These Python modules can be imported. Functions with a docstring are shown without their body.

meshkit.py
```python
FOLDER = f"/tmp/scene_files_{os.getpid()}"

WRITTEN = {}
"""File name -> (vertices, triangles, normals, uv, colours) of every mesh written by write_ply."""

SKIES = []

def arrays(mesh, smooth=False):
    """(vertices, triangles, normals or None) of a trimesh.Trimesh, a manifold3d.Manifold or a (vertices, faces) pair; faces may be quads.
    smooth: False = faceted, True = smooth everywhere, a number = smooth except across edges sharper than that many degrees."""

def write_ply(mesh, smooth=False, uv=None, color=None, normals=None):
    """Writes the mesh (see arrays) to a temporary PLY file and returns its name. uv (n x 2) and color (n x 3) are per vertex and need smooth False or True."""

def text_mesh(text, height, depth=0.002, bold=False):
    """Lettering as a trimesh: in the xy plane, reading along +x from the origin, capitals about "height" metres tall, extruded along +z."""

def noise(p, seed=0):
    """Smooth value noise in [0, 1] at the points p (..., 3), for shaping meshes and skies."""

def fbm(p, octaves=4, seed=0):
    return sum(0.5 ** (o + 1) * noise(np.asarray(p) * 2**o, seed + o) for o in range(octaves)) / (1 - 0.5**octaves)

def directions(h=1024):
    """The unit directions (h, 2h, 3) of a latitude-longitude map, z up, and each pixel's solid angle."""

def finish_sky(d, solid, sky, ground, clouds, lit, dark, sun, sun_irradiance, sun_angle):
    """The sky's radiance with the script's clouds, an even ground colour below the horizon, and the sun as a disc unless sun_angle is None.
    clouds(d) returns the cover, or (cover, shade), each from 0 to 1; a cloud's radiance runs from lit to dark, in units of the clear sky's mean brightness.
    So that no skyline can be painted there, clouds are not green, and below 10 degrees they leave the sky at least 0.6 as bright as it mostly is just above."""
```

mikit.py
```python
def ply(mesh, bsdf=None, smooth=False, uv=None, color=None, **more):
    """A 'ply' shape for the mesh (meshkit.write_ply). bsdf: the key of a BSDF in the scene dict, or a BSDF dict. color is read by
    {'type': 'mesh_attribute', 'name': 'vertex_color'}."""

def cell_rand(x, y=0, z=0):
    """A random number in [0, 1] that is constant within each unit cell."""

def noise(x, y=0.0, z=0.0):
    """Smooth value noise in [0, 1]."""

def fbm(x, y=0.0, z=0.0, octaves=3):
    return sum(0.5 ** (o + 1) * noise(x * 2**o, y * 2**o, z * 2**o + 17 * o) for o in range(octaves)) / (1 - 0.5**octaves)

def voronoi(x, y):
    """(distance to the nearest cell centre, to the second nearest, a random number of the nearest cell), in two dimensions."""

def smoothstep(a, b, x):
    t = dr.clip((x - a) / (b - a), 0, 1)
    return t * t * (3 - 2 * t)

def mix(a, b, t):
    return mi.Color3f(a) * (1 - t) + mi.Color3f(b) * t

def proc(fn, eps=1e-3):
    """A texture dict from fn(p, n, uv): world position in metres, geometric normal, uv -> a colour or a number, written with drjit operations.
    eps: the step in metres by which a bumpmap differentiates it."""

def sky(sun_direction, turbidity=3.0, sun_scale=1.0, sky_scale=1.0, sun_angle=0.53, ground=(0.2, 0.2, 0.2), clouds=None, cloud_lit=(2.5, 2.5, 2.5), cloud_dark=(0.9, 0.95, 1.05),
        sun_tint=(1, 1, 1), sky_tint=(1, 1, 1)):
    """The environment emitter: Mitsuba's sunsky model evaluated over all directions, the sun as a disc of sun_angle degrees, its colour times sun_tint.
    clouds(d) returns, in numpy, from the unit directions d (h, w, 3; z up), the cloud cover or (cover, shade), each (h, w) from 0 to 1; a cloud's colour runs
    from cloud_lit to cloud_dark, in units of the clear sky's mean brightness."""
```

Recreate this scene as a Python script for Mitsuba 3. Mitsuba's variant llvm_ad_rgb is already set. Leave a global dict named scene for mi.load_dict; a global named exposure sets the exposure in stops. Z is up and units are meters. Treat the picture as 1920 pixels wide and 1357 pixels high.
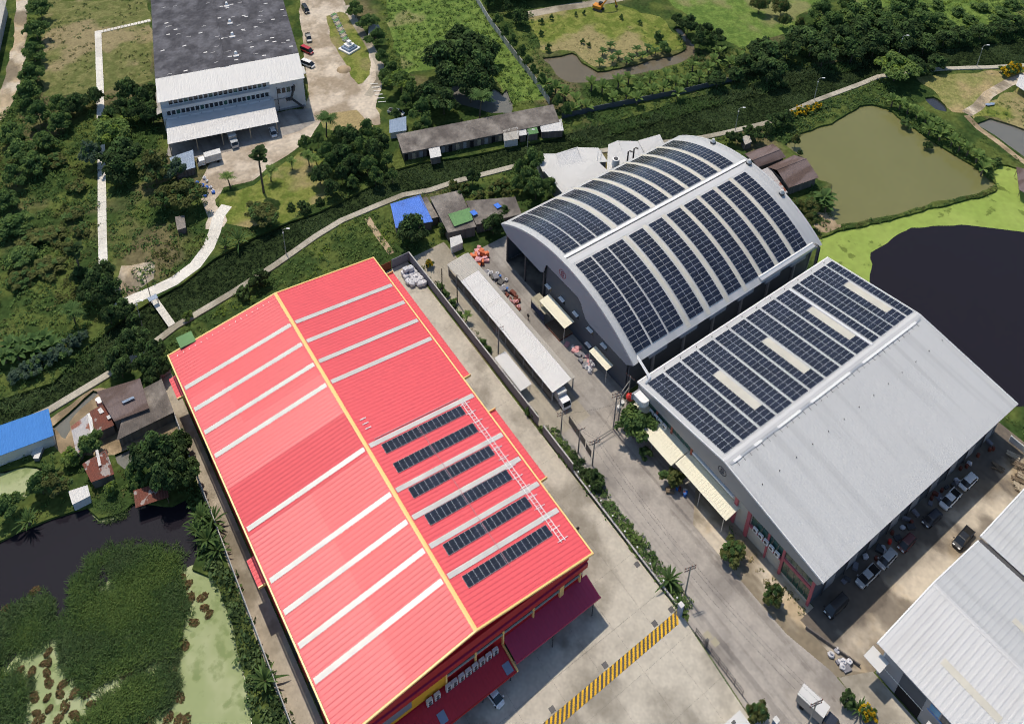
import math, random
import numpy as np, trimesh, mitsuba as mi, drjit as dr, mikit, meshkit, manifold3d as m3
import shapely, shapely.geometry as sg
from shapely.ops import unary_union

scene, labels = {}, {}
exposure = 1.42
T4 = mi.ScalarTransform4f
# ---------------------------------------------------------------- camera, sky
scene['camera'] = {'type': 'perspective', 'fov': 57.9968, 'fov_axis': 'x', 'near_clip': 1.0, 'far_clip': 9000.0,
    'principal_point_offset_x': 0.01927, 'principal_point_offset_y': 0.53979,
    'to_world': T4().look_at(origin=[0, 0, 175], target=[-0.716143, 0.493112, 174.506058], up=[-0.412644, 0.271631, 0.869449])}
SUN = (-0.453, 0.035, 1.0)
scene['daylight'] = mikit.sky(SUN, turbidity=4.5, sun_scale=0.92, sky_scale=1.3, sun_tint=(0.95, 1.0, 1.07), ground=(0.12, 0.14, 0.09))

# ---------------------------------------------------------------- materials
fbm, noise, sm, mix, cell, voro = mikit.fbm, mikit.noise, mikit.smoothstep, mikit.mix, mikit.cell_rand, mikit.voronoi
C3 = mi.Color3f
def rgb(c): return {'type': 'rgb', 'value': list(c)}
def mat(name, color, rough=0.6, spec=0.4, metal=0.0, two=True, **kw):
    col = mikit.proc(color) if callable(color) else rgb(color)
    b = {'type': 'principled', 'base_color': col, 'roughness': rough, 'specular': spec, 'metallic': metal, **kw}
    scene[name] = {'type': 'twosided', 'bsdf': b} if two else b
def diff(name, color):
    scene[name] = {'type': 'twosided', 'bsdf': {'type': 'diffuse', 'reflectance': mikit.proc(color) if callable(color) else rgb(color)}}
def worn(base, amt=0.15, s=0.12, dark=0.5):
    """A coat that varies from place to place: faint streaks and grime of its own."""
    b = C3(*base)
    def fn(p, n, uv):
        a = fbm(p.x * s, p.y * s, p.z * s, 4); d = fbm(p.x * 1.3, p.y * 1.3, p.z * 1.3, 2)
        return b * (1 - amt * (a - 0.35) * 1.6 - amt * 0.5 * (d - 0.5)) * (1 - dark * sm(0.66, 0.8, a) * amt)
    return fn
def streaky(base, dirt, axis='x', amt=0.5, s=0.9):
    def fn(p, n, uv):
        u, w = (p.x, p.y) if axis == 'x' else (p.y, p.x)
        a = fbm(u * 0.05, w * s, p.z * 0.1, 3); b = fbm(p.x * 0.09, p.y * 0.09, 3.0, 3)
        return mix(base, dirt, dr.clip(sm(0.5, 0.85, a) * amt + sm(0.55, 0.85, b) * amt * 0.6, 0, 1))
    return fn
def ground_col(p, n, uv):
    a = fbm(p.x / 23, p.y / 23, 0, 4); b = fbm(p.x / 5, p.y / 5, 7, 4); c = noise(p.x * 1.7, p.y * 1.7, 3)
    g = mix((0.04, 0.07, 0.022), (0.095, 0.125, 0.035), sm(0.35, 0.68, b))
    g = mix(g, (0.17, 0.14, 0.08), sm(0.56, 0.72, a) * 0.75)
    return g * (0.72 + 0.56 * c)
diff('ground_soil', ground_col)
def lawn(g1, g2, dry, k):
    def fn(p, n, uv):
        a = fbm(p.x / 11, p.y / 11, 2, 4); b = fbm(p.x / 1.8, p.y / 1.8, 5, 3)
        g = mix(g1, g2, sm(0.3, 0.7, b))
        return mix(g, dry, sm(0.62 - 0.3 * k, 0.8 - 0.3 * k, a) * 0.85) * (0.8 + 0.4 * noise(p.x * 2.2, p.y * 2.2))
    return fn
diff('field_grass', lawn((0.10, 0.165, 0.04), (0.15, 0.22, 0.055), (0.22, 0.22, 0.10), 0.15))
diff('yard_grass', lawn((0.12, 0.16, 0.035), (0.20, 0.22, 0.06), (0.30, 0.25, 0.13), 0.5))
diff('dry_grass', lawn((0.19, 0.20, 0.07), (0.26, 0.25, 0.10), (0.36, 0.28, 0.15), 0.6))
diff('meadow_grass', lawn((0.12, 0.14, 0.05), (0.18, 0.185, 0.075), (0.29, 0.24, 0.14), 0.45))
diff('dirt_yard', lambda p, n, uv: mix((0.34, 0.28, 0.21), (0.58, 0.51, 0.42), sm(0.3, 0.7, fbm(p.x / 6, p.y / 6, 1, 5))) * (0.85 + 0.3 * noise(p.x * 1.5, p.y * 1.5)))
diff('bare_earth', lambda p, n, uv: mix((0.22, 0.17, 0.11), (0.46, 0.36, 0.24), sm(0.3, 0.7, fbm(p.x / 4, p.y / 4, 1, 5))))
def concrete(light, dark, k=1.0, streak=0.0):
    def fn(p, n, uv):
        a = fbm(p.x / 7, p.y / 7, 1, 5); b = fbm(p.x / 1.3, p.y / 1.3, 4, 3); c = fbm(p.x / 34 + 0.6 * b, p.y / 0.9, 9, 3); e = noise(p.x * 3, p.y * 3)
        v = sm(0.42, 0.72, a) * 0.55 + (b - 0.4) * 0.35 + streak * sm(0.5, 0.75, c)
        return mix(light, dark, dr.clip(v * k, 0, 1)) * (0.93 + 0.14 * e)
    return fn
diff('yard_concrete', concrete((0.51, 0.475, 0.405), (0.22, 0.20, 0.165), 1.3))
diff('side_concrete', concrete((0.42, 0.38, 0.31), (0.17, 0.15, 0.11), 1.3))
diff('road_concrete', concrete((0.40, 0.37, 0.335), (0.18, 0.165, 0.155), 1.05, 0.42))
diff('soi_concrete', concrete((0.40, 0.365, 0.30), (0.25, 0.225, 0.18), 1.0, 0.3))
diff('works_concrete', concrete((0.36, 0.34, 0.315), (0.19, 0.175, 0.165), 1.1, 0.25))
diff('path_concrete', concrete((0.74, 0.72, 0.66), (0.52, 0.49, 0.43), 0.8))
diff('embankment_concrete', concrete((0.45, 0.42, 0.35), (0.22, 0.20, 0.15), 1.1))
diff('parking_earth', lambda p, n, uv: mix(mix((0.46, 0.37, 0.25), (0.56, 0.50, 0.41), sm(0.35, 0.65, fbm(p.x / 5, p.y / 5, 3, 4))), (0.20, 0.17, 0.125), sm(0.42, 0.66, fbm(p.x / 11, p.y / 5, 1, 5)) * 0.9) * (0.88 + 0.24 * noise(p.x * 2, p.y * 2)))
diff('oil_stain', (0.22, 0.205, 0.18))
diff('car_park_ground', lambda p, n, uv: mix(mix((0.46, 0.37, 0.25), (0.56, 0.50, 0.41), sm(0.35, 0.65, fbm(p.x / 5, p.y / 5, 3, 4))), (0.15, 0.13, 0.11), dr.clip(sm(0.40, 0.66, fbm(p.x / 9, p.y / 6, 1, 5)) * 0.8 + sm(-29.5, -35.0, p.x + 7 * (fbm(p.x / 5, p.y / 5, 8, 4) - 0.5)) * 0.85, 0, 1)) * (0.86 + 0.28 * fbm(p.x * 1.6, p.y * 1.6, 1, 2)))  # earth with stains; the wall's shade is also put into the colour near it
diff('shaded_floor', lambda p, n, uv: mix((0.10, 0.092, 0.085), (0.22, 0.195, 0.165), sm(0.35, 0.7, fbm(p.x / 3, p.y / 3, 2, 5))))  # dark mottled tone standing for the shade inside the arched hall
mat('pond_dark', (0.017, 0.015, 0.021), 0.06, 0.16)
mat('pond_olive', lambda p, n, uv: mix((0.150, 0.152, 0.058), (0.18, 0.178, 0.072), fbm(p.x / 20, p.y / 20, 1, 3)), 0.2, 0.35)
mat('pond_brown', lambda p, n, uv: mix((0.125, 0.105, 0.07), (0.155, 0.135, 0.095), fbm(p.x / 9, p.y / 9, 1, 3)), 0.15, 0.4)
mat('pond_grey', (0.15, 0.15, 0.135), 0.12, 0.45)
mat('pond_blue', (0.035, 0.04, 0.05), 0.08, 0.6)
diff('duckweed_pale', lambda p, n, uv: mix(mix((0.30, 0.355, 0.175), (0.38, 0.42, 0.24), sm(0.35, 0.65, fbm(p.x / 6, p.y / 6, 2, 4))), (0.16, 0.22, 0.08), sm(0.5, 0.72, fbm(p.x / 1.6, p.y / 1.6, 5, 4)) * 0.6))
diff('duckweed_bright', lambda p, n, uv: mix((0.24, 0.335, 0.075), (0.31, 0.39, 0.105), fbm(p.x / 7, p.y / 7, 2, 4)) * (0.86 + 0.28 * fbm(p.x / 1.2, p.y / 1.2, 6, 3)) * (1 - 0.45 * sm(0.68, 0.78, fbm(p.x / 2.2, p.y / 2.2, 9, 4))))
diff('sun_glint', lambda p, n, uv: mix((0.30, 0.31, 0.38), (0.75, 0.76, 0.82), sm(0.4, 0.6, fbm(p.x / 1.5, p.y / 1.5, 2, 5))))  # unused; pale patches picturing sun glint on the pond water
# metals and coats
mat('red_sheet', worn((0.74, 0.085, 0.105), 0.07, 0.05), 0.47, 0.5)
mat('red_sheet_dull', worn((0.72, 0.095, 0.115), 0.09, 0.05), 0.58, 0.3)
mat('red_sheet_bright', worn((0.75, 0.10, 0.12), 0.07, 0.05), 0.44, 0.52)
mat('red_sheet_shade', worn((0.50, 0.022, 0.045), 0.10), 0.45, 0.4)  # darker copy of red_sheet, with the canopy's shade put into the colour
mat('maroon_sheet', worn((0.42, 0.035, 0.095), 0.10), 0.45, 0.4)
mat('red_wall', worn((0.40, 0.012, 0.02), 0.1), 0.5, 0.4)
mat('yellow_trim', (0.82, 0.56, 0.20), 0.4, 0.5)
mat('yellow_wall', worn((0.66, 0.34, 0.03), 0.1), 0.6, 0.3)
mat('skylight', lambda p, n, uv: C3(0.58, 0.565, 0.54) * (0.88 + 0.2 * fbm(p.x / 2, p.y / 2, 3, 3)), 0.35, 0.5)
mat('cream_skylight', lambda p, n, uv: C3(0.52, 0.50, 0.43) * (0.9 + 0.2 * fbm(p.x / 2, p.y / 2, 3, 3)), 0.45, 0.4)
def grey_roof(p, n, uv):
    a = fbm(p.x / 30, p.y / 1.6, 3, 3); b = fbm(p.x / 9, p.y / 9, 1, 4)
    return C3(0.475, 0.485, 0.49) * (1.02 - 0.10 * sm(0.45, 0.75, a) - 0.08 * b)
mat('grey_sheet', grey_roof, 0.42, 0.5)
mat('pale_sheet', streaky((0.53, 0.535, 0.54), (0.42, 0.415, 0.41), 'y', 0.35), 0.45, 0.5)
mat('weathered_sheet', streaky((0.42, 0.40, 0.36), (0.24, 0.22, 0.19), 'x', 0.7), 0.6, 0.4)
mat('white_sheet', streaky((0.58, 0.58, 0.57), (0.44, 0.43, 0.41), 'x', 0.35), 0.5, 0.4)
mat('cream_sheet', streaky((0.70, 0.67, 0.52), (0.52, 0.49, 0.38), 'x', 0.4), 0.5, 0.4)
mat('drab_sheet', streaky((0.36, 0.33, 0.24), (0.22, 0.20, 0.15), 'x', 0.6), 0.6, 0.3)
mat('blue_sheet', worn((0.07, 0.24, 0.62), 0.12, 0.2), 0.75, 0.2)
mat('blue_tarp', worn((0.04, 0.17, 0.66), 0.25, 0.35), 0.5, 0.4)
mat('green_sheet', worn((0.10, 0.24, 0.08), 0.25, 0.3), 0.6, 0.4)
mat('teal_sheet', worn((0.02, 0.20, 0.10), 0.15, 0.3), 0.5, 0.4)
mat('dusty_blue_sheet', worn((0.22, 0.30, 0.42), 0.2, 0.3), 0.5, 0.4)
mat('fibre_cement', lambda p, n, uv: mix((0.07, 0.07, 0.08), (0.13, 0.13, 0.145), sm(0.3, 0.75, fbm(p.x / 3, p.y / 3, 2, 5))) * (0.8 + 0.4 * noise(p.x * 1.4, p.y * 1.4)), 0.85, 0.2)
mat('old_fibre_cement', lambda p, n, uv: mix((0.13, 0.115, 0.105), (0.26, 0.235, 0.21), sm(0.3, 0.75, fbm(p.x / 4, p.y / 4, 2, 5))) * (0.8 + 0.4 * noise(p.x * 1.2, p.y * 1.2)), 0.85, 0.2)
mat('rust_sheet', lambda p, n, uv: mix(mix((0.20, 0.055, 0.035), (0.13, 0.06, 0.045), fbm(p.x, p.y, 1, 3)), (0.42, 0.40, 0.38), sm(0.6, 0.68, fbm(p.x / 1.2, p.y / 1.2, 6, 4)) * 0.7), 0.75, 0.3)
mat('rusty_brown_sheet', lambda p, n, uv: mix((0.17, 0.13, 0.125), (0.11, 0.075, 0.065), sm(0.35, 0.65, fbm(p.x / 2, p.y / 5, 1, 4))), 0.75, 0.3)
mat('silver_rust_sheet', lambda p, n, uv: mix((0.40, 0.39, 0.40), (0.24, 0.08, 0.05), sm(0.5, 0.62, fbm(p.x / 1.5, p.y / 2.5, 1, 4))), 0.6, 0.4)
mat('patch_white', (0.62, 0.61, 0.60), 0.6, 0.3)
mat('grey_wall', worn((0.30, 0.31, 0.33), 0.12, 0.15), 0.6, 0.3)
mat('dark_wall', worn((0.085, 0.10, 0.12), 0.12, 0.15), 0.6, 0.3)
mat('gable_sheet', worn((0.30, 0.325, 0.36), 0.06, 0.1), 0.5, 0.4)
mat('fascia_grey', worn((0.30, 0.30, 0.295), 0.08, 0.1), 0.5, 0.4)
mat('cream_wall', worn((0.52, 0.50, 0.43), 0.15, 0.2), 0.7, 0.3)
mat('white_wall', worn((0.62, 0.63, 0.63), 0.18, 0.2), 0.7, 0.3)
mat('block_wall', worn((0.20, 0.20, 0.235), 0.2, 0.15), 0.75, 0.2)
mat('pale_block_wall', worn((0.46, 0.45, 0.43), 0.25, 0.15), 0.75, 0.2)
mat('board_wall', lambda p, n, uv: mix((0.10, 0.09, 0.085), (0.20, 0.18, 0.165), noise(p.x * 2.3, p.y * 2.3, p.z * 0.2)), 0.85, 0.2)
mat('rust_fence', lambda p, n, uv: mix((0.26, 0.075, 0.03), (0.15, 0.05, 0.03), fbm(p.x, p.y, p.z, 3)), 0.8, 0.2)
mat('pink_column', (0.46, 0.12, 0.14), 0.6, 0.3)
mat('brown_column', (0.34, 0.10, 0.07), 0.6, 0.3)
mat('teal_glass', lambda p, n, uv: mix((0.015, 0.06, 0.055), (0.03, 0.10, 0.075), noise(p.x * 0.6, p.y * 0.6, p.z)), 0.12, 0.6)
mat('dark_glass', (0.02, 0.024, 0.03), 0.08, 0.6)
mat('blue_glass', (0.03, 0.22, 0.42), 0.12, 0.6)
mat('void', (0.02, 0.02, 0.022), 0.9, 0.1)
mat('white_paint', (0.78, 0.78, 0.77), 0.4, 0.5)
mat('off_white', worn((0.60, 0.60, 0.58), 0.2, 0.8), 0.5, 0.4)
mat('logo_dark', (0.03, 0.035, 0.05), 0.5, 0.4)
mat('logo_red', (0.32, 0.06, 0.08), 0.5, 0.4)
mat('steel', (0.55, 0.56, 0.57), 0.35, 0.5, 0.6)
mat('alloy', (0.72, 0.72, 0.73), 0.4, 0.5, 0.3)
mat('dark_steel', (0.07, 0.07, 0.075), 0.5, 0.4)
mat('pole_concrete', (0.27, 0.26, 0.24), 0.8, 0.2)
mat('dark_pole', (0.07, 0.06, 0.05), 0.8, 0.2)
mat('lamp_post_paint', (0.36, 0.38, 0.33), 0.5, 0.4)
mat('timber', worn((0.20, 0.155, 0.11), 0.3, 0.6), 0.85, 0.2)
mat('pale_timber', worn((0.42, 0.36, 0.27), 0.25, 0.6), 0.8, 0.2)
mat('rubber', (0.018, 0.018, 0.018), 0.8, 0.2)
mat('orange_paint', (0.62, 0.16, 0.06), 0.6, 0.4)
mat('excavator_orange', (0.60, 0.24, 0.03), 0.5, 0.4)
mat('sack_white', worn((0.62, 0.62, 0.65), 0.3, 0.9), 0.8, 0.2)
mat('blue_plastic', (0.02, 0.13, 0.45), 0.4, 0.5)
mat('red_plastic', (0.55, 0.04, 0.03), 0.35, 0.5)
mat('pink_plastic', (0.60, 0.30, 0.32), 0.6, 0.4)
mat('brown_scrap', (0.16, 0.05, 0.035), 0.7, 0.3)
mat('grey_scrap', (0.20, 0.20, 0.23), 0.6, 0.4)
mat('warn_yellow', lambda p, n, uv: C3(0.70, 0.42, 0.03) * (0.75 + 0.4 * fbm(p.x, p.y, 1, 3)), 0.7, 0.2)
mat('warn_dark', lambda p, n, uv: C3(0.085, 0.07, 0.055) * (0.8 + 0.6 * fbm(p.x, p.y, 4, 3)), 0.7, 0.2)
for nm, c in dict(white=(0.74, 0.75, 0.76), silver=(0.40, 0.42, 0.44), black=(0.012, 0.013, 0.016), red=(0.42, 0.02, 0.035), navy=(0.015, 0.02, 0.035), darkred=(0.10, 0.02, 0.025), grey=(0.25, 0.25, 0.24), drab=(0.30, 0.29, 0.26)).items():
    mat('car_' + nm, c, 0.25, 0.6, 0.0, clearcoat=0.7, clearcoat_gloss=0.9)
mat('skin', (0.28, 0.15, 0.10), 0.6, 0.3)
mat('cloth_dark', (0.035, 0.035, 0.04), 0.9, 0.1)
mat('cloth_blue', (0.06, 0.07, 0.12), 0.9, 0.1)
def panel_fn(p, n, uv):
    u, v = uv.x, uv.y      # u across 2.08 m, v across 1.04 m
    e = dr.minimum(dr.minimum(u, 1 - u) * 2.08, dr.minimum(v, 1 - v) * 1.04)
    frame = 1 - sm(0.016, 0.026, e)
    cu, cv = u * 12 - dr.floor(u * 12), v * 6 - dr.floor(v * 6)
    g = dr.minimum(dr.minimum(cu, 1 - cu), dr.minimum(cv, 1 - cv))
    line = (1 - sm(0.02, 0.05, g)) * 0.4
    mid = 1 - sm(0.012, 0.02, dr.abs(u - 0.5) * 2.08)
    tone = 0.75 + 0.5 * cell(dr.floor(p.x * 0.47), dr.floor(p.y * 0.47), 1)
    c = mix(C3(0.011, 0.015, 0.030) * tone, (0.05, 0.06, 0.085), line)
    c = mix(c, (0.14, 0.15, 0.18), mid * 0.7)
    return mix(c, (0.62, 0.63, 0.65), frame)
mat('solar', panel_fn, 0.16, 0.45)
leafcol = {'type': 'mesh_attribute', 'name': 'vertex_color'}
diff('weed_mat', lambda p, n, uv: mix((0.022, 0.038, 0.016), (0.04, 0.06, 0.022), fbm(p.x / 2, p.y / 2, 1, 3)))
diff('island_mat', lambda p, n, uv: mix((0.065, 0.105, 0.045), (0.11, 0.155, 0.06), fbm(p.x / 2, p.y / 2, 1, 3)))
scene['leaf'] = {'type': 'principledthin', 'base_color': leafcol, 'roughness': 0.6, 'diff_trans': 0.55, 'spec_trans': 0.0, 'eta': 1.3}
diff('bark', lambda p, n, uv: mix((0.10, 0.08, 0.06), (0.20, 0.17, 0.13), noise(p.x * 4, p.y * 4, p.z * 1.5)))

# ---------------------------------------------------------------- helpers
used = {}
def num(name):
    k = used.get(name, 0); used[name] = k + 1
    return name if k == 0 else '%s_%03d' % (name, k)
def tag(key, label=None, cat=None, group=None, kind=None):
    d = labels.setdefault(key, {})
    for a, b in (('label', label), ('category', cat), ('group', group), ('kind', kind)):
        if b: d[a] = b
    return key
def thing(name, label, cat, group=None, kind=None):
    return tag(num(name), label, cat, group, kind)
def put(name, mesh, bsdf, parent=None, smooth=False, label=None, kind=None, **kw):
    key = num(parent + '__' + name) if parent else num(name)
    if isinstance(mesh, MB): mesh = mesh.mesh()
    scene[key] = mikit.ply(mesh, bsdf, smooth=smooth, **kw)
    if label or kind: tag(key, label, kind=kind)
    return key
def struct(name, mesh, bsdf, smooth=False, **kw):
    k = put(name, mesh, bsdf, None, smooth, **kw); tag(k, kind='structure'); return k
def mat4(x, y, z, yaw=0.0, s=(1, 1, 1), tilt=None):
    c, q = math.cos(yaw), math.sin(yaw)
    m = np.array([[c * s[0], -q * s[1], 0, x], [q * s[0], c * s[1], 0, y], [0, 0, s[2], z], [0, 0, 0, 1.0]])
    return m
def place(key, group, m):
    scene[key] = {'type': 'instance', 'sg': {'type': 'ref', 'id': group}, 'to_world': T4(m)}
    return key
class MB:
    """Collects pieces of one mesh. T = (ox, oy, yaw): a local frame."""
    def __init__(s, T=None): s.v, s.f, s.n, s.T = [], [], 0, T
    def add(s, v, f):
        v = np.asarray(v, float).reshape(-1, 3).copy()
        if s.T is not None:
            ox, oy, yw = s.T; c, q = math.cos(yw), math.sin(yw)
            v[:, :2] = np.c_[ox + c * v[:, 0] - q * v[:, 1], oy + q * v[:, 0] + c * v[:, 1]]
        s.v.append(v); s.f.append(np.asarray(f, int).reshape(-1, 3) + s.n); s.n += len(v); return s
    def box(s, x0, x1, y0, y1, z0, z1):
        v = [(x, y, z) for x in (x0, x1) for y in (y0, y1) for z in (z0, z1)]
        return s.add(v, [[0, 1, 3], [0, 3, 2], [4, 6, 7], [4, 7, 5], [0, 4, 5], [0, 5, 1], [2, 3, 7], [2, 7, 6], [0, 2, 6], [0, 6, 4], [1, 5, 7], [1, 7, 3]])
    def slab(s, pts, t):
        """A plate: the 3-D outline pts (counter-clockwise from above), t thick downwards."""
        p = np.asarray(pts, float); n = len(p); q = p - [0, 0, t]
        f = [[0, i, i + 1] for i in range(1, n - 1)] + [[n, n + i + 1, n + i] for i in range(1, n - 1)]
        for i in range(n): j = (i + 1) % n; f += [[i, n + i, n + j], [i, n + j, j]]
        return s.add(np.vstack([p, q]), f)
    def wall(s, pts, nrm, t):
        """A plate in any plane: outline pts, t thick along -nrm."""
        p = np.asarray(pts, float); n = len(p); q = p - np.asarray(nrm, float) * t
        f = [[0, i, i + 1] for i in range(1, n - 1)] + [[n, n + i + 1, n + i] for i in range(1, n - 1)]
        for i in range(n): j = (i + 1) % n; f += [[i, n + i, n + j], [i, n + j, j]]
        return s.add(np.vstack([p, q]), f)
    def tri(s, mesh): return s.add(mesh.vertices, mesh.faces)
    def extrude(s, poly, z0, z1, engine='earcut'):
        for g in getattr(poly, 'geoms', [poly]):
            if g.area < 1e-3: continue
            m = trimesh.creation.extrude_polygon(g, z1 - z0, engine=engine); m.apply_translation([0, 0, z0]); s.tri(m)
        return s
    def tube(s, pts, r, sides=6):
        from_p = np.asarray(pts, float); r = np.broadcast_to(r, (len(from_p),))
        t = np.gradient(from_p, axis=0); t /= np.linalg.norm(t, axis=1, keepdims=True) + 1e-9
        a = np.cross(t, np.where(np.abs(t[:, 2:]) < 0.9, [0, 0, 1.0], [1.0, 0, 0])); a /= np.linalg.norm(a, axis=1, keepdims=True) + 1e-9
        b = np.cross(t, a); ang = np.arange(sides) * 2 * np.pi / sides
        v = from_p[:, None] + r[:, None, None] * (np.cos(ang)[None, :, None] * a[:, None] + np.sin(ang)[None, :, None] * b[:, None])
        i, j = np.meshgrid(np.arange(len(from_p) - 1), np.arange(sides), indexing='ij')
        q = np.stack([i * sides + j, i * sides + (j + 1) % sides, (i + 1) * sides + (j + 1) % sides, (i + 1) * sides + j], -1).reshape(-1, 4)
        f = np.vstack([q[:, [0, 1, 2]], q[:, [0, 2, 3]]]); e = (len(from_p) - 1) * sides
        caps = [[0, k + 1, k] for k in range(1, sides - 1)] + [[e, e + k, e + k + 1] for k in range(1, sides - 1)]
        return s.add(v.reshape(-1, 3), np.vstack([f, caps]))
    def hull(s, pts):
        h = trimesh.convex.convex_hull(np.asarray(pts, float)); return s.add(h.vertices, h.faces)
    def cyl(s, x, y, z0, z1, r, sides=12, r1=None):
        a = np.arange(sides) * 2 * np.pi / sides; r1 = r if r1 is None else r1
        v = np.vstack([np.c_[x + r * np.cos(a), y + r * np.sin(a), a * 0 + z0], np.c_[x + r1 * np.cos(a), y + r1 * np.sin(a), a * 0 + z1]])
        f = []
        for k in range(sides):
            j = (k + 1) % sides; f += [[k, j, sides + j], [k, sides + j, sides + k]]
        f += [[0, k + 1, k] for k in range(1, sides - 1)] + [[sides, sides + k, sides + k + 1] for k in range(1, sides - 1)]
        return s.add(v, f)
    def mesh(s): return np.vstack(s.v), np.vstack(s.f)
def ribbed(e0, e1, r0, r1, pitch=0.4, hgt=0.04, t=0.06, T=None, wave=False):
    """A profiled metal roof sheet: eave e0-e1, ridge r0-r1; ribs run from eave to ridge."""
    e0, e1, r0, r1 = (np.asarray(q, float) for q in (e0, e1, r0, r1))
    L = np.linalg.norm(e1 - e0); n = max(1, int(round(L / pitch)))
    prof = [(0.0, 0), (0.5, 0), (0.62, 1), (0.88, 1)] if not wave else [(0, 0), (0.25, 0.5), (0.5, 1), (0.75, 0.5)]
    u = [(k + a) / n for k in range(n) for a, _ in prof] + [1.0]; h = [b * hgt for k in range(n) for _, b in prof] + [0]
    u, h = np.array(u)[:, None], np.array(h)[:, None]
    nrm = np.cross(e1 - e0, r0 - e0); nrm /= np.linalg.norm(nrm); nrm = nrm if nrm[2] > 0 else -nrm
    lo = e0 + (e1 - e0) * u + nrm * h; hi = r0 + (r1 - r0) * u + nrm * h; m = len(u)
    v = np.vstack([lo, hi]); f = []
    for k in range(m - 1): f += [[k, k + 1, m + k + 1], [k, m + k + 1, m + k]]
    o = MB(T); o.add(v, f)
    b = np.array([e0, e1, r1, r0]) - nrm * t
    if np.cross(e1 - e0, r0 - e0)[2] < 0: b = b[::-1]
    o.slab(b + nrm * (t - 0.004), t)
    return o
P = sg.Polygon
def poly(pts): return P(pts).buffer(0)
def sheet(name, pg, z, bsdf, t=0.02, kind='structure', label=None, cat=None, uvs=None):
    o = MB(); o.extrude(pg, z - t, z); k = put(name, o, bsdf); tag(k, label, cat, kind=kind); return k
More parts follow.
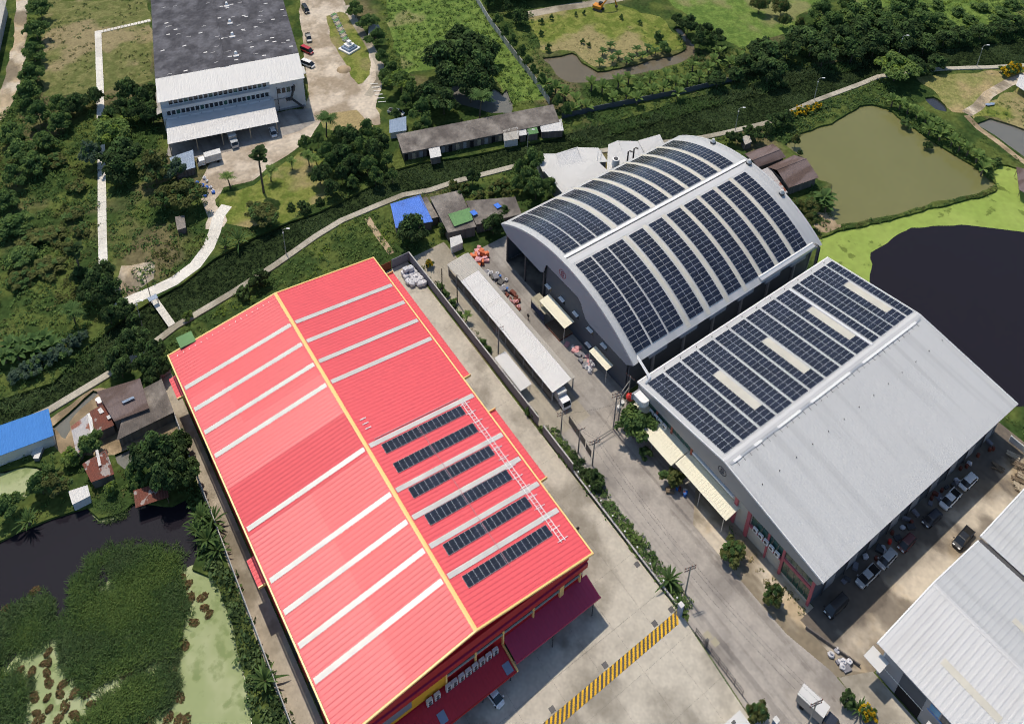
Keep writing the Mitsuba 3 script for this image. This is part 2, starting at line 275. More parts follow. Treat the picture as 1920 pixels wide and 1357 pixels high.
def wavy(pg, amp=0.8, step=2.0, seed=0):
    """The same outline with an uneven edge."""
    out = []
    for g in getattr(pg, 'geoms', [pg]):
        def ring(r):
            n = max(8, int(r.length / step)); pt = np.array([r.interpolate(k / n, normalized=True).coords[0] for k in range(n)])
            o = np.c_[meshkit.noise(np.c_[pt / 4.0, pt[:, :1] * 0 + seed], 3), meshkit.noise(np.c_[pt / 4.0, pt[:, :1] * 0 + seed + 9], 5)] - 0.5
            o += 0.5 * (np.c_[meshkit.noise(np.c_[pt / 1.5, pt[:, :1] * 0 + seed], 3), meshkit.noise(np.c_[pt / 1.5, pt[:, :1] * 0 + seed + 9], 5)] - 0.5)
            return pt + o * amp * 2
        out.append(P(ring(g.exterior), [ring(i) for i in g.interiors]).buffer(0))
    return unary_union(out)
def line(pts, w): return sg.LineString(pts).buffer(w / 2, cap_style=2, join_style=1)
# ---------------------------------------------------------------- ground, water, roads
WALK = [(-150.7,-21.6),(-151.8,-15.6),(-151.7,-6.1),(-153.5,5.5),(-154.4,9.8),(-155.6,15.2),(-157.9,22.2),(-160.0,36.5),(-162.4,48.2),(-165.6,60.5),(-166.9,68.2),(-166.6,78.5),(-166.2,86.3),(-163.8,93.2),(-162.8,101.1),(-160.4,111.2),(-158.7,118.5),(-154.4,132.2),(-146.1,153.0),(-138.4,171.0),(-136.5,177.2),(-132.7,191.4),(-131.8,211.5),(-129.4,231.4),(-128.7,239.7),(-124.5,251.4),(-119.3,261.9),(-110.4,276.9),(-102.6,291.9)]
canal = poly(WALK + [(-116.9,318.6),(-123.8,293.3),(-132.1,274.7),(-136.3,251.1),(-142.2,233.8),(-147.0,218.5),(-149.1,200.8),(-155.1,178.8),(-156.9,162.8),(-159.8,148.5),(-162.0,138.1),(-164.5,128.3),(-166.8,120.5),(-169.9,109.7),(-175.1,97.0),(-176.4,89.2),(-174.4,81.5),(-173.9,74.8),(-173.2,65.1),(-174.2,56.6),(-174.1,47.8),(-173.5,40.6),(-172.8,36.3),(-169.4,27.2),(-168.5,20.0),(-166.5,11.5),(-163.4,3.8),(-158.3,-4.0),(-160.2,-14.2),(-160.3,-20.3)])
olive_pond = wavy(poly([(-122.5,222.1),(-120.5,226.5),(-117.1,227.8),(-110.3,227.0),(-105.6,226.9),(-94.9,225.6),(-90.1,225.8),(-84.1,225.7),(-79.5,223.2),(-80.9,215.2),(-84.8,203.1),(-89.2,188.4),(-94.0,174.3),(-97.9,176.4),(-100.4,180.9),(-105.1,186.4),(-107.9,184.6),(-115.4,187.8),(-123.9,188.8),(-124.0,199.1),(-122.2,209.0)]), 0.5, 2, 1)
black_pond = wavy(poly([(-83.5,180.3),(-84.1,183.4),(-83.2,190.5),(-82.0,191.6),(-78.3,199.5),(-72.6,206.4),(-65.1,214.2),(-59.3,218.8),(-34.2,170.6),(-40.4,161.0),(-43.9,160.8),(-70.9,157.9),(-78.8,167.1),(-80.3,170.0),(-83.8,174.2)]), 0.4, 2, 2)
bright_weed = wavy(poly([(-94.0,166.9),(-92.5,173.4),(-88.4,186.5),(-84.1,201.3),(-79.9,213.5),(-78.2,221.8),(-83.5,228.6),(-84.0,233.0),(-78.2,236.5),(-71.4,242.0),(-58.8,217.9),(-64.4,212.9),(-77.9,167.5),(-65.6,152.6),(-79.5,153.5),(-89.3,159.6)]), 0.5, 2, 3)
far_pond = wavy(poly([(-196.9,156.7),(-193.5,166.3),(-186.9,165.7),(-181.4,166.1),(-178.5,173.1),(-176.8,184.3),(-174.1,195.0),(-174.5,200.2),(-180.3,203.0),(-186.3,204.8),(-186.0,207.8),(-176.2,204.5),(-170.6,200.3),(-169.6,191.8),(-171.9,180.9),(-175.2,168.0),(-178.1,161.6),(-179.9,155.4),(-186.0,153.8)]), 0.5, 2, 4)
hut_pond = wavy(poly([(-114.1,242.4),(-112.6,245.7),(-108.2,244.6),(-105.7,241.7),(-108.8,239.9),(-112.3,240.8)]), 0.3, 1.5, 5)
side_pond = wavy(poly([(-97.4,244.0),(-96.8,250.1),(-87.0,253.9),(-79.5,257.7),(-73.7,246.5),(-81.7,241.4),(-89.0,243.0)]), 0.4, 2, 6)
left_pond = wavy(poly([(-129.4,-24.6),(-129.2,-19.3),(-128.5,-14.0),(-127.8,-7.6),(-126.6,-4.5),(-122.7,-3.0),(-121.7,0.6),(-122.6,2.8),(-118.1,8.5),(-117.7,11.0),(-111.3,11.6),(-107.1,10.1),(-104.7,8.3),(-101.4,10.4),(-95.9,10.8),(-90.0,10.5),(-85.7,10.0),(-80.7,9.3),(-73.3,7.7),(-69.6,6.2),(-93.8,-29.7)]), 0.4, 2, 7)
green_pond = wavy(poly([(-144.7,-22.5),(-143.5,-17.0),(-141.5,-11.5),(-138.6,-9.6),(-137.2,-12.3),(-135.0,-13.7),(-136.7,-15.3),(-137.8,-17.9),(-139.0,-23.3)]), 0.4, 2, 8)
mid_pond = wavy(poly([(-205.6,125.8),(-205.5,131.2),(-196.2,129.8),(-191.8,133.9),(-183.4,134.2),(-180.0,132.3),(-181.9,126.2),(-185.6,123.8),(-193.4,119.2),(-201.0,120.0)]), 0.4, 2, 9)
mid_pond_b = wavy(poly([(-185.7,129.8),(-189.9,136.7),(-181.5,133.2),(-178.8,130.9),(-181.4,127.8)]), 0.3, 2, 9)
house_pool = wavy(poly([(-134.4,2.5),(-134.1,6.6),(-132.2,6.8),(-131.0,4.6),(-129.0,3.6),(-131.8,2.5)]), 0.3, 2, 10)
ditch = wavy(poly([(-147.6,-6.8),(-148.1,-4.3),(-151.6,3.1),(-150.3,3.5),(-146.7,-3.4),(-145.2,-3.2),(-142.5,-5.5),(-145.2,-5.7)]), 0.3, 2, 11)
reed_pool = wavy(poly([(-181.3,16.0),(-180.0,23.4),(-175.8,22.8),(-173.7,17.1),(-174.5,15.1),(-178.4,14.4)]), 0.4, 2, 12)
water = dict(canal=canal, olive=olive_pond, black=black_pond.union(bright_weed), far=far_pond, hut=hut_pond, side=side_pond, left=left_pond, green=green_pond, mid=mid_pond, midb=mid_pond_b, pool=house_pool, ditch=ditch)
wet = unary_union(list(water.values()))
base = sg.box(-1900, -1600, 1500, 2000).difference(wet)
struct('ground', MB().extrude(base, -1.4, 0.0), 'ground_soil')
def waters(name, pg, bsdf, z=-0.55): return sheet(name, pg, z, bsdf, 0.3)
waters('canal_water', canal, 'pond_dark', -0.75); sheet('floating_mat', canal.buffer(-.15), -0.69, 'weed_mat', 0.04, 'stuff', 'dark floating plant mat lying on the canal water', 'water plants')
waters('olive_pond_water', olive_pond, 'pond_olive')
waters('black_pond_water', water['black'], 'pond_dark')
waters('far_moat_water', far_pond, 'pond_brown')
waters('hut_pond_water', hut_pond, 'pond_blue')
waters('side_pond_water', side_pond, 'pond_grey')
waters('marsh_pond_water', left_pond, 'pond_dark')
waters('green_pond_water', green_pond, 'pond_dark')
waters('garden_pond_water', mid_pond.union(mid_pond_b), 'pond_grey')
waters('house_pool_water', house_pool.union(ditch), 'pond_grey')
# grass and bare patches
def land(name, px, bsdf, z, amp=0.8, seed=0, cut=wet): return sheet(name, wavy(poly(px), amp, 2.5, seed).difference(cut), z, bsdf)
land('field_grassland', [(-200.6,216.7),(-210.2,223.1),(-175.2,276.2),(-169.4,264.1),(-167.0,247.9),(-162.2,239.4),(-163.8,225.0),(-163.6,215.5),(-173.1,214.0),(-184.9,213.2)], 'field_grass', 0.01, 1, 1)
land('orchard_grassland', [(-176.9,273.6),(-133.7,361.7),(-112.4,320.9),(-123.0,301.8),(-133.4,286.1),(-145.9,286.2),(-161.0,270.0)], 'field_grass', 0.014, 1, 2)
land('island_grassland', [(-222.2,167.5),(-220.2,179.0),(-209.6,197.7),(-194.2,206.7),(-186.0,203.5),(-179.8,202.5),(-175.2,199.0),(-178.2,185.6),(-180.8,172.8),(-182.5,167.0),(-188.4,166.9),(-194.7,167.3),(-198.5,158.3),(-207.8,161.5)], 'yard_grass', 0.012, 1, 3)
land('dry_grass_bank', [(-121.2,250.0),(-116.1,261.9),(-108.4,276.6),(-103.1,283.1),(-102.0,279.5),(-104.9,267.4),(-102.1,256.7),(-101.8,245.3),(-105.7,242.6),(-113.1,247.0)], 'dry_grass', 0.012, 1, 4)
land('bank_grassland', [(-100.3,245.2),(-101.7,262.1),(-99.5,276.5),(-95.0,287.4),(-79.8,258.1),(-88.2,253.0),(-96.9,250.8)], 'yard_grass', 0.014, 1, 5)
land('west_meadow', [(-325.0,28.2),(-315.0,43.4),(-305.0,58.5),(-282.9,53.9),(-255.3,45.7),(-257.9,29.3),(-266.1,15.5),(-287.4,18.5)], 'meadow_grass', 0.012, 1, 6)
land('garden_lawn', [(-193.8,45.2),(-192.0,53.5),(-194.8,60.7),(-198.0,70.1),(-192.7,75.9),(-184.2,76.7),(-177.1,68.5),(-174.6,57.5),(-177.1,47.6),(-184.5,43.3)], 'yard_grass', 0.012, 1, 7)
land('shrine_lawn', [(-259.5,107.9),(-259.8,113.9),(-250.9,114.6),(-232.2,110.1),(-219.8,104.5),(-217.0,98.4),(-233.0,100.7),(-246.5,103.0)], 'yard_grass', 0.03, 0.5, 8)
land('verge_lawn', [(-211.2,82.9),(-206.7,96.8),(-201.7,99.6),(-196.8,93.3),(-198.7,83.8),(-203.9,80.3)], 'dry_grass', 0.012, 0.8, 9)
land('wild_meadow', [(-264.5,133.6),(-246.1,161.6),(-218.0,152.0),(-194.3,148.2),(-178.6,143.9),(-182.4,133.4),(-195.2,136.3),(-209.8,135.7),(-213.6,113.7),(-232.0,119.0)], 'field_grass', 0.012, 1, 10)
land('marsh_clearing', [(-183.0,16.5),(-180.7,23.6),(-175.1,22.8),(-173.2,17.0),(-173.7,14.0),(-178.0,13.6)], 'parking_earth', 0.02, 0.6, 11)
land('house_yard_earth', [(-149.3,-7.2),(-152.7,3.4),(-138.2,15.9),(-133.4,14.4),(-131.7,10.6),(-134.1,2.9),(-138.9,-6.1),(-143.6,-7.1)], 'bare_earth', 0.014, 0.6, 12)
land('hut_bank_earth', [(-101.4,172.9),(-97.6,176.8),(-93.0,175.1),(-93.9,168.8),(-97.2,168.8)], 'bare_earth', 0.014, 0.4, 13)
# tracks, yards, roads
land('west_track', [(-261.4,-1.7),(-278.2,6.2),(-301.9,13.5),(-330.7,19.5),(-343.0,21.7),(-340.3,25.8),(-313.5,19.8),(-289.7,15.0),(-270.1,8.6),(-259.5,3.5)], 'parking_earth', 0.016, 0.5, 14)
land('warehouse_yard', [(-281.8,107.3),(-273.2,120.5),(-258.7,115.4),(-236.5,112.3),(-220.0,109.5),(-209.5,102.3),(-204.2,98.2),(-195.4,95.3),(-198.7,92.6),(-206.2,92.9),(-209.2,83.7),(-204.1,77.9),(-200.7,72.2),(-196.9,61.6),(-194.0,54.2),(-196.0,47.5),(-191.7,43.0),(-183.7,44.4),(-181.1,40.9),(-183.2,37.8),(-188.7,40.5),(-199.9,41.7),(-205.0,45.4),(-210.3,49.6),(-216.9,39.6),(-213.0,66.6),(-213.2,77.7),(-220.3,83.5),(-254.8,96.3)], 'dirt_yard', 0.022, 0.5, 15)
struct('warehouse_apron', MB().extrude(poly([(-217.1,38.4),(-210.2,47.2),(-206.5,73.9),(-207.8,79.9),(-214.3,81.5),(-217.3,76.1),(-223.5,41.3)]), 0.0, 0.05), 'works_concrete')
struct('garden_track', MB().extrude(line([(-262.0,117.0),(-250.9,114.6),(-236.5,112.3),(-223.3,109.7),(-215.6,105.6),(-210.3,98.6)], 2.6), 0.0, 0.04), 'side_concrete')
PATH_W = line([(-293.7,38.8),(-258.6,30.8),(-247.6,28.2),(-218.6,21.2),(-184.3,12.9)], 2.1).union(line([(-293.0,38.7),(-292.3,47.6),(-290.3,56.1)], 1.2))
o = MB(); n_ = 0
path_key = thing('garden_footpath', None, None, kind='structure')
for a, b in zip([(-293.7,38.8),(-275.0,34.5),(-258.6,30.8),(-237.4,25.6),(-218.6,21.2),(-200.0,16.6)], [(-275.0,34.5),(-258.6,30.8),(-237.4,25.6),(-218.6,21.2),(-200.0,16.6),(-184.3,12.9)]):
    L = math.dist(a, b); k = max(1, round(L / 2.9))
    for i in range(k):
        p0 = [a[j] + (b[j] - a[j]) * (i / k) for j in (0, 1)]; p1 = [a[j] + (b[j] - a[j]) * ((i + 1 - 0.03) / k) for j in (0, 1)]
        put('slab', MB().extrude(line([p0, p1], 2.1), 0.0, 0.16 + 0.02 * (i % 2)), 'path_concrete', path_key)
a, b = [(-292.6,39.3),(-290.5,55.8)]
for i in range(15):
    p0 = [a[j] + (b[j] - a[j]) * (i / 15) for j in (0, 1)]; p1 = [a[j] + (b[j] - a[j]) * ((i + 0.86) / 15) for j in (0, 1)]
    put('slab', MB().extrude(line([p0, p1], 1.5), 0.0, 0.2), 'path_concrete', path_key)
PATH_C = [(-169.5,9.4),(-171.0,12.1),(-171.3,16.4),(-171.1,20.7),(-171.3,25.9),(-173.3,31.9),(-177.0,36.4),(-181.3,39.6),(-186.2,42.4),(-188.8,45.6)]
struct('village_path', MB().extrude(line(PATH_C, 3.1), 0.0, 0.06), 'path_concrete')
walk_poly = line(WALK, 1.7)
struct('canal_walkway', MB().extrude(walk_poly, -1.3, 0.32), 'embankment_concrete')
struct('bank_track', MB().extrude(line([(-102.3,281.6),(-103.7,271.6),(-103.8,260.5),(-102.1,251.8),(-102.1,245.8)], 3.2), 0.0, 0.03), 'parking_earth')
struct('bank_footpath', MB().extrude(line([(-101.6,245.0),(-96.1,242.4),(-89.6,241.3),(-83.0,239.5),(-73.9,238.3)], 1.8), 0.0, 0.03), 'bare_earth')
struct('far_lane', MB().extrude(line([(-221.4,166.8),(-218.3,180.0),(-213.7,193.5),(-209.9,210.8)], 4), 0.0, 0.03), 'side_concrete')
struct('weed_path', MB().extrude(line([(-164.3,74.3),(-159.5,73.9),(-154.7,73.8),(-149.9,73.7)], 1.6), 0.0, 0.03), 'bare_earth')

# the factory compound (its grid: x down the lane, y across)
struct('works_yard', MB().box(-139, -88, 86.5, 110, 0.0, 0.05), 'works_concrete')
struct('lane_back', MB().box(-146, -88, 76.3, 86.5, 0.0, 0.04), 'soi_concrete')
struct('gap_lane', MB().box(-86.8, -82, 110, 156, 0.0, 0.04), 'side_concrete')
struct('lane', MB().extrude(poly([(-88, 76.3), (-88, 95), (-66, 95.1), (-60, 88.2), (-38, 88.2), (-30, 90), (8, 90), (8, 70.1), (-48.6, 75.6), (-49, 76.3)]), 0.0, 0.045), 'road_concrete')
struct('forecourt_soil', MB().extrude(poly([(-66, 88.0), (-38, 88.0), (-29, 90), (-26, 95.4), (-66, 95.4)]), 0.0, 0.03), 'parking_earth')
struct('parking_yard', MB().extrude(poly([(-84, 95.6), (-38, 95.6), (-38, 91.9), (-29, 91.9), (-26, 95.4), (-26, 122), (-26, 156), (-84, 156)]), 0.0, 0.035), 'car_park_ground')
struct('neighbour_forecourt', MB().extrude(poly([(-28.8, 90.2), (6, 88.2), (6, 95.6), (-26.2, 95.6)]), 0.0, 0.06), 'yard_concrete')
# the red factory's yard: cast slabs with open joints
yk = thing('factory_yard', None, None, kind='structure')
yard = poly([(-145.5, 64.2), (-145.5, 75.7), (-49, 75.4), (8, 70), (8, 8), (-60.5, 8), (-60.5, 64.2)])
gx = np.arange(-146, 10, 7.6); gy = [8, 15, 22.2, 29.4, 36.6, 43.8, 51, 58.2, 64.3, 70.2, 75.8]
for i in range(len(gx) - 1):
    for j in range(len(gy) - 1):
        c = yard.intersection(sg.box(gx[i] + 0.015, gy[j] + 0.015, gx[i + 1] - 0.015, gy[j + 1] - 0.015))
        if c.area > 0.6: put('slab', MB().extrude(c, -0.05, 0.05 + 0.006 * ((i * 7 + j * 3) % 3)), 'yard_concrete', yk)
struct('factory_yard_bed', MB().extrude(yard, 0.0, 0.02), 'oil_stain')
struct('side_yard', MB().extrude(poly([(-146.4, 14.9), (-146.4, 17.6), (-60.5, 17.6), (-60.5, 12.6)]), 0.0, 0.03), 'side_concrete')
# drain line and covers across the yard
dk = thing('yard_drain', 'line of square drain covers along the seam in the pale yard', 'drain')
for q in [(-51.6,48.6),(-51.6,59.6),(-51.6,70.7),(-51.6,74.6),(-60.5,74.7)]: put('cover', MB().box(q[0] - 0.45, q[0] + 0.45, q[1] - 0.45, q[1] + 0.45, 0.05, 0.09), 'dark_steel', dk)
# yellow and black hatched threshold strip
hz = thing('hazard_strip', 'yellow and black striped ramp strip across the factory gateway', 'road marking')
za, zb = [(-50.1,45.6),(-50.1,74.8)]
ux, uy = (zb[0] - za[0]), (zb[1] - za[1]); L = math.hypot(ux, uy); ux, uy = ux / L, uy / L; px_, py_ = -uy, ux
kk = 64
for i in range(kk):
    s0, s1, w, sh = L * i / kk, L * (i + 1) / kk, 0.85, 0.75
    q = [(za[0] + ux * (s + d) + px_ * e, za[1] + uy * (s + d) + py_ * e) for s, e, d in ((s0, -w, -sh), (s1, -w, -sh), (s1, w, sh), (s0, w, sh))]
    put('stripe', MB().extrude(P(q).buffer(0), 0.06, 0.085), 'warn_yellow' if i % 2 else 'warn_dark', hz)
# ---------------------------------------------------------------- the red factory
def building(name, label, cat='building', group=None): return thing(name, label, cat, group)
def copies(group_key, children):
    scene[group_key] = {'type': 'shapegroup', **children}
v = np.array([[-1.05, -.532, .045], [1.05, -.532, .045], [1.05, .532, .045], [-1.05, .532, .045]])
sk = MB().box(-1.05, 1.05, -0.532, 0.532, 0, 0.0435).mesh()
vv = np.vstack([sk[0], v]); ff = np.vstack([sk[1], [[8, 9, 10], [8, 10, 11]]]); uvs = np.vstack([np.zeros((8, 2)), [[0, 0], [1, 0], [1, 1], [0, 1]]])
copies('solar_panel_form', {'panel': mikit.ply((vv, ff), 'solar', uv=uvs)})
def frame4(o, ex, ey, ez):
    m = np.eye(4); m[:3, 0], m[:3, 1], m[:3, 2], m[:3, 3] = ex, ey, ez, o; return m
rng = np.random.default_rng(5)

RX0, RX1, RY0, RY1, RE, RR = -140.1, -61.8, 17.2, 64.1, 12.8, 16.0
YM = (RY0 + RY1) / 2; HW = (RY1 - RY0) / 2; SL = (RR - RE) / HW
red = building('red_factory', 'large factory hall with a red ribbed metal roof edged in yellow')
put('wall', MB().box(RX0 + 0.6, RX1 - 0.9, RY0 + 0.7, RY0 + 1.0, 0.03, RE - 0.1), 'red_wall', red, label='side wall towards the marsh pond')
put('wall', MB().box(RX0 + 0.6, RX1 - 0.9, RY1 - 1.0, RY1 - 0.7, 0.03, RE - 0.1), 'red_wall', red)
for xx, t in ((RX0 + 0.6, 1), (RX1 - 0.9, 1)):
    o = MB().wall([(xx + 0.3, RY0 + 1.01, 0.03), (xx + 0.3, RY1 - 1.01, 0.03), (xx + 0.3, RY1 - 1.01, RE - 0.1), (xx + 0.3, YM, RR - 0.2), (xx + 0.3, RY0 + 1.01, RE - 0.1)], (1, 0, 0), 0.3)
    put('wall', o, 'red_wall', red)
zs = lambda y: RR - abs(y - YM) * SL
roof_a = put('roof', MB().box(RX0 + .2, RX1 - .2, RY0 + .2, RY0 + .5, RE - .3, RE - .15), 'red_wall', red)
for x0, x1, lo, hi in ((RX0, -128.0, 'red_sheet', 'red_sheet'), (-128.0, -116.6, 'red_sheet_bright', 'red_sheet'), (-116.6, -106.4, 'red_sheet_bright', 'red_sheet_bright'), (-106.4, -96.6, 'red_sheet_dull', 'red_sheet_dull'), (-96.6, -85.0, 'red_sheet_bright', 'red_sheet'), (-85.0, -73.2, 'red_sheet_bright', 'red_sheet'), (-73.2, RX1, 'red_sheet_bright', 'red_sheet')):
    yl = 28.8 if x0 > -97 else 24.2
    put('roof_sheet', ribbed((x0, RY0, RE), (x1, RY0, RE), (x0, yl + .25, zs(yl + .25)), (x1, yl + .25, zs(yl + .25)), 0.8, 0.06), lo, red)
    put('roof_sheet', ribbed((x0, yl, zs(yl) + .035), (x1, yl, zs(yl) + .035), (x0, YM, RR + .035), (x1, YM, RR + .035), 0.8, 0.06), hi, red)
roof_b = put('roof', ribbed((RX1, RY1, RE), (RX0, RY1, RE), (RX1, YM, RR), (RX0, YM, RR), 0.76, 0.05), 'red_sheet', red)
for xs in (-130.8, -125.15, -119.4, -113.8, -97.8, -87.8, -82.1, -76.4, -70.7):
    for sgn in (-1, 1):
        ye, yr = YM + sgn * (HW - 0.25), YM + sgn * 0.55
        e0, e1 = (xs - 0.48, ye, zs(ye) + 0.10), (xs + 0.48, ye, zs(ye) + 0.10); r0, r1 = (xs - 0.48, yr, zs(yr) + 0.10), (xs + 0.48, yr, zs(yr) + 0.10)
        put('skylight_strip', ribbed(e0, e1, r0, r1, 0.28, 0.03, 0.03), 'skylight', red)
put('ridge_cap', MB().slab([(RX0 - .05, YM - .34, RR + .07), (RX1 + .05, YM - .34, RR + .07), (RX1 + .05, YM, RR + .16), (RX0 - .05, YM, RR + .16)], .05).slab([(RX0 - .05, YM, RR + .16), (RX1 + .05, YM, RR + .16), (RX1 + .05, YM + .34, RR + .07), (RX0 - .05, YM + .34, RR + .07)], .05), 'yellow_trim', red)
for yy in (RY0 - 0.32, RY1 + 0.02):
    put('gutter', MB().box(RX0 - .3, RX1 + .3, yy, yy + 0.26, RE - 0.35, RE + 0.12), 'yellow_trim', red)
for xx in (RX0 - 0.3, RX1 + 0.02):
    for sgn in (-1, 1):
        y0, y1 = YM + sgn * (HW + 0.01), YM
        pts = [(xx, y0, RE - .3), (xx, y1, RR - .3), (xx, y1, RR + .12), (xx, y0, RE + .12)]
        put('verge_trim', MB().hull(pts + [(x + 0.28, y, z) for x, y, z in pts]), 'yellow_trim', red)
put('fascia', MB().box(RX1 - 0.6, RX1 - 0.15, RY0 + 0.3, RY1 - 0.3, 10.7, RE - 0.02), 'red_wall', red, label='deep red band under the front eave')
put('fascia', MB().box(RX1 - 0.6, RX1 + 0.1, RY0 + 0.3, RY1 - 0.6, 9.2, 10.5), 'red_wall', red)
put('trim_line', MB().box(RX1 - 0.6, RX1 + 0.12, RY0 + 0.3, RY1 - 0.6, 10.5, 10.56), 'maroon_sheet', red)
put('window_band', MB().box(RX1 - 0.6, RX1 - 0.5, 35.6, RY1 - 1.2, 7.3, 9.2), 'dark_glass', red)
put('front_panel', MB().box(RX1 - 0.6, RX1 - 0.45, RY0 + 1.2, 35.3, 5.0, 9.2), 'yellow_wall', red)
put('shutter', MB().box(RX1 - 0.45, RX1 - 0.40, 20.0, 29.2, 6.0, 8.6), 'block_wall', red)
for yy, w in ((35.4, .25), (40.9, .25), (46.3, .25), (52.4, .25), (58.3, .9), (62.3, .3)):
    put('column', MB().box(RX1 - 0.6, RX1 - 0.2, yy - w / 2, yy + w / 2, 0.05, 9.2), 'yellow_trim', red)
put('sill', MB().box(RX1 - 0.6, RX1 - 0.25, 35.6, RY1 - 1.2, 7.2, 7.3), 'cream_wall', red)
for k in range(6): put('doorway', MB().box(RX1 - 0.62, RX1 - 0.55, 46.9 + k * 2.6, 49.2 + k * 2.6, 0.05, 4.4), 'void', red)
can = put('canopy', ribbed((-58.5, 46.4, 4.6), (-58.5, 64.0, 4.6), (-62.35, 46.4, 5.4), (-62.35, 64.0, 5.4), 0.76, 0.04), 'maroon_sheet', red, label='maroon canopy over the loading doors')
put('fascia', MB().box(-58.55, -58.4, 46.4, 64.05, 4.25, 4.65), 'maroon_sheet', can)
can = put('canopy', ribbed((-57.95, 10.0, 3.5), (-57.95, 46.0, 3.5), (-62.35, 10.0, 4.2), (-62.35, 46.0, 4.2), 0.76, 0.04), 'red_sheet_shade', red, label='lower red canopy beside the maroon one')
put('fascia', MB().box(-58.0, -57.85, 10.0, 46.05, 3.15, 3.55), 'red_wall', can)
put('verge_trim', MB().hull([(-57.85, y, z) for y in (46.08, 46.36) for z in (3.2, 3.7)] + [(-62.3, y, z) for y in (46.08, 46.36) for z in (3.9, 4.4)]), 'yellow_trim', red)
for yy in (13, 22, 31, 40, 45.4, 54, 62.6): put('post', MB().cyl(-58.6, yy, 0.05, 3.5 if yy < 45.5 else 4.5, 0.1), 'dark_steel', red)
for y0, x_ in ((44.4, -59.0), (32.2, -59.2)):
    put('vent_panel', MB().slab([(x_ - 0.8, y0, 3.92), (x_ + 0.8, y0, 3.67), (x_ + 0.8, y0 + 1.3, 3.67), (x_ - 0.8, y0 + 1.3, 3.92)], 0.04), 'dusty_blue_sheet', red)
for x0, x1, y0, y1, z in ((-137.2, -104.4, RY1 - .9, 67.5, 8.7), (-95.2, -78.3, RY1 - .9, 67.4, 8.7)):
    c = put('canopy', ribbed((x1, y1, z), (x0, y1, z), (x1, y0, z + .5), (x0, y0, z + .5), 0.76, 0.04), 'red_sheet', red, label='narrow red side canopy')
    put('verge_trim', MB().box(x0 - .12, x0 + .05, y0, y1, z - .1, z + .62), 'yellow_trim', c); put('verge_trim', MB().box(x1 - .05, x1 + .14, y0, y1, z - .1, z + .62), 'yellow_trim', c)
for x0, x1 in ((-138.6, -133), (-95.8, -90.4)):
    c = put('canopy', ribbed((x0, 15.9, 8.0), (x1, 15.9, 8.0), (x0, 18, 8.4), (x1, 18, 8.4), 0.76, 0.05), 'red_sheet', red, label='small red door canopy')
    put('verge_trim', MB().box(x1 - .05, x1 + .14, 15.9, 17.8, 7.9, 8.5), 'yellow_trim', c)
for x0 in (-126, -84.6, -76): put('door', MB().box(x0, x0 + 4.2, RY0 + .55, RY0 + .70, 0.03, 4.5), 'void', red)
for k in range(17):
    y = 18.6 + k * 1.25; put('hook', MB().box(-139.1, -138.7, y - .03, y + .03, zs(y) + .05, zs(y) + .18), 'alloy', red)
# air conditioners on the canopy's inner edge
for k, yy in enumerate([44.4, 43.1, 41.8, 40.5, 39.2, 37.9, 36.6, 35.5, 33.4, 32.0]):
    a = thing('air_conditioner', 'grey fan unit in the row standing on the lower red canopy', 'air conditioner', 'fan units on the red canopy')
    put('casing', MB().box(-61.9, -61.4, yy - .5, yy + .5, 4.25, 5.75), 'off_white', a)
    for z in (4.65, 5.35): put('fan', MB().tube([(-61.4, yy, z), (-61.36, yy, z)], 0.3, 10), 'dark_steel', a)
# six rows of panels on its roof
nb = np.array([0, -SL, 1.0]); nrm_b = np.array([0, SL, 1.0]) / math.hypot(1, SL); ey_b = np.array([0, 1, -SL]) / math.hypot(1, SL)
names6 = ['first', 'second', 'third', 'fourth', 'fifth', 'sixth']
for r, x0 in enumerate((-97.0, -92.6, -87.1, -81.5, -75.6, -69.6)):
    a = thing('solar_array', '%s panel row on the red roof, counting from the bare red bay' % names6[r], 'solar panels')
    put('rail', MB().box(x0 + .4, x0 + .46, 43.0, 60.3, 0, 0.01).box(x0 + 1.6, x0 + 1.66, 43.0, 60.3, 0, 0.01), 'alloy', a)
    scene[a + '__rail'] = mikit.ply(MB().slab([(x0 + .4, 60.3, zs(60.3) + .13), (x0 + .46, 60.3, zs(60.3) + .13), (x0 + .46, 43, zs(43) + .13), (x0 + .4, 43, zs(43) + .13)][::-1], .05).slab([(x0 + 1.6, 60.3, zs(60.3) + .13), (x0 + 1.66, 60.3, zs(60.3) + .13), (x0 + 1.66, 43, zs(43) + .13), (x0 + 1.6, 43, zs(43) + .13)][::-1], .05).mesh(), 'alloy')
    for k in range(16):
        y = 43.1 + 1.073 * (k + .5)
        place(num(a + '__solar_panel'), 'solar_panel_form', frame4(np.array([x0 + 1.07, y, zs(y) + 0.14]), [1, 0, 0], ey_b, nrm_b))
wk = thing('roof_walkway', 'white caged service walkway along the lower edge of the red roof', 'walkway')
def rp(x, y, dz): return (x, y, zs(y) + dz)
for yy in (60.75, 61.55): put('rail', MB().slab([rp(-97.4, yy + .06, .25), rp(-97.4, yy - .06, .25), rp(-65.7, yy - .06, .25), rp(-65.7, yy + .06, .25)], .12), 'white_paint', wk)
for k in range(46): x = -97.2 + k * .69; put('rung', MB().slab([rp(x, 61.5, .2), rp(x, 60.8, .2), rp(x + .1, 60.8, .2), rp(x + .1, 61.5, .2)], .04), 'alloy', wk)
for k in range(15):
    x = -96.9 + k * 2.2; put('bracket', MB().slab([rp(x, 62.4, .22), rp(x, 60.2, .22), rp(x + .1, 60.2, .22), rp(x + .1, 62.4, .22)], .12), 'white_paint', wk)
cd = thing('roof_conduit', 'thin pale cable conduit crossing the panel rows on the red roof', 'conduit')
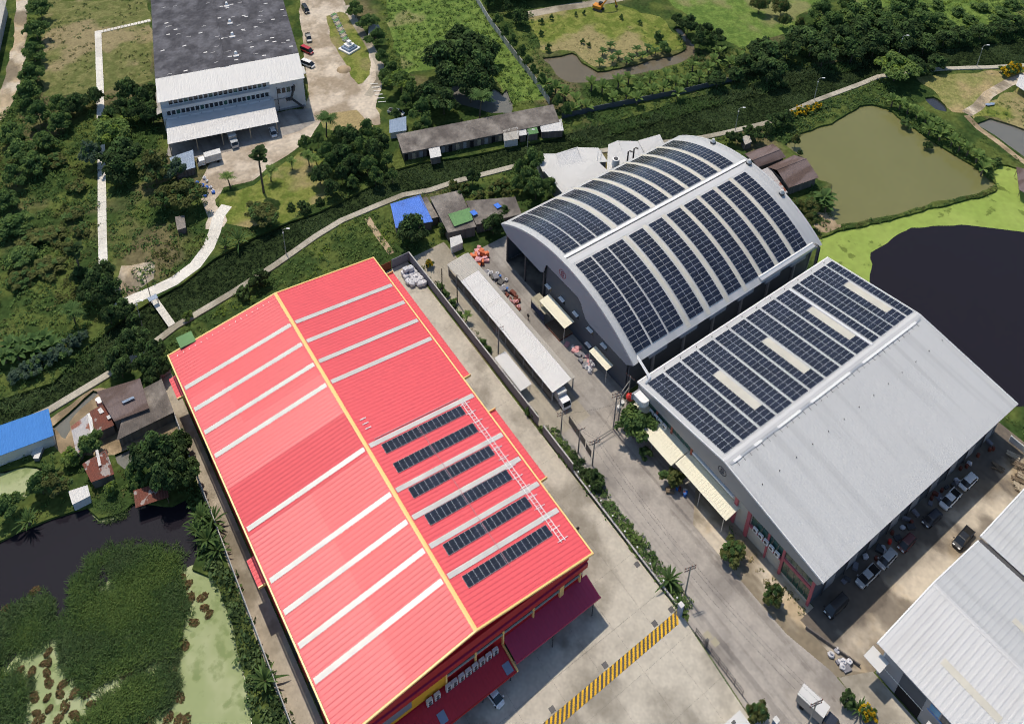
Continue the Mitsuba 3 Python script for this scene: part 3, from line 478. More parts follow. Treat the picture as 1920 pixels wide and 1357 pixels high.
put('pipe', MB().tube([rp(-98.6, 42.6, .12), rp(-98.6, 60.8, .12)], .09, 5), 'pink_plastic', cd); put('pipe', MB().tube([rp(-97.0, 50.9, .2), rp(-67.0, 50.9, .2)], .05, 5), 'pink_plastic', cd)
for k in range(5):
    x = -103.5 + k * 1.1
    if k < 3: put('bracket', MB().slab([rp(x, 43.3, .2), rp(x, 42.1, .2), rp(x + .15, 42.1, .2), rp(x + .15, 43.3, .2)], .12), 'white_paint', cd)

# ---------------------------------------------------------------- the grey gabled factory with panels on one slope
BX0, BX1, BY0, BY1, BE, BR = -83.05, -37.2, 94.1, 153.6, 10.5, 14.0
XM = (BX0 + BX1) / 2; BW = (BX1 - BX0) / 2; BS = (BR - BE) / BW
zb_ = lambda x: BR - abs(x - XM) * BS
gb = building('grey_factory', 'grey gabled factory hall with solar panels on one slope and a bare pale slope')
put('roof', ribbed((BX0, BY1, BE), (BX0, BY0, BE), (XM, BY1, BR), (XM, BY0, BR), 0.6, 0.03), 'grey_sheet', gb)
put('roof', ribbed((BX1, BY0, BE), (BX1, BY1, BE), (XM, BY0, BR), (XM, BY1, BR), 0.6, 0.03), 'grey_sheet', gb)
put('ridge_cap', MB().slab([(XM - .6, BY0 - .04, BR - .03), (XM, BY0 - .04, BR + .10), (XM, BY1 + .04, BR + .10), (XM - .6, BY1 + .04, BR - .03)], .05).slab([(XM, BY0 - .04, BR + .10), (XM + .6, BY0 - .04, BR - .03), (XM + .6, BY1 + .04, BR - .03), (XM, BY1 + .04, BR + .10)], .05), 'pale_sheet', gb)
put('wall', MB().box(BX0 + .8, BX0 + 1.1, BY0 + .81, BY1 - .8, 0.03, BE - .1), 'grey_wall', gb); put('wall', MB().box(BX1 - 1.9, BX1 - 1.6, BY0 + .81, BY1 - .8, 0.03, BE - .05), 'dark_wall', gb)  # car park side wall: shade under the eave put into its dark colour
for k in range(9): put('downpipe', MB().cyl(BX1 - 1.4, BY0 + 4 + k * 6.2, .04, BE - .1, .09, 6), 'dark_steel', gb); put('panel', MB().box(BX1 - 1.59, BX1 - 1.55, BY0 + 5 + k * 6.2, BY0 + 7.5 + k * 6.2, .1, 3.2), 'grey_wall', gb)
for yy, m in ((BY0 + .8, 'cream_wall'), (BY1 - 1.1, 'grey_wall')):
    put('wall', MB().wall([(BX0 + .8, yy, .03), (BX1 - 1.6, yy, .03), (BX1 - 1.6, yy, BE), (XM, yy, BR - .2), (BX0 + .8, yy, BE)][::1], (0, -1, 0), .3 if yy < 100 else -.3), m, gb)
put('fascia', MB().hull([(x, y, z) for y in (BY0 + .05, BY0 + .35) for x, z in ((BX0 + .1, 8.3), (BX1 - .9, 8.3), (BX1 - .1, BE - .1), (BX0 + .1, BE - .1), (XM, BR - .15))]), 'fascia_grey', gb, label='tall grey gable band over the front windows')
lg = put('emblem', MB().tri(trimesh.creation.annulus(0.78, 0.92, 0.06)), 'logo_dark', gb, label='dark round emblem with a letter S')
def face_y(mesh, x, y, z):
    m = mesh.copy(); v = m.vertices; m.vertices = np.c_[x + v[:, 0], y - v[:, 2], z + v[:, 1]]; return MB().tri(m)
def emblem(key, par, x, y, z, bs, r):
    ring = trimesh.creation.annulus(r * .88, r, 0.06, sections=28); s = meshkit.text_mesh('S', r * 1.15, 0.06); b = s.bounds.mean(0); s.apply_translation([-b[0], -b[1], 0])
    scene[key] = mikit.ply(face_y(ring, x, y, z).mesh(), bs); put('letter', face_y(s, x, y, z), bs, key)
emblem(lg, gb, -60.2, BY0 + .03, 11.0, 'logo_dark', 1.0)
yf = BY0 + .8
def winrow(x0, x1, z0, z1, n, m='teal_glass', par=None):
    for k in range(n):
        a, b = x0 + (x1 - x0) * k / n, x0 + (x1 - x0) * (k + 1) / n
        w = put('window', MB().box(a + .08, b - .08, yf - .06, yf - .002, z0, z1), m, par or gb)
        put('frame', MB().box(a, a + .07, yf - .1, yf - .003, z0, z1), 'dark_steel', w)
winrow(-81.5, -67.6, 5.9, 7.9, 12); winrow(-52.6, -45.3, 4.6, 7.9, 6); winrow(-45.0, -38.9, 5.6, 8.1, 5); winrow(-45.0, -38.9, 1.0, 4.5, 5)
for x in (-82.0, -77.6, -73.4, -68.0): put('column', MB().box(x - .18, x + .18, yf - .3, yf - .004, 0.03, 8.4), 'brown_column', gb)
for x, w in ((-56.3, .7), (-53.2, .7), (-48.6, .3), (-45.2, .45), (-38.9, .45)): put('column', MB().box(x - w / 2, x + w / 2, yf - .35, yf - .004, 0.03, 8.4), 'pink_column', gb)
put('beam', MB().box(-45.0, -39.1, yf - .3, yf - .006, 4.6, 5.3), 'pink_column', gb); put('beam', MB().box(-52.8, -45.4, yf - .5, yf - .006, 4.1, 4.45), 'pink_column', gb)
put('beam', MB().box(-67.2, -56.8, yf - .9, yf - .005, 7.4, 7.7), 'white_paint', gb); put('window', MB().box(-66.8, -57.2, yf - .05, yf - .003, 7.8, 8.25), 'blue_glass', gb)
can = put('canopy', ribbed((-82.6, 90.4, 4.6), (-68.8, 90.4, 4.6), (-82.6, 94.85, 5.4), (-68.8, 94.85, 5.4), 0.6, 0.03), 'cream_sheet', gb, label='cream entrance canopy nearer the lane gate')
can = put('canopy', ribbed((-68.6, 91.2, 4.9), (-55.4, 91.2, 4.9), (-68.6, 94.85, 5.5), (-55.4, 94.85, 5.5), 0.6, 0.03), 'cream_sheet', gb, label='cream canopy over the dark carport')
for x in (-82, -75, -69, -62, -56): put('post', MB().cyl(x, 91.4, .03, 4.7, .08), 'steel', gb)
put('gutter', MB().box(BX0 - .25, BX0 + .02, BY0 - .1, BY1 + .1, BE - .3, BE + .08), 'white_paint', gb)
for xx in (BY0 - .06, BY1 - .06):
    for sgn in (-1, 1):
        pts = [(XM + sgn * BW, xx, BE - .3), (XM, xx, BR - .3), (XM, xx, BR + .09), (XM + sgn * BW, xx, BE + .09)]
        put('verge_trim', MB().hull(pts + [(x, y + .12, z) for x, y, z in pts]), 'white_paint', gb)
tray = put('cable_tray', MB().box(0, 1, 0, 1, 0, 1), 'steel', gb); scene[tray] = mikit.ply(MB().slab([(XM + .75, BY0 + .6, zb_(XM + .75) + .16), (XM + 1.15, BY0 + .6, zb_(XM + 1.15) + .16), (XM + 1.15, BY1 - 1, zb_(XM + 1.15) + .16), (XM + .75, BY1 - 1, zb_(XM + .75) + .16)], .12).mesh(), 'steel')
for a, b in ((95.5, 97.4), (101, 103), (107.5, 114), (117, 129), (133, 151)): put('cover', MB().slab([(XM + .7, a, zb_(XM + .7) + .24), (XM + 1.2, a, zb_(XM + 1.2) + .24), (XM + 1.2, b, zb_(XM + 1.2) + .24), (XM + .7, b, zb_(XM + .7) + .24)], .06), 'white_paint', tray)
for k in range(34):
    y = 96 + k * 1.66; put('bracket', MB().slab([(XM + .7, y, zb_(XM + .7) + .1), (XM + 1.9, y, zb_(XM + 1.9) + .1), (XM + 1.9, y + .07, zb_(XM + 1.9) + .1), (XM + .7, y + .07, zb_(XM + .7) + .1)], .06), 'dark_steel', tray)
put('cable_tray', MB().slab([(BX0 + 1.2, 138.2, zb_(BX0 + 1.2) + .15), (XM - .7, 138.2, zb_(XM - .7) + .15), (XM - .7, 138.7, zb_(XM - .7) + .15), (BX0 + 1.2, 138.7, zb_(BX0 + 1.2) + .15)], .1), 'alloy', gb)
for k in range(13):
    for x, y in ((BX0 + .6, BY0 + 2 + k * 4.6), (XM + 6.5, BY0 + 3 + k * 4.6)):
        put('vent_pipe', MB().cyl(x, y, zb_(x), zb_(x) + .3, .09, 6), 'dark_steel', gb)
ex = np.array([0, 1.0, 0]); ey = np.array([-1, 0, -BS]) / math.hypot(1, BS); nz = np.array([-BS, 0, 1]) / math.hypot(1, BS)
strips = [(95.3 + 4.81 * k, 2, k in (2, 5, 8), 'doubled strip %d' % (k + 1)) for k in range(9)] + [(139.1, 1, False, ''), (141.7, 2, False, ''), (146.3, 2, True, ''), (151.05, 1, False, '')]
ordn = ['first', 'second', 'third', 'fourth', 'fifth', 'sixth', 'seventh', 'eighth', 'ninth', 'tenth', 'eleventh', 'twelfth', 'thirteenth']
for i, (y0, n, sky, _) in enumerate(strips):
    lab = '%s panel strip from the lane on the grey gabled roof%s' % (ordn[i], ', broken by a skylight' if sky else (', one panel wide' if n == 1 else ''))
    a = thing('solar_array', lab, 'solar panels')
    for c in range(n):
        for r in range(19):
            if sky and c == 1 and 6 <= r < 16: continue
            x = -81.75 + 1.083 * (r + .5)
            place(num(a + '__solar_panel'), 'solar_panel_form', frame4(np.array([x, y0 + 1.06 + 2.13 * c, zb_(x) + .10]), ex, ey, nz))
    for d in (.4, 1.7): put('rail', MB().slab([(-81.7, y0 + d, zb_(-81.7) + .09), (-61.3, y0 + d, zb_(-61.3) + .09), (-61.3, y0 + d + .06, zb_(-61.3) + .09), (-81.7, y0 + d + .06, zb_(-81.7) + .09)], .05), 'alloy', a)
    if sky:
        s = y0 + 2.2
        put('skylight_strip', MB().slab([(-75.2, s, zb_(-75.2) + .06), (-64.5, s, zb_(-64.5) + .06), (-64.5, s + 1.95, zb_(-64.5) + .06), (-75.2, s + 1.95, zb_(-75.2) + .06)], .04), 'cream_skylight', gb)
for k, x in enumerate((-80.2, -79.1, -78.0, -76.9)): pass
for x0, st in ((-79.2, 4), (-51.7, 5)):
    for k in range(st):
        x = x0 + k * 1.25
        a = thing('air_conditioner', 'white fan unit in the row %s' % ('on the cream canopy edge of the grey factory' if st == 4 else 'on the pink ledge of the grey factory'), 'air conditioner', 'fan units on the grey factory front %d' % st)
        z = 5.35 if st == 4 else 4.45
        put('casing', MB().box(x, x + .95, yf - .75, yf - .36, z, z + 1.1), 'white_paint', a); put('fan', MB().tube([(x + .45, yf - .75, z + .55), (x + .45, yf - .78, z + .55)], .34, 10), 'dark_steel', a)
tk = thing('rooftop_hood', 'white round-fronted box hung on the corner wall of the grey factory', 'hood')
put('shell', MB().hull([(x, y, z) for z in (7.6, 9.2) for x, y in ((-82.2, 92.3), (-82.2, 94.0), (-79.4, 94.0), (-79.4, 93.0), (-79.7, 92.5), (-80.2, 92.3))]), 'white_paint', tk); put('rim', MB().box(-82.5, -82.22, 92.0, 94.05, 7.5, 9.3), 'grey_wall', tk)
fan = thing('red_lantern', 'round red bulb beside the corner of the grey factory', 'lantern'); put('shell', MB().tri(trimesh.creation.icosphere(2, .85).apply_translation([*[(-84.1,93.4)][0], 5.2])), 'red_plastic', fan, smooth=True); put('stem', MB().cyl(*[(-84.1,93.4)][0], 0, 4.4, .08), 'dark_steel', fan)

# ---------------------------------------------------------------- the arched factory
CX0, CX1, CXM, CY0, CY1, CE, CA = -133.6, -86.2, -110.0, 95.5, 155.0, 11.5, 19.6
CW = 23.65; CRAD = (CW ** 2 + (CA - CE) ** 2) / (2 * (CA - CE)); CZC = CA - CRAD; SMAX = CRAD * math.asin(CW / CRAD)
def arc(s, d=0.0): q = s / CRAD; return CXM + (CRAD + d) * math.sin(q), CZC + (CRAD + d) * math.cos(q)
gc = building('arched_factory', 'big grey barrel-vaulted hall carrying curved rows of solar panels')
def vault(y0, y1, s0, s1, d, t, n=36):
    o = MB(); s = np.linspace(s0, s1, n + 1); v = []
    for q in s:
        x, z = arc(q, d); xi, zi = arc(q, d - t); v += [(x, y0, z), (x, y1, z), (xi, y0, zi), (xi, y1, zi)]
    f = []
    for k in range(n):
        a, b = 4 * k, 4 * k + 4
        f += [[a, a + 1, b + 1], [a, b + 1, b], [a + 2, b + 3, a + 3], [a + 2, b + 2, b + 3], [a, b, b + 2], [a, b + 2, a + 2], [a + 1, a + 3, b + 3], [a + 1, b + 3, b + 1]]
    e = 4 * n; f += [[0, 2, 3], [0, 3, 1], [e, e + 3, e + 2], [e, e + 1, e + 3]]
    return o.add(v, f)
put('roof', vault(CY0 + 1.2, CY1 - .6, -SMAX - .3, SMAX + .3, 0, .25), 'grey_sheet', gc, smooth=30)
put('verge_trim', vault(CY0, CY0 + 1.19, -SMAX - .35, SMAX + .35, .06, .5), 'grey_sheet', gc, smooth=30); put('verge_trim', vault(CY1 - .59, CY1, -SMAX - .35, SMAX + .35, .06, .5), 'grey_sheet', gc, smooth=30)
put('ridge_cap', vault(CY0 + 1.0, CY1 - .7, -1.3, -.6, .16, .12, 2), 'white_paint', gc); put('ridge_flashing', vault(CY0 + 1.0, CY1 - .7, -.45, 1.4, .03, .02, 4), 'pale_sheet', gc)
put('cable_tray', vault(CY0 + 1.2, CY1 - 1, -.55, -.35, .12, .1, 1), 'dark_steel', gc)
gp = [(CX0 + .1, 10.9), (-131.3, 9.4), (-118.0, 9.4), (-116.9, 10.2), (-116.2, 13.0), (-115.6, 13.6), (-104.6, 13.8), (-103.4, 13.0), (-102.6, 11.4), (-101.6, 9.9), (-100.2, 9.4), (-88.2, 9.3), (CX1 - .1, 10.9)] + [arc(s, -.3) for s in np.linspace(SMAX, -SMAX, 33)]
def plate_y(pts, y, t, bs, par, name, **k):
    m = trimesh.creation.extrude_polygon(P(pts).buffer(0), t, engine='earcut'); q = m.vertices; m.vertices = np.c_[q[:, 0], y + q[:, 2], q[:, 1]]; m.faces = m.faces[:, ::-1]; return put(name, MB().tri(m), bs, par, **k)
plate_y(gp, CY0 + .05, .25, 'gable_sheet', gc, 'gable_panel', label='grey curved gable sheet with a notched lower edge')
lg = put('emblem', MB().box(0, 1, 0, 1, 0, 1), 'logo_red', gc, label='faded red round emblem with a letter S'); emblem(lg, gc, -110.1, CY0 + .02, 15.9, 'logo_red', 1.15)
yw = CY0 + .75
plate_y([(-116.5, .03), (-88.4, .03)] + [arc(s, -.6) for s in np.linspace(SMAX - 2.5, -6.6, 20)], yw, .3, 'dark_wall', gc, 'wall')
put('wall', MB().box(-132.4, -132.1, CY0 + .9, CY1 - .8, .03, 11.3), 'dark_wall', gc); struct('hall_floor', MB().box(-132, -89, CY0 + .6, CY1 - 1, 0, .06), 'shaded_floor'); put('wall', MB().box(-88.4, -88.1, yw + .3, CY1 - .8, .03, 11.3), 'dark_wall', gc)  # shade of hall and gap put into dark floor and gap-side wall colours
plate_y([(-132.4, .03), (-88.1, .03)] + [arc(s, -.5) for s in np.linspace(SMAX - 1.2, -SMAX + 1.2, 24)], CY1 - .8, .2, 'grey_wall', gc, 'wall')
plate_y([(-132.0, .03), (-116.9, .03)] + [arc(s, -.6) for s in np.linspace(-7.2, -SMAX + 1.5, 14)], yw + 8.5, .2, 'void', gc, 'inner_wall')
for x in (-131.9, -124.4, -117.2): put('column', MB().box(x - .2, x + .2, CY0 + .5, CY0 + .9, .03, 9.6), 'dark_steel', gc)
for k in range(6): put('column', MB().box(-88.05, -87.6, 103 + 9 * k, 103.5 + 9 * k, .03, 11.2), 'grey_wall', gc)
for k in range(6): put('side_flashing', MB().box(-87.4, -86.5, 100.5 + 8.9 * k, 105.5 + 8.9 * k, 9.3, 11.0), 'gable_sheet', gc)
for (px, py) in ((1028, 539), (1053, 560), (1079, 587), (1105, 617), (1103, 645), (1133, 647)): pass
for x, z in ((-115.3, 6.8), (-110.3, 7.4), (-105.3, 7.5), (-100.3, 7.4), (-100.4, 2.4), (-95.6, 7.2)):
    h = put('window_hood', MB().slab([(x - .85, yw - .75, z), (x + .85, yw - .75, z), (x + .85, yw - .004, z + .1), (x - .85, yw - .004, z + .1)], .06), 'white_paint', gc); put('window', MB().box(x - .85, x + .85, yw - .05, yw - .003, z - 1.3, z - .1), 'dark_glass', h)
put('canopy', MB().slab([(-114.3, 92.7, 5.2), (-105.0, 92.7, 5.2), (-105.0, 95.5, 5.6), (-114.3, 95.5, 5.6)], .08), 'cream_sheet', gc, label='long cream door canopy'); put('canopy', MB().slab([(-97.7, 93.7, 4.8), (-91.8, 93.7, 4.8), (-91.8, 95.6, 5.1), (-97.7, 95.6, 5.1)], .08), 'cream_sheet', gc, label='short cream door canopy')
for x, y, z in ((-114.1, 92.9, 5.1), (-105.2, 92.9, 5.1), (-97.5, 93.9, 4.7), (-92, 93.9, 4.7)): put('post', MB().cyl(x, y, .05, z, .07), 'steel', gc)
sh = thing('guard_shelter', 'drab lean-to shelter hung with dark cloth beside the arched factory door', 'shelter')
put('roof', MB().slab([(-117.1, 92.3, 3.5), (-111.6, 92.3, 3.5), (-111.6, 94.9, 3.7), (-117.1, 94.9, 3.7)], .08), 'drab_sheet', sh)
for x in (-116.9, -114.3, -111.8):
    for y in (92.5, 94.6): put('post', MB().cyl(x, y, .05, 3.6, .07), 'dark_steel', sh)
put('curtain', MB().box(-116.8, -112, 92.45, 92.5, .6, 2.6), 'cloth_blue', sh); put('deck', MB().box(-111.4, -106.0, 92.4, 96.8, .05, .35), 'brown_scrap', sh)
for k in range(12): put('plank', MB().box(-111.3 + k * .44, -110.95 + k * .44, 92.5, 96.7, .35, .4), 'timber', sh)
exs = np.array([0, 1.0, 0])
def arched_array(y0, n, side, lab):
    a = thing('solar_array', lab, 'solar panels')
    for c in range(n):
        for r in range(20):
            s = (2.0 + 1.105 * (r + .5)) if side > 0 else -(1.72 + 1.09 * (r + .5)); q = s / CRAD; x, z = arc(s, .09)
            e2 = np.array([math.cos(q), 0, -math.sin(q)]); n3 = np.array([math.sin(q), 0, math.cos(q)])
            place(num(a + '__solar_panel'), 'solar_panel_form', frame4(np.array([x, y0 + 1.06 + 2.12 * c, z]), exs, -e2, n3))
    for d in (.4, 1.7): put('rail', vault(y0 + d, y0 + d + .06, *( (2.1, 24.0) if side > 0 else (-23.4, -1.8)), .085, .06, 12), 'alloy', a)
ys = [97.2, 101.85, 106.5, 112.6, 118.6, 124.4, 129.9, 135.4, 141.0, 146.6]
for i, y in enumerate(ys):
    arched_array(y, 2, 1, '%s panel strip from the lane, on the vault slope facing the gabled hall' % ordn[i])
    arched_array(y, 2, -1, '%s panel strip from the lane, on the vault slope facing the canal' % ordn[i])
    if 2 <= i:
        g0, g1 = y + 4.35, (ys[i + 1] if i + 1 < len(ys) else 152.4) - .1
        m = (g0 + g1) / 2
        if i + 1 < len(ys):
            put('skylight_strip', vault(m - .5, m + .5, 1.5, SMAX - .1, .035, .03, 24), 'cream_skylight', gc, smooth=30); put('skylight_strip', vault(m - .5, m + .5, -SMAX + .1, -1.5, .035, .03, 24), 'cream_skylight', gc, smooth=30)
dt = thing('duct_run', 'silver cable duct along the far eave of the arched roof', 'duct')
put('duct', MB().box(CX1 - .9, CX1 + .1, 134, 152.5, CE + .15, CE + .75), 'steel', dt); put('lid', MB().box(CX1 - 1.1, CX1 - .8, 134, 152.6, CE + .5, CE + .95), 'white_paint', dt)
for k in range(3): put('bend', MB().tube([(CX1 - .6 + .3 * k, 152.4, CE + .6), (CX1 - .4 + .3 * k, 153, CE + .9), (CX1 + .1 + .3 * k, 153.4, CE + .2), (CX1 + .2 + .3 * k, 153.5, 6), (CX1 + .2 + .3 * k, 153.5, .1)], .14, 6), 'pole_concrete' if k < 2 else 'dark_steel', dt)
br = thing('cable_bridge', 'white cable duct spanning the gap between the arched and gabled roofs', 'duct'); put('duct', MB().tube([(-87.6, 97.4, 11.9), (-82.3, 96.6, 11.0)], .3, 4), 'white_paint', br); put('duct', MB().tube([(-82.3, 96.6, 11.0), (-81.9, 95.0, 11.0), (-81.9, 94.9, 11.0)], .2, 4), 'alloy', br)
for k, q in enumerate([(-121.0,154.5),(-110.0,155.0),(-98.6,153.1)]):
    s = [-11.5, .6, 11.5][k]; x, z = arc(s); vt = thing('roof_fan', ['ventilator standing on the far rim of the vault, canal side', 'ventilator on the far rim of the vault, at its crown', 'ventilator on the far rim of the vault, nearest the fish huts'][k], 'ventilator')
    put('base', MB().box(x - .5, x + .5, 153.3, 154.3, z - .1, z + .7), 'dark_steel', vt); put('cowl', MB().cyl(x, 153.8, z + .7, z + 1.5, .6, 10, .35), 'off_white', vt)
# ---------------------------------------------------------------- the other buildings
def rot_pts(pts, z): return [(x, y, z) for x, y in pts]
def ccw(p):
    p = [tuple(q) for q in p]; a = sum(p[i][0] * p[(i + 1) % len(p)][1] - p[(i + 1) % len(p)][0] * p[i][1] for i in range(len(p)))
    return p if a > 0 else p[::-1]
def shack(name, label, quad_, z0, z1, bs, wall='board_wall', cat='house', inset=0.35, rib=0.5, walls=True, group=None, parent=None, posts=False):
    """A small house under one sheet roof: quad_ = two eave points, then the two high points above them."""
    k = parent or thing(name, label, cat, group)
    e0, e1, r1, r0 = [np.array([*q, z]) for q, z in zip(quad_, (z0, z0, z1, z1))]
    if np.cross(e1 - e0, r0 - e0)[2] < 0: e0, e1, r0, r1 = e1, e0, r1, r0
    put('roof', ribbed(e0, e1, r0, r1, rib, 0.035), bs, k)
    pg = P([q[:2] for q in (e0, e1, r1, r0)]).buffer(-inset, join_style=2)
    if posts:
        for q in list(pg.exterior.coords)[:4]: put('post', MB().cyl(q[0], q[1], 0, z0 - .05, .07, 6), 'timber', k)
    elif walls and pg.area > 1:
        c = list(pg.exterior.coords)[:-1]; n3 = np.cross(e1 - e0, r0 - e0); top = lambda x, y: e0[2] - (n3[0] * (x - e0[0]) + n3[1] * (y - e0[1])) / n3[2] - .08
        for i in range(len(c)):
            a, b = c[i], c[(i + 1) % len(c)]; d = np.array([b[1] - a[1], a[0] - b[0], 0.0]); d /= np.linalg.norm(d) + 1e-9
            put('wall', MB().hull([(q[0] - s * d[0], q[1] - s * d[1], z) for q in (a, b) for s in (0, .12) for z in (0, top(*q))]), wall, k)
            L = math.dist(a, b)
            if L > 3:
                m = [(a[j] * .5 + b[j] * .5) for j in (0, 1)]; u = [(b[j] - a[j]) / L for j in (0, 1)]
                sgn = 1 if pg.contains(sg.Point(m[0] - .3 * d[0], m[1] - .3 * d[1])) else -1
                hz_ = min(z0 - .35, 2.2)
                if hz_ > 1.2: put('window', MB().hull([(m[0] + t * u[0] + s * sgn * d[0], m[1] + t * u[1] + s * sgn * d[1], z) for t in (-.6, .6) for s in (.005, .05) for z in (hz_ - .9, hz_)]), 'dark_glass', k)
    return k
def gable_roof(name, label, pts, zr, ze, bs, wall, cat='house', rib=0.5):
    """pts: eave a0 a1, ridge a0 a1, eave b0 b1 (all as seen along the ridge)."""
    k = thing(name, label, cat); a0, a1, r0, r1, b0, b1 = pts
    for e0, e1, q0, q1 in ((a0, a1, r0, r1), (b1, b0, r1, r0)):
        E0, E1, R0, R1 = np.array([*e0, ze]), np.array([*e1, ze]), np.array([*q0, zr]), np.array([*q1, zr])
        if np.cross(E1 - E0, R0 - E0)[2] < 0: E0, E1, R0, R1 = E1, E0, R1, R0
        put('roof', ribbed(E0, E1, R0, R1, rib, 0.04), bs, k)
    pg = P([a0, a1, b1, b0]).convex_hull.buffer(-.5, join_style=2)
    put('wall', MB().extrude(pg.difference(pg.buffer(-.2)), 0, ze - .1), wall, k)
    put('ridge_cap', MB().tube([(*r0, zr + .03), (*r1, zr + .03)], .13, 6), bs, k)
    return k
# neighbours at the lower right: two gabled halls side by side
def ridge_x(name, label, x0, x1, y0, y1, ze, zr, m):
    k = building(name, label); ym = (y0 + y1) / 2
    put('roof', ribbed((x0, y0, ze), (x1, y0, ze), (x0, ym, zr), (x1, ym, zr), 0.9, 0.03), m, k); put('roof', ribbed((x1, y1, ze), (x0, y1, ze), (x1, ym, zr), (x0, ym, zr), 0.9, 0.03), 'grey_sheet', k)
    put('ridge_cap', MB().slab([(x0, ym - .4, zr + .02), (x1, ym - .4, zr + .02), (x1, ym, zr + .1), (x0, ym, zr + .1)], .04).slab([(x0, ym, zr + .1), (x1, ym, zr + .1), (x1, ym + .4, zr + .02), (x0, ym + .4, zr + .02)], .04), 'pale_sheet', k)
    put('wall', MB().wall([(x0 + 1.2, y0 + .6, .03), (x0 + 1.2, y1 - .6, .03), (x0 + 1.2, y1 - .6, ze), (x0 + 1.2, ym, zr - .15), (x0 + 1.2, y0 + .6, ze)], (-1, 0, 0), .25), 'white_wall', k)
    for y in (y0 + .6, y1 - .8): put('wall', MB().box(x0 + 1.46, x1, y, y + .2, .03, ze - .05), 'grey_wall', k)
    for a, b in (((x0 - .05, y0, ze), (x0 - .05, ym, zr)), ((x0 - .05, y1, ze), (x0 - .05, ym, zr))):
        put('verge_trim', MB().hull([(a[0] + dx, q[1], q[2] + dz) for q in (a, b) for dx in (-.1, .12) for dz in (-.25, .1)]), 'white_paint', k)
    return k
nh = ridge_x('pale_workshop', 'pale grey gabled workshop hall in the lower right corner', -27, 34, 95.3, 124.0, 8.0, 9.9, 'pale_sheet')
for x0, x1, y0, y1 in ((-19.6, -10.0, 100.7, 101.9), (-16.5, -11.5, 115.6, 116.7)):
    zz = lambda y: 9.9 - abs(y - 109.65) * 1.9 / 14.35
    put('skylight_strip', MB().slab([(x0, y0, zz(y0) + .07), (x1, y0, zz(y0) + .07), (x1, y1, zz(y1) + .07), (x0, y1, zz(y1) + .07)], .03), 'cream_skylight', nh)
yv = 95.9
for i, (x0, x1, z0, z1, m) in enumerate([(-22.3, -18.2, 3.2, 6.6, 'dark_wall'), (-22.3, -18.2, .1, 2.9, 'void'), (-17.4, -15.8, 5.2, 6.7, 'blue_glass'), (-15.6, -13.0, 5.0, 6.7, 'dark_glass'), (-12.8, -10.3, 5.0, 6.7, 'dark_glass'), (-10, -4, 5.4, 6.9, 'white_paint'), (-17.6, 20, 4.7, 4.9, 'blue_sheet')]):
    w = put('window' if m != 'void' else 'doorway', MB().box(x0, x1, yv - .06, yv - .003, z0, z1), m, nh)
put('lean_to', ribbed((-16.6, 90.9, 3.3), (14, 90.9, 3.3), (-16.6, 95.1, 3.9), (14, 95.1, 3.9), 0.5, .03), 'white_sheet', nh, label='white lean-to roof along its front wall')
put('canopy', MB().slab([(-27.6, 93.4, 5.4), (-24.6, 93.4, 5.4), (-24.6, 95.85, 5.6), (-27.6, 95.85, 5.6)], .08), 'white_sheet', nh, label='small white door hood'); put('belt', MB().box(-25.7, -18, yv - .05, yv - .002, 3.0, 3.12), 'white_paint', nh)
n2 = ridge_x('pale_workshop', 'second pale workshop hall beyond the dark roof gutter at the right edge', -27.2, 34, 124.9, 153.5, 8.1, 10.0, 'grey_sheet'); put('gutter', MB().box(-27, 34, 124.02, 124.88, 7.5, 7.8), 'dark_steel', n2)

# the long open shed beside the lane back
ls = thing('long_shed', 'long narrow open shed with a patchy pale roof between the two factories', 'shed')
for x0, x1, m in ((-136.2, -130.1, 'weathered_sheet'), (-130.05, -120.6, 'pale_sheet'), (-120.55, -116.0, 'weathered_sheet'), (-115.95, -94.5, 'pale_sheet')):
    put('roof', ribbed((x0, 81.4, 3.9), (x1, 81.4, 3.9), (x0, 86.4, 4.5), (x1, 86.4, 4.5), .4, .03), m if m != 'weathered_sheet' or x0 < -131 else 'pale_sheet', ls); put('roof', ribbed((x1, 87.6, 4.2), (x0, 87.6, 4.2), (x1, 86.42, 4.5), (x0, 86.42, 4.5), .4, .03), 'weathered_sheet', ls)
for k in range(13):
    x = -136 + k * 3.42; put('post', MB().box(x - .09, x + .09, 81.7, 81.9, .04, 3.85), 'grey_wall', ls); put('post', MB().box(x - .09, x + .09, 87.2, 87.4, .04, 4.1), 'grey_wall', ls)
for k in range(12): x = -136 + k * 3.42; put('mesh_panel', MB().box(x + .12, x + 3.3, 81.78, 81.83, .2, 2.3), 'dark_steel', ls)
put('back_wall', MB().box(-136, -94.8, 84.4, 84.5, .05, 4.0), 'dark_wall', ls)
ws = thing('carport', 'small white-roofed carport against the grey block wall', 'carport')
put('roof', ribbed((-108.8, 76.5, 3.0), (-99.0, 76.5, 3.0), (-108.8, 79.4, 3.2), (-99, 79.4, 3.2), .4, .03), 'white_sheet', ws)
for x in (-108.5, -104, -99.3):
    for y in (76.7, 79.2): put('post', MB().cyl(x, y, .05, 2.95, .06), 'steel', ws)
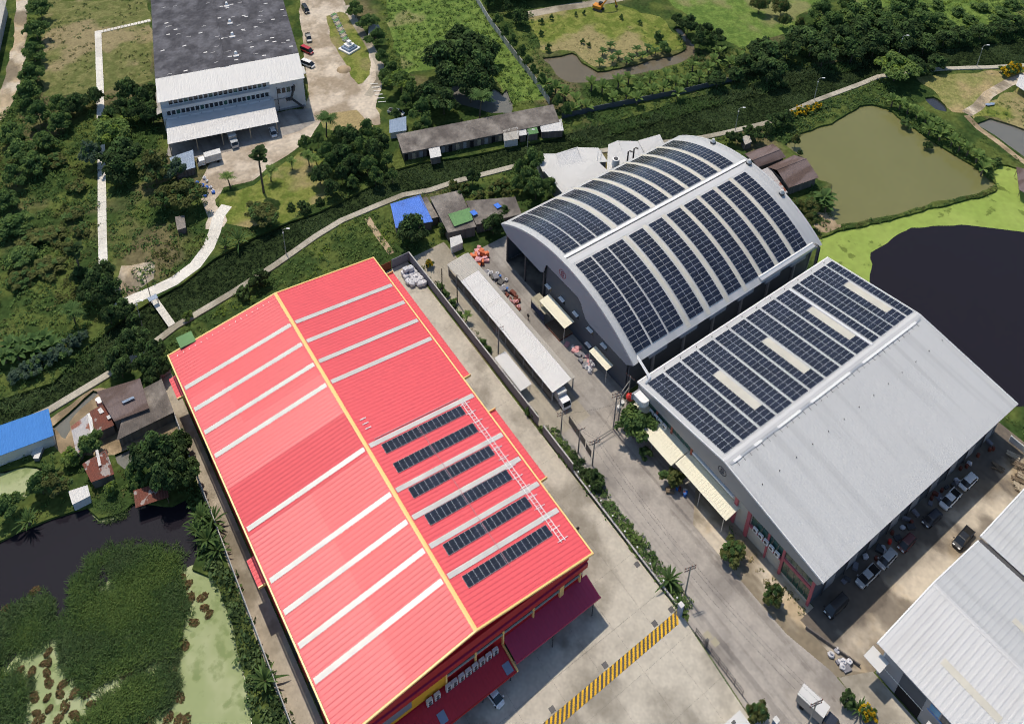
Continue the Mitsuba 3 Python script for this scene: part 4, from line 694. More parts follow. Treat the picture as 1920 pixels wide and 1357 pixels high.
# perimeter walls
def wall_run(name, label, pts, h, t, bs, step=3.0, cat='wall', posts=True, z=0.0, cap=None, post_bs=None):
    k = thing(name, label, cat)
    for a, b in zip(pts, pts[1:]):
        L = math.dist(a, b); n = max(1, round(L / step)); u = [(b[j] - a[j]) / L for j in (0, 1)]
        for i in range(n):
            p, q = [[a[j] + u[j] * L * (i + e) / n for j in (0, 1)] for e in (0.03, 0.985)]
            put('panel', MB().extrude(line([p, q], t), z, z + h), bs, k)
            if posts: put('post', MB().cyl(a[0] + u[0] * L * i / n, a[1] + u[1] * L * i / n, z, z + h + .08, t * .9, 6), post_bs or bs, k)
        if cap: put('coping', MB().extrude(line([a, b], t + .12), z + h, z + h + .08), cap, k)
    return k
wall_run('block_wall', 'tall grey panel wall along the side of the red factory yard', [(-145.6, 76.2), (-92.2, 76.1)], 2.9, .16, 'block_wall', 3.0, cap='pale_block_wall'); wall_run('block_wall', 'short tall grey wall behind the flower bed by the lane pole', [(-90.2, 75.9), (-80.5, 75.8)], 2.7, .16, 'block_wall', 3.0, cap='pale_block_wall')
wall_run('block_wall', 'low dark wall topped with small lamps between yard and lane', [(-80.3, 75.8), (-50.2, 75.7)], .75, .2, 'dark_wall', 3.2, cap='pale_block_wall')
wall_run('block_wall', 'dark end wall behind the pile of white sacks', [(-145.6, 76.0), (-145.7, 71.4)], 2.9, .16, 'block_wall', 2.4); wall_run('sheet_fence', 'rusty sheet fence closing the end of the side yard', [(-145.75, 71.2), (-145.8, 65.0)], 2.6, .08, 'rust_fence', 1.2, cat='fence')
wall_run('block_wall', 'thin pale boundary wall along the marsh pond', [(-146.6, 17.5), (-146.5, 15.2), (-60, 12.9)], 2.2, .14, 'pale_block_wall', 3.0)
wall_run('block_wall', 'long grey concrete panel wall from the top edge to the row house', [(-243.3,158.8),(-224.4,153.4),(-204.5,149.1),(-188.2,145.9),(-175.8,142.8)], 2.6, .14, 'pale_block_wall', 3.0)
wall_run('block_wall', 'dark mossy wall under the banana plants along the canal', [(-168.4,141.8),(-165.0,154.9),(-157.3,180.9),(-152.4,202.0)], 1.9, .14, 'dark_wall', 3.4); wall_run('block_wall', 'white low wall behind the grey gabled factory', [(-36, 153.8), (-28, 153.8), (-28, 162)], 1.6, .2, 'white_wall', 3)
wall_run('block_wall', 'brown boundary wall between car park and pale workshop', [(-36.5, 91.6), (-27.8, 94.4)], .8, .18, 'board_wall', 2)
lk = thing('yard_lamp', 'small white globe lamps on thin posts along the low dark wall', 'lamp')
for k in range(9):
    x = -79 + k * 3.4; put('post', MB().cyl(x, 75.9, .7, 2.0, .04, 6), 'pole_concrete', lk); put('globe', MB().tri(trimesh.creation.icosphere(1, .17).apply_translation([x, 75.9, 2.1])), 'white_paint', lk, smooth=True)
# gates
gt = thing('sliding_gate', 'black railed sliding gate at the factory entrance', 'gate')
ga, gb_ = [(-46.6,75.4),(-35.9,75.2)]
L = math.dist(ga, gb_); u = [(gb_[j] - ga[j]) / L for j in (0, 1)]; at_ = lambda s: (ga[0] + u[0] * s, ga[1] + u[1] * s)
for z in (.15, 1.0, 1.75): put('rail', MB().tube([(*at_(0), z), (*at_(L), z)], .05, 5), 'dark_steel', gt)
for k in range(int(L / .22)): put('bar', MB().tube([(*at_(k * .22), .15), (*at_(k * .22), 1.75)], .018, 4), 'dark_steel', gt)
for k in range(7): s = L * k / 6; put('post', MB().tube([(*at_(s), .05), (*at_(s), 1.9)], .06, 5), 'dark_steel', gt)
put('gate_post', MB().extrude(line([at_(2.2), at_(2.6)], .5), .05, 2.4), 'dark_steel', gt); put('track', MB().extrude(line([at_(-3), at_(L + 2)], .18), .05, .075), 'dark_steel', gt)
for q, lab in zip([(-50.2,75.1),(-30.0,75.7)], ('teal gate pillar at the end of the hazard strip', 'teal pillar by the bottom edge near the box truck')):
    gp_ = thing('gate_pillar', lab, 'pillar'); put('shaft', MB().box(q[0] - .35, q[0] + .35, q[1] - .35, q[1] + .35, .04, 3.4), 'dusty_blue_sheet', gp_); put('cap', MB().box(q[0] - .42, q[0] + .42, q[1] - .42, q[1] + .42, 3.4, 3.55), 'off_white', gp_)
g2 = thing('lane_gate', 'dark mesh gate across the lane by the transformer poles', 'gate')
for nm, (a, b), h in (('leaf', [(-89.2,81.7),(-83.2,81.1)], 2.4), ('leaf', [(-82.7,80.9),(-80.8,80.7)], 2.2)):
    L = math.dist(a, b)
    lf = put(nm, MB().extrude(line([a, b], .06), .3, h), 'dark_steel', g2)
for a, b, z in ((*[(-83.0,82.6),(-82.9,88.1)], .6), (*[(-82.6,82.5),(-82.5,88.0)], 1.5)): put('beam', MB().tube([(*a, z), (*b, z)], .09, 5), 'pole_concrete', g2)
# bottom white kiosk and the concrete covers by the gate
ks = thing('gate_kiosk', 'white flat-roofed kiosk at the bottom edge by the sliding gate', 'kiosk')
kq = ccw([(-34.2,72.2),(-31.5,72.2),(-31.6,68.5),(-34.3,68.5)]); put('roof', MB().slab(rot_pts(kq, 2.9), .15), 'white_sheet', ks); put('wall', MB().extrude(P(kq).buffer(-.3), .06, 2.74), 'white_wall', ks); c = P(kq).centroid; put('vent', MB().box(c.x - .9, c.x - .5, c.y - .5, c.y + .1, 2.9, 3.05), 'dark_steel', ks)
for q in [(-45.2,76.9),(-43.8,77.2)]: cv = thing('manhole_cover', 'square grey cover slab beside the sliding gate rail', 'cover', 'cover slabs by the gate'); put('slab', MB().box(q[0] - .6, q[0] + .6, q[1] - .6, q[1] + .6, .045, .09), 'drab_sheet', cv)

# the old warehouse with the dark roof, turned to the grid
AF = (-226.4, 41.0, math.radians(75.0))
def AMB(): return MB(AF)
def al(s, t): c, q = math.cos(AF[2]), math.sin(AF[2]); return (AF[0] + c * s - q * t, AF[1] + q * s + c * t)
ow = building('old_warehouse', 'large old warehouse with a dark patched roof and a two-storey white front')
W_ = 41.0
put('roof', ribbed((-.4, 62, 13.2), (-.4, 8.0, 13.2), (19.5, 62, 14.5), (19.5, 8.0, 14.5), .5, .06, T=AF, wave=True), 'fibre_cement', ow); put('roof', ribbed((W_ + .4, 8.0, 13.2), (W_ + .4, 62, 13.2), (19.5, 8.0, 14.5), (19.5, 62, 14.5), .5, .06, T=AF, wave=True), 'fibre_cement', ow)
put('ridge_cap', AMB().tube([(19.5, 8.0, 14.52), (19.5, 62, 14.52)], .22, 6), 'fibre_cement', ow)
def az_(s): return 14.5 - abs(s - 19.5) * 1.3 / (19.9 if s < 19.5 else 21.9)
rs = np.random.default_rng(11)
for k in range(95):
    s, t = rs.uniform(1, 40), rs.uniform(9, 60)
    if s < 16 and rs.random() < .55: continue
    big = rs.random() < .5; w, l = (1.15, .5) if big else (1.3, .16)
    d = (az_(s + .1) - az_(s - .1)) / .2
    put('roof_patch', AMB().slab([(s, t, az_(s) + .075), (s + w, t, az_(s) + d * w + .075), (s + w, t + l, az_(s) + d * w + .075), (s, t + l, az_(s) + .075)], .02), 'patch_white', ow)
for t in (14, 25, 33, 44):
    s = 23.2; vt = put('roof_vent', AMB().cyl(s, t, az_(s), az_(s) + .9, .5, 8, .35), 'white_paint', ow); put('base', AMB().box(s - .8, s + .8, t - 1.8, t - .9, az_(s) - .2, az_(s) + .3), 'patch_white', vt)
put('front_roof', ribbed((-.2, -.9, 12.4), (W_ + .2, -.9, 12.4), (-.2, 8.2, 14.45), (W_ + .2, 8.2, 14.45), 1.0, .025, T=AF), 'white_sheet', ow, label='white lean-to roof along the front of the dark roof')
put('front_roof', ribbed((31, -2.0, 12.2), (W_ + .2, -2.0, 12.2), (31, -.92, 12.4), (W_ + .2, -.92, 12.4), .6, .03, T=AF), 'white_sheet', ow)
put('gable', AMB().wall([(0, 7.75, 12.6), (W_, 7.75, 12.6), (19.5, 7.75, 14.4)], (0, -1, 0), .12), 'white_sheet', ow)
put('wall', AMB().box(.6, W_ - .3, .7, 1.0, .05, 12.3), 'white_wall', ow); put('wall', AMB().box(.3, .59, .7, 61, .05, 12.6), 'white_wall', ow); put('wall', AMB().box(W_ - .29, W_, .7, 61, .05, 12.6), 'white_wall', ow)
for z0, z1, s0, s1, n in ((9.9, 11.6, 2.6, 30.5, 20), (6.2, 8.2, 1.6, 30.8, 22), (6.4, 8.2, 33, 38.6, 4), (10.2, 11.4, 33, 38, 3)):
    for k in range(n):
        a = s0 + (s1 - s0) * k / n; b = s0 + (s1 - s0) * (k + .72) / n
        w = put('window', AMB().box(a, b, .62, .698, z0, z1), 'dark_glass' if (k * 7 + int(z0)) % 5 else 'teal_glass', ow); put('sill', AMB().box(a - .06, b + .06, .55, .697, z0 - .12, z0), 'white_paint', w)
put('ledge', AMB().box(.6, 31.0, -.5, .697, 8.5, 9.6), 'white_wall', ow, label='white spandrel band between the window rows'); put('ledge', AMB().box(.6, 31.0, -.5, .697, 4.9, 6.0), 'white_wall', ow)
for k in range(10): s = 1 + k * 3.3; put('bracket', AMB().box(s, s + .2, -.6, -.49, 4.5, 6.0), 'grey_wall', ow)
st = put('staircase', AMB().box(35.2, 37.0, -1.0, .6, 4.3, 4.45), 'dark_steel', ow, label='dark steel outside stair on the white front wall')
for k in range(14):
    put('tread', AMB().box(37.0 + k * .22, 37.24 + k * .22, -.9, .5, 4.1 - k * .28, 4.16 - k * .28), 'dark_steel', st); put('tread', AMB().box(36.6 + k * .1, 37.0 + k * .1, -.9, .5, 4.6 + k * .32, 4.66 + k * .32), 'dark_steel', st)
put('string', AMB().hull([(s, -.92, z) for s, z in ((36.9, 4.4), (37.1, 3.9), (40.2, .3), (40.2, .1))] + [(s, -.86, z) for s, z in ((36.9, 4.4), (37.1, 3.9), (40.2, .3), (40.2, .1))]), 'dark_steel', st); put('string', AMB().hull([(s, -.92, z) for s, z in ((36.6, 4.2), (36.4, 4.6), (38, 9.3), (38.3, 9.3))] + [(s, -.86, z) for s, z in ((36.6, 4.2), (36.4, 4.6), (38, 9.3), (38.3, 9.3))]), 'dark_steel', st)
put('pipe', AMB().tube([(31.6, .55, 4.5), (35.0, .55, 4.5)], .08, 5), 'dark_steel', ow); put('pipe', AMB().tube([(33, .5, .1), (33, .5, 9)], .08, 5), 'dark_steel', ow); put('base_band', AMB().box(30.8, W_ - .35, .55, .696, .05, .7), 'grey_wall', ow)
cp = put('canopy', ribbed((1.0, -10.4, 4.6), (31.6, -10.4, 4.6), (1.0, .5, 5.7), (31.6, .5, 5.7), .9, .03, T=AF), 'pale_sheet', ow, label='long pale loading canopy over the parked trucks')
for s in (1.4, 8.6, 15.6, 23.4, 31.0): put('post', AMB().box(s - .13, s + .13, -10.1, -9.84, .05, 4.5), 'pale_timber', cp)
put('canopy', ribbed((-1.2, 1, 7), (-1.2, 12, 7), (.25, 1, 7.4), (.25, 12, 7.4), .4, .03, T=AF), 'weathered_sheet', ow)
put('side_panel', AMB().box(W_ + .02, W_ + 2.2, 13, 17, 3.0, 3.2), 'white_sheet', ow); put('blue_panel', AMB().box(-1.0, -.4, 30, 44, .5, 6), 'blue_sheet', ow)
eb = building('corner_depot', 'grey roofed depot just entering the top left corner')
put('roof', ribbed(*[(*q, z) for q, z in zip([(-288.3,7.0),(-321.2,16.1),(-296.2,0.4),(-330.4,8.7)], (6, 6, 7, 7))], .6, .04), 'weathered_sheet', eb); put('wall', MB().extrude(line([(-290.1,6.3),(-322.6,15.3)], .3), 0, 5.8), 'grey_wall', eb)
eb = building('farm_block', 'pale blue building at the top edge behind the far lane')
put('wall', MB().extrude(poly([(-239.5,163.2),(-227.8,195.0),(-240.3,199.7),(-251.0,168.5)]), 0, 6.5), 'white_wall', eb); put('roof', MB().slab(rot_pts(ccw([(-232.5,156.8),(-219.9,189.4),(-236.0,198.5),(-248.6,164.4)]), 7.2), .3), 'dusty_blue_sheet', eb)
for k, (a, b) in enumerate(zip([(-239.1,165.2),(-236.6,171.8),(-233.5,179.3),(-230.7,187.1)], [(-238.3,167.1),(-235.8,173.7),(-232.7,181.2),(-229.9,189.0)])): put('window', MB().hull([(q[0] + dx, q[1], z) for q in (a, b) for dx in (0.02, .15) for z in (2, 4)]), 'dark_glass', eb)

# the row house and its lean-tos
rh = thing('row_house', 'long low row house with a dark weathered roof beside the canal', 'house')
qa, qb, qc, qd = [(-177.8,92.7),(-164.5,137.8),(-171.0,140.3),(-184.8,94.6)]
n = 9
for i in range(n):
    f = lambda a, b, e: tuple(a[j] + (b[j] - a[j]) * e for j in (0, 1)); e0, e1 = i / n, (i + 1) / n
    put('roof', ribbed((*f(qa, qb, e0), 3.2), (*f(qa, qb, e1), 3.2), (*f(qd, qc, e0), 4.3 + .015 * (i % 2)), (*f(qd, qc, e1), 4.3 + .015 * (i % 2)), .35, .04, wave=True), 'old_fibre_cement', rh)
pg = poly([qa, qb, qc, qd]).buffer(-.5, join_style=2); put('wall', MB().extrude(pg.difference(pg.buffer(-.15)), 0, 3.1), 'board_wall', rh)
for i in range(22):
    e = (i + .5) / 22; q = f(qa, qb, e); d = f(qd, qc, e); L = math.dist(q, d); w = [(d[j] - q[j]) / L for j in (0, 1)]
    put('door' if i % 3 == 0 else 'shutter', MB().extrude(line([(q[0] + w[0] * .40 - w[1] * .5, q[1] + w[1] * .40 + w[0] * .5), (q[0] + w[0] * .40 + w[1] * .5, q[1] + w[1] * .40 - w[0] * .5)], .08), .2 if i % 3 else .05, 2.3), ['void', 'pale_timber', 'grey_wall'][i % 3], rh)
for lab, px4, z0, z1, bs, w in (('white sheet lean-to near the row house\'s left end', [(-177.1,100.4),(-176.1,103.5),(-171.5,101.5),(-172.4,98.5)], 2.9, 3.2, 'white_sheet', 'board_wall'), ('pale blue box room with a grey sheet roof on the row house', [(-170.3,121.6),(-169.4,126.4),(-165.5,123.8),(-167.1,119.7)], 2.9, 3.4, 'weathered_sheet', 'white_wall'), ('small white lean-to between the box room and the green roof', [(-169.5,126.3),(-168.9,128.6),(-165.7,126.8),(-166.5,124.7)], 2.9, 3.3, 'white_sheet', 'board_wall'), ('green sheet lean-to on the row house', [(-168.7,128.8),(-167.8,131.5),(-164.4,130.1),(-165.5,127.1)], 2.9, 3.3, 'green_sheet', 'board_wall'), ('white lean-to at the row house\'s far end', [(-167.3,132.6),(-165.2,139.0),(-161.3,136.8),(-164.4,131.0)], 2.9, 3.3, 'white_sheet', 'board_wall')):
    shack('lean_to', lab, [px4[3], px4[2], px4[1], px4[0]], z0 - .3, z1, bs, w, cat='lean-to', rib=.4)
shack('shed', 'small square white shed at the left end of the row house', [*[(-186.8,99.0),(-188.5,94.3)][::-1], *[(-192.2,102.0),(-193.4,97.0)]], 2.4, 2.7, 'dusty_blue_sheet', 'white_wall', cat='shed')
# houses by the blue roof
shack('hut', 'hut under a bright blue sheet roof beside the canal walkway', [*[(-154.3,77.4),(-151.0,86.4)], *[(-160.3,88.1),(-161.7,80.0)]], 3.0, 3.9, 'blue_tarp', 'board_wall', cat='hut')
shack('house', 'grey roofed house with a green roof patch beside the blue roof', [*[(-145.2,87.3),(-143.0,94.4)], *[(-155.7,97.6),(-157.9,89.6)]], 3.4, 4.2, 'old_fibre_cement', 'board_wall')
gq = [(-150.1,90.4),(-149.0,96.2),(-145.0,94.7),(-145.7,89.5)]
gp2 = thing('roof_sheet', 'green sheet laid over the middle of the grey house roof', 'sheet'); put('sheet', MB().slab([(*q, z) for q, z in zip(ccw(gq), (3.95, 3.95, 4.1, 4.1))], .04), 'green_sheet', gp2)
shack('house', 'dark roofed house with two small blue patches under the trees', [*[(-143.7,94.8),(-140.3,106.6)], *[(-145.5,108.2),(-151.4,96.6)]], 3.3, 4.3, 'old_fibre_cement', 'board_wall'); shack('lean_to', 'low dark roof joining the blue roof and the grey house', [*[(-152.6,85.5),(-151.9,88.6)], *[(-159.6,89.7),(-160.3,87.2)]], 2.7, 2.9, 'old_fibre_cement', 'board_wall', cat='lean-to', inset=.2)
for q, lab in zip([(-146.8,96.1),(-145.5,102.6)], ('blue sheet patch on the left of the dark house roof', 'blue sheet patch on the right of the dark house roof')): pt_ = thing('roof_sheet', lab, 'sheet'); put('sheet', MB().slab([(q[0] - .9, q[1] - .7, 4.15), (q[0] + .9, q[1] - .7, 4.25), (q[0] + .9, q[1] + .7, 4.25), (q[0] - .9, q[1] + .7, 4.15)], .05), 'blue_tarp', pt_)
shack('shed', 'small white roofed shed in front of the grey patched house', [*[(-141.5,85.9),(-141.3,89.3)], *[(-143.5,90.0),(-144.1,87.1)]], 2.3, 2.7, 'white_sheet', 'white_wall', cat='shed', inset=.2)
# lean-tos behind the arched hall
for i, (lab, q, z0, z1, m) in enumerate([('first pale roof of the zigzag row behind the arched hall, leftmost', [(-149.4,120.2),(-148.3,125.3),(-152.8,127.2),(-156.0,122.4)], 4.0, 4.6, 'white_sheet'), ('second roof of the zigzag row, with pale patches', [(-148.3,125.3),(-145.9,131.7),(-151.5,134.0),(-152.6,127.1)], 4.0, 4.8, 'pale_sheet'), ('third roof of the zigzag row, beside the water pipes', [(-145.7,131.5),(-142.7,137.6),(-148.1,138.7),(-151.5,134.0)], 4.0, 4.6, 'white_sheet'), ('white roof carrying the round tank', [(-139.9,134.8),(-139.9,141.5),(-147.3,145.3),(-147.5,141.7)], 4.0, 4.8, 'white_sheet'), ('roof with two black stove pipes', [(-139.9,141.5),(-139.2,148.1),(-144.1,149.8),(-147.2,145.4)], 4.0, 4.6, 'pale_sheet'), ('last roof of the zigzag row, farthest right', [(-139.3,148.3),(-139.5,155.8),(-142.7,156.9),(-144.1,149.8)], 4.0, 4.8, 'white_sheet'), ('broad cream roof filling the corner by the arched hall', [(-139.0,119.2),(-139.2,134.9),(-144.3,134.5),(-149.2,119.9)], 4.4, 5.2, 'white_sheet')]):
    shack('workshop_roof', lab + (' of the zigzag row' if i in (3, 4) else ''), q, z0, z1, m, 'grey_wall', cat='shed', inset=.4)
tq = [(-140.0,137.9)][0]; tk = thing('water_tank', 'round white tank standing on the zigzag roofs', 'tank'); put('drum', MB().cyl(*tq, 4.9, 6.9, 1.1, 14, 1.0), 'white_paint', tk, smooth=40); put('lid', MB().cyl(*tq, 6.9, 7.1, .6, 10), 'dark_steel', tk)
for q, lab in zip([(-139.0,141.3),(-139.1,143.5)], ('left of two black stove pipes behind the arched roof', 'right of two black stove pipes behind the arched roof')):
    sp = thing('stove_pipe', lab, 'chimney'); put('pipe', MB().tube([(*q, 4.4), (*q, 8.4), (q[0] + .3, q[1] + .3, 8.8), (q[0] + 1.0, q[1] + .6, 8.8)], .22, 8), 'dark_steel', sp)
pw = thing('pipe_rack', 'white pipe rack standing on the zigzag roofs', 'rack')
for q in [(-143.9,134.8),(-143.9,136.0)]: put('pole', MB().tube([(*q, 4.4), (*q, 8)], .07, 5), 'white_paint', pw)
a, b = [(-143.9,134.8),(-143.9,136.0)]; [put('bar', MB().tube([(*a, z), (*b, z)], .06, 5), 'white_paint', pw) for z in (5.5, 6.8, 8)]
# fish-pond huts
gable_roof('hut', 'far grey-brown gabled hut at the olive pond', [*[(-118.7,171.2),(-117.2,181.0)], *[(-120.6,170.9),(-119.4,180.9)], *[(-124.6,172.3),(-123.1,182.3)]], 4.4, 3.2, 'rusty_brown_sheet', 'board_wall', 'hut')
gable_roof('hut', 'near brown gabled hut at the olive pond with a patched lower roof', [*[(-108.5,171.8),(-106.7,181.9)], *[(-114.1,173.3),(-112.7,183.7)], *[(-117.2,173.5),(-116.5,183.6)]], 4.6, 3.2, 'rusty_brown_sheet', 'board_wall', 'hut')
shack('lean_to', 'low roof of many coloured patches joined to the near pond hut', [*[(-107.9,170.9),(-108.5,169.1)], *[(-117.5,171.4),(-117.3,174.1)]], 2.5, 3.0, 'silver_rust_sheet', 'board_wall', cat='lean-to', inset=.2)
shack('hut', 'thatched pond hut cut by the right edge', [*[(-73.9,223.6),(-69.1,223.5)], *[(-73.1,235.0),(-79.1,231.0)]], 2.6, 3.2, 'rusty_brown_sheet', 'board_wall', cat='hut', posts=True)
shack('shed', 'small pale shed among the trees by the far rim of the vault', [*[(-127.9,176.5),(-127.8,179.1)], *[(-130.3,180.5),(-130.5,177.6)]], 2.2, 2.6, 'weathered_sheet', 'board_wall', cat='shed', inset=.2); shack('shed', 'white roof cut by the right edge at the end of the bank track', [*[(-100.2,268.6),(-94.5,267.4)], *[(-96.3,278.5),(-102.4,274.5)]], 2.5, 3.0, 'white_sheet', 'board_wall', cat='shed', posts=True)
# houses at the left
shack('house', 'house with a bright blue sheet roof at the left edge', [*[(-144.4,-18.8),(-142.7,-6.5)], *[(-148.6,-6.1),(-150.5,-17.9)]], 3.2, 4.3, 'blue_sheet', 'white_wall')
for q, lab in zip([(-143.5,-10.1),(-142.5,-9.9)], ('upper of two white bins beside the blue roofed house', 'lower of two white bins beside the blue roofed house')):
    w = thing('storage_bin', lab, 'bin'); put('body', MB((q[0], q[1], 1.0)).box(-.5, .5, -1.3, 1.3, .05, .9), 'grey_scrap', w); put('lid', MB((q[0], q[1], 1.0)).box(-.55, .55, -1.35, 1.35, .9, 1.0), 'white_sheet', w)
for q, lab in zip([(-147.9,2.8),(-147.2,3.0)], ('pink drum by the brown roofed house, upper', 'pink drum by the brown roofed house, lower')):
    w = thing('barrel', lab, 'drum'); put('shell', MB().cyl(q[0], q[1], 0, 1.1, .5, 10), 'pink_plastic', w); put('lid', MB().cyl(q[0], q[1], 1.1, 1.15, .52, 10), 'white_paint', w)
for px_, z, m, lab in (([(-141.6,6.6),(-141.5,8.9),(-140.9,9.1),(-141.0,6.8)], 4.62, 'dusty_blue_sheet', 'thin pale blue strip lying on the brown corrugated roof'), ([(-143.6,2.8),(-142.2,3.1),(-142.2,2.3),(-143.5,2.1)], 3.35, 'patch_white', 'white sheet patch on the rust red lean-to'), ([(-141.0,3.2),(-141.0,3.9),(-140.1,4.0),(-140.1,3.3)], 3.3, 'patch_white', 'small white patch on the rust red lean-to'), ([(-143.8,0.1),(-143.8,0.9),(-139.4,0.3),(-139.1,-0.3)], 3.2, 'white_sheet', 'long white strip between the silver and rust lean-tos'), ([(-134.7,-0.5),(-134.7,-0.0),(-131.0,-0.3),(-131.1,-0.8)], 3.2, 'patch_white', 'white batten lying on the small rust red hut')):
    w = thing('roof_sheet', lab, 'sheet'); put('sheet', MB().slab([(*q, z + .12) for q in ccw(px_)], .06), m, w); put('batten', MB().tube([(*px_[0], z + .15), (*px_[2], z + .15)], .05, 4), m, w)
shack('house', 'house under a brown corrugated roof by the red factory corner', [*[(-138.5,4.2),(-137.6,10.9)], *[(-144.9,11.3),(-146.7,3.0)]], 3.9, 4.8, 'rusty_brown_sheet', 'board_wall', rib=.9)
shack('house', 'broad grey weathered roof wrapping the brown roofed house', [*[(-134.9,3.5),(-134.7,14.9)], *[(-143.2,15.1),(-143.0,8.0)]], 2.9, 3.6, 'old_fibre_cement', 'board_wall'); shack('lean_to', 'rust red lean-to roof with two white sheets beside the brown roof', [*[(-138.8,0.6),(-138.6,4.0)], *[(-144.1,3.8),(-143.9,0.6)]], 2.8, 3.5, 'rust_sheet', 'board_wall', cat='lean-to', inset=.2)
shack('lean_to', 'silver and rust striped lean-to roof, leftmost of the brown house group', [*[(-136.3,-3.8),(-138.8,0.2)], *[(-143.8,0.2),(-142.8,-3.3)]], 2.6, 3.2, 'silver_rust_sheet', 'board_wall', cat='lean-to', inset=.2)
shack('hut', 'small rust red roofed hut among shrubs by the marsh pond', [*[(-129.1,-2.8),(-128.3,1.3)], *[(-133.8,1.3),(-133.3,-3.3)]], 2.6, 3.3, 'rust_sheet', 'board_wall', cat='hut'); shack('shed', 'little white shed with a blue strip at the pond edge', [*[(-126.9,-6.8),(-126.8,-3.6)], *[(-129.0,-3.5),(-129.8,-6.8)]], 2.2, 2.5, 'white_sheet', 'white_wall', cat='shed', inset=.2)
shack('jetty_hut', 'dark rust roofed jetty hut standing over the pond', [*[(-119.7,2.8),(-118.3,8.6)], *[(-121.4,9.2),(-123.0,3.4)]], 2.2, 2.6, 'rust_sheet', 'board_wall', cat='hut', inset=.3, posts=True)
gb2 = thing('green_booth', 'tall teal green booth at the back corner of the red roof', 'booth'); q = [(-141.3,21.2)][0]
put('cabin', MB().box(q[0] - 1.3, q[0] + 1.3, q[1] - 1.4, q[1] + 1.4, 10, 13.6), 'teal_sheet', gb2); put('roof', MB().hull([(q[0] + a, q[1] + b, z) for a in (-1.5, 1.5) for b in (-1.6, 1.6) for z in (13.6, 13.75)]), 'green_sheet', gb2)
for a in (-1.1, 1.1):
    for b in (-1.2, 1.2): put('leg', MB().cyl(q[0] + a, q[1] + b, 0, 10, .1, 6), 'dark_steel', gb2)
# shed by the small blue roof in the west garden
shack('shed', 'pale blue sheet roofed shed among trees by the white delivery pickup', [*[(-205.7,37.7),(-204.9,43.0)], *[(-211.7,44.7),(-212.0,38.2)]], 2.6, 3.2, 'dusty_blue_sheet', 'board_wall', cat='shed'); shack('shed', 'tiny grey roofed stall by the curved white path', [*[(-185.2,31.6),(-184.9,33.7)], *[(-188.9,34.7),(-189.7,32.5)]], 2.0, 2.4, 'old_fibre_cement', 'board_wall', cat='stall', inset=.2)
shack('shed', 'small grey hut under trees beside the garden track', [*[(-237.2,112.8),(-236.9,118.0)], *[(-242.5,119.3),(-242.9,116.2)]], 2.0, 2.5, 'weathered_sheet', 'board_wall', cat='shed', inset=.2)
# footbridge
bd = thing('footbridge', 'narrow concrete footbridge over the canal with a small roofed landing', 'bridge')
ba, bb = [(-168.7,20.3),(-158.5,21.6)]; L = math.dist(ba, bb)
for k in range(9):
    e = [[ba[j] + (bb[j] - ba[j]) * (k + t) / 9 for j in (0, 1)] for t in (0, .97)]; put('slab', MB().extrude(line(e, 1.6), .2, .45), 'path_concrete', bd)
for e in (.25, .55, .85): q = [ba[j] + (bb[j] - ba[j]) * e for j in (0, 1)]; put('pier', MB().cyl(*q, -1.2, .2, .2), 'embankment_concrete', bd)
bs_ = thing('landing_shelter', 'grey blue shelter roof at the village end of the footbridge', 'shelter'); shack('', '', [*[(-166.1,19.1),(-166.2,21.1)], *[(-167.4,21.0),(-167.3,18.9)]], 2.4, 2.6, 'dusty_blue_sheet', parent=bs_, posts=True, inset=.1)
# ---------------------------------------------------------------- poles and wires
def pole(label, base, h, bs='pole_concrete', r=.16, arms=0, yaw=0.0, cat='utility pole', name='utility_pole', kit=None):
    k = thing(name, label, cat); x, y = base; put('shaft', MB().cyl(x, y, 0, h, r, 8, r * .65), bs, k, smooth=40)
    c, s = math.cos(yaw), math.sin(yaw)
    for i in range(arms):
        z = h - .3 - i * .8; put('crossarm', MB().tube([(x - c * 1.1, y - s * 1.1, z), (x + c * 1.1, y + s * 1.1, z)], .07, 4), 'dark_steel', k)
        for e in (-1, -.35, .35, 1): put('insulator', MB().cyl(x + c * e, y + s * e, z + .04, z + .3, .07, 6), 'brown_scrap', k)
    return k
def lamp(label, base, h, yaw):
    k = thing('street_lamp', label, 'street lamp', 'lamp posts along the canal walkway'); x, y = base; c, s = math.cos(yaw), math.sin(yaw)
    put('post', MB().tube([(x, y, 0), (x, y, h * .5)], .11, 6), 'lamp_post_paint', k); put('arm', MB().tube([(x, y, h * .5), (x, y, h - .5), (x + c * .4, y + s * .4, h), (x + c * 1.2, y + s * 1.2, h + .15)], .07, 5), 'lamp_post_paint', k)
    put('head', MB().hull([(x + c * t - s * w, y + s * t + c * w, h + z) for t in (1.0, 1.8) for w in (-.16, .16) for z in (.08, .24)]), 'white_paint', k); put('box', MB().cyl(x, y, h * .82, h * .86, .2, 6), 'off_white', k)
LB = [(-114.3,271.3),(-132.1,254.6),(-132.1,212.2),(-135.5,180.9),(-161.5,124.0),(-164.4,51.8),(-162.2,15.9)]
for q, lab in zip(LB, ['lamp post on the walkway nearest the top right corner', 'lamp post behind the round tree on the canal walkway', 'lamp post by the yellow flowering hedge', 'lamp post just beyond the vault rim', 'lamp post beside the row house\'s white lean-tos', 'lamp post on the walkway opposite the palm garden', 'lamp post by the footbridge']): lamp(lab, q, 8.6, 0.9)
PB = [(-131.4,77.1),(-128.1,79.2),(-111.0,79.1),(-88.0,78.7),(-79.4,79.9),(-83.1,79.3),(-52.1,78.4),(-83.1,88.5),(-82.4,89.0),(-84.8,93.6),(-27.2,80.5)]
hs = [9.4, 9.2, 8.8, 7.6, 8.2, 7.6, 8.8, 11.5, 11.5, 10.8, 8.5]
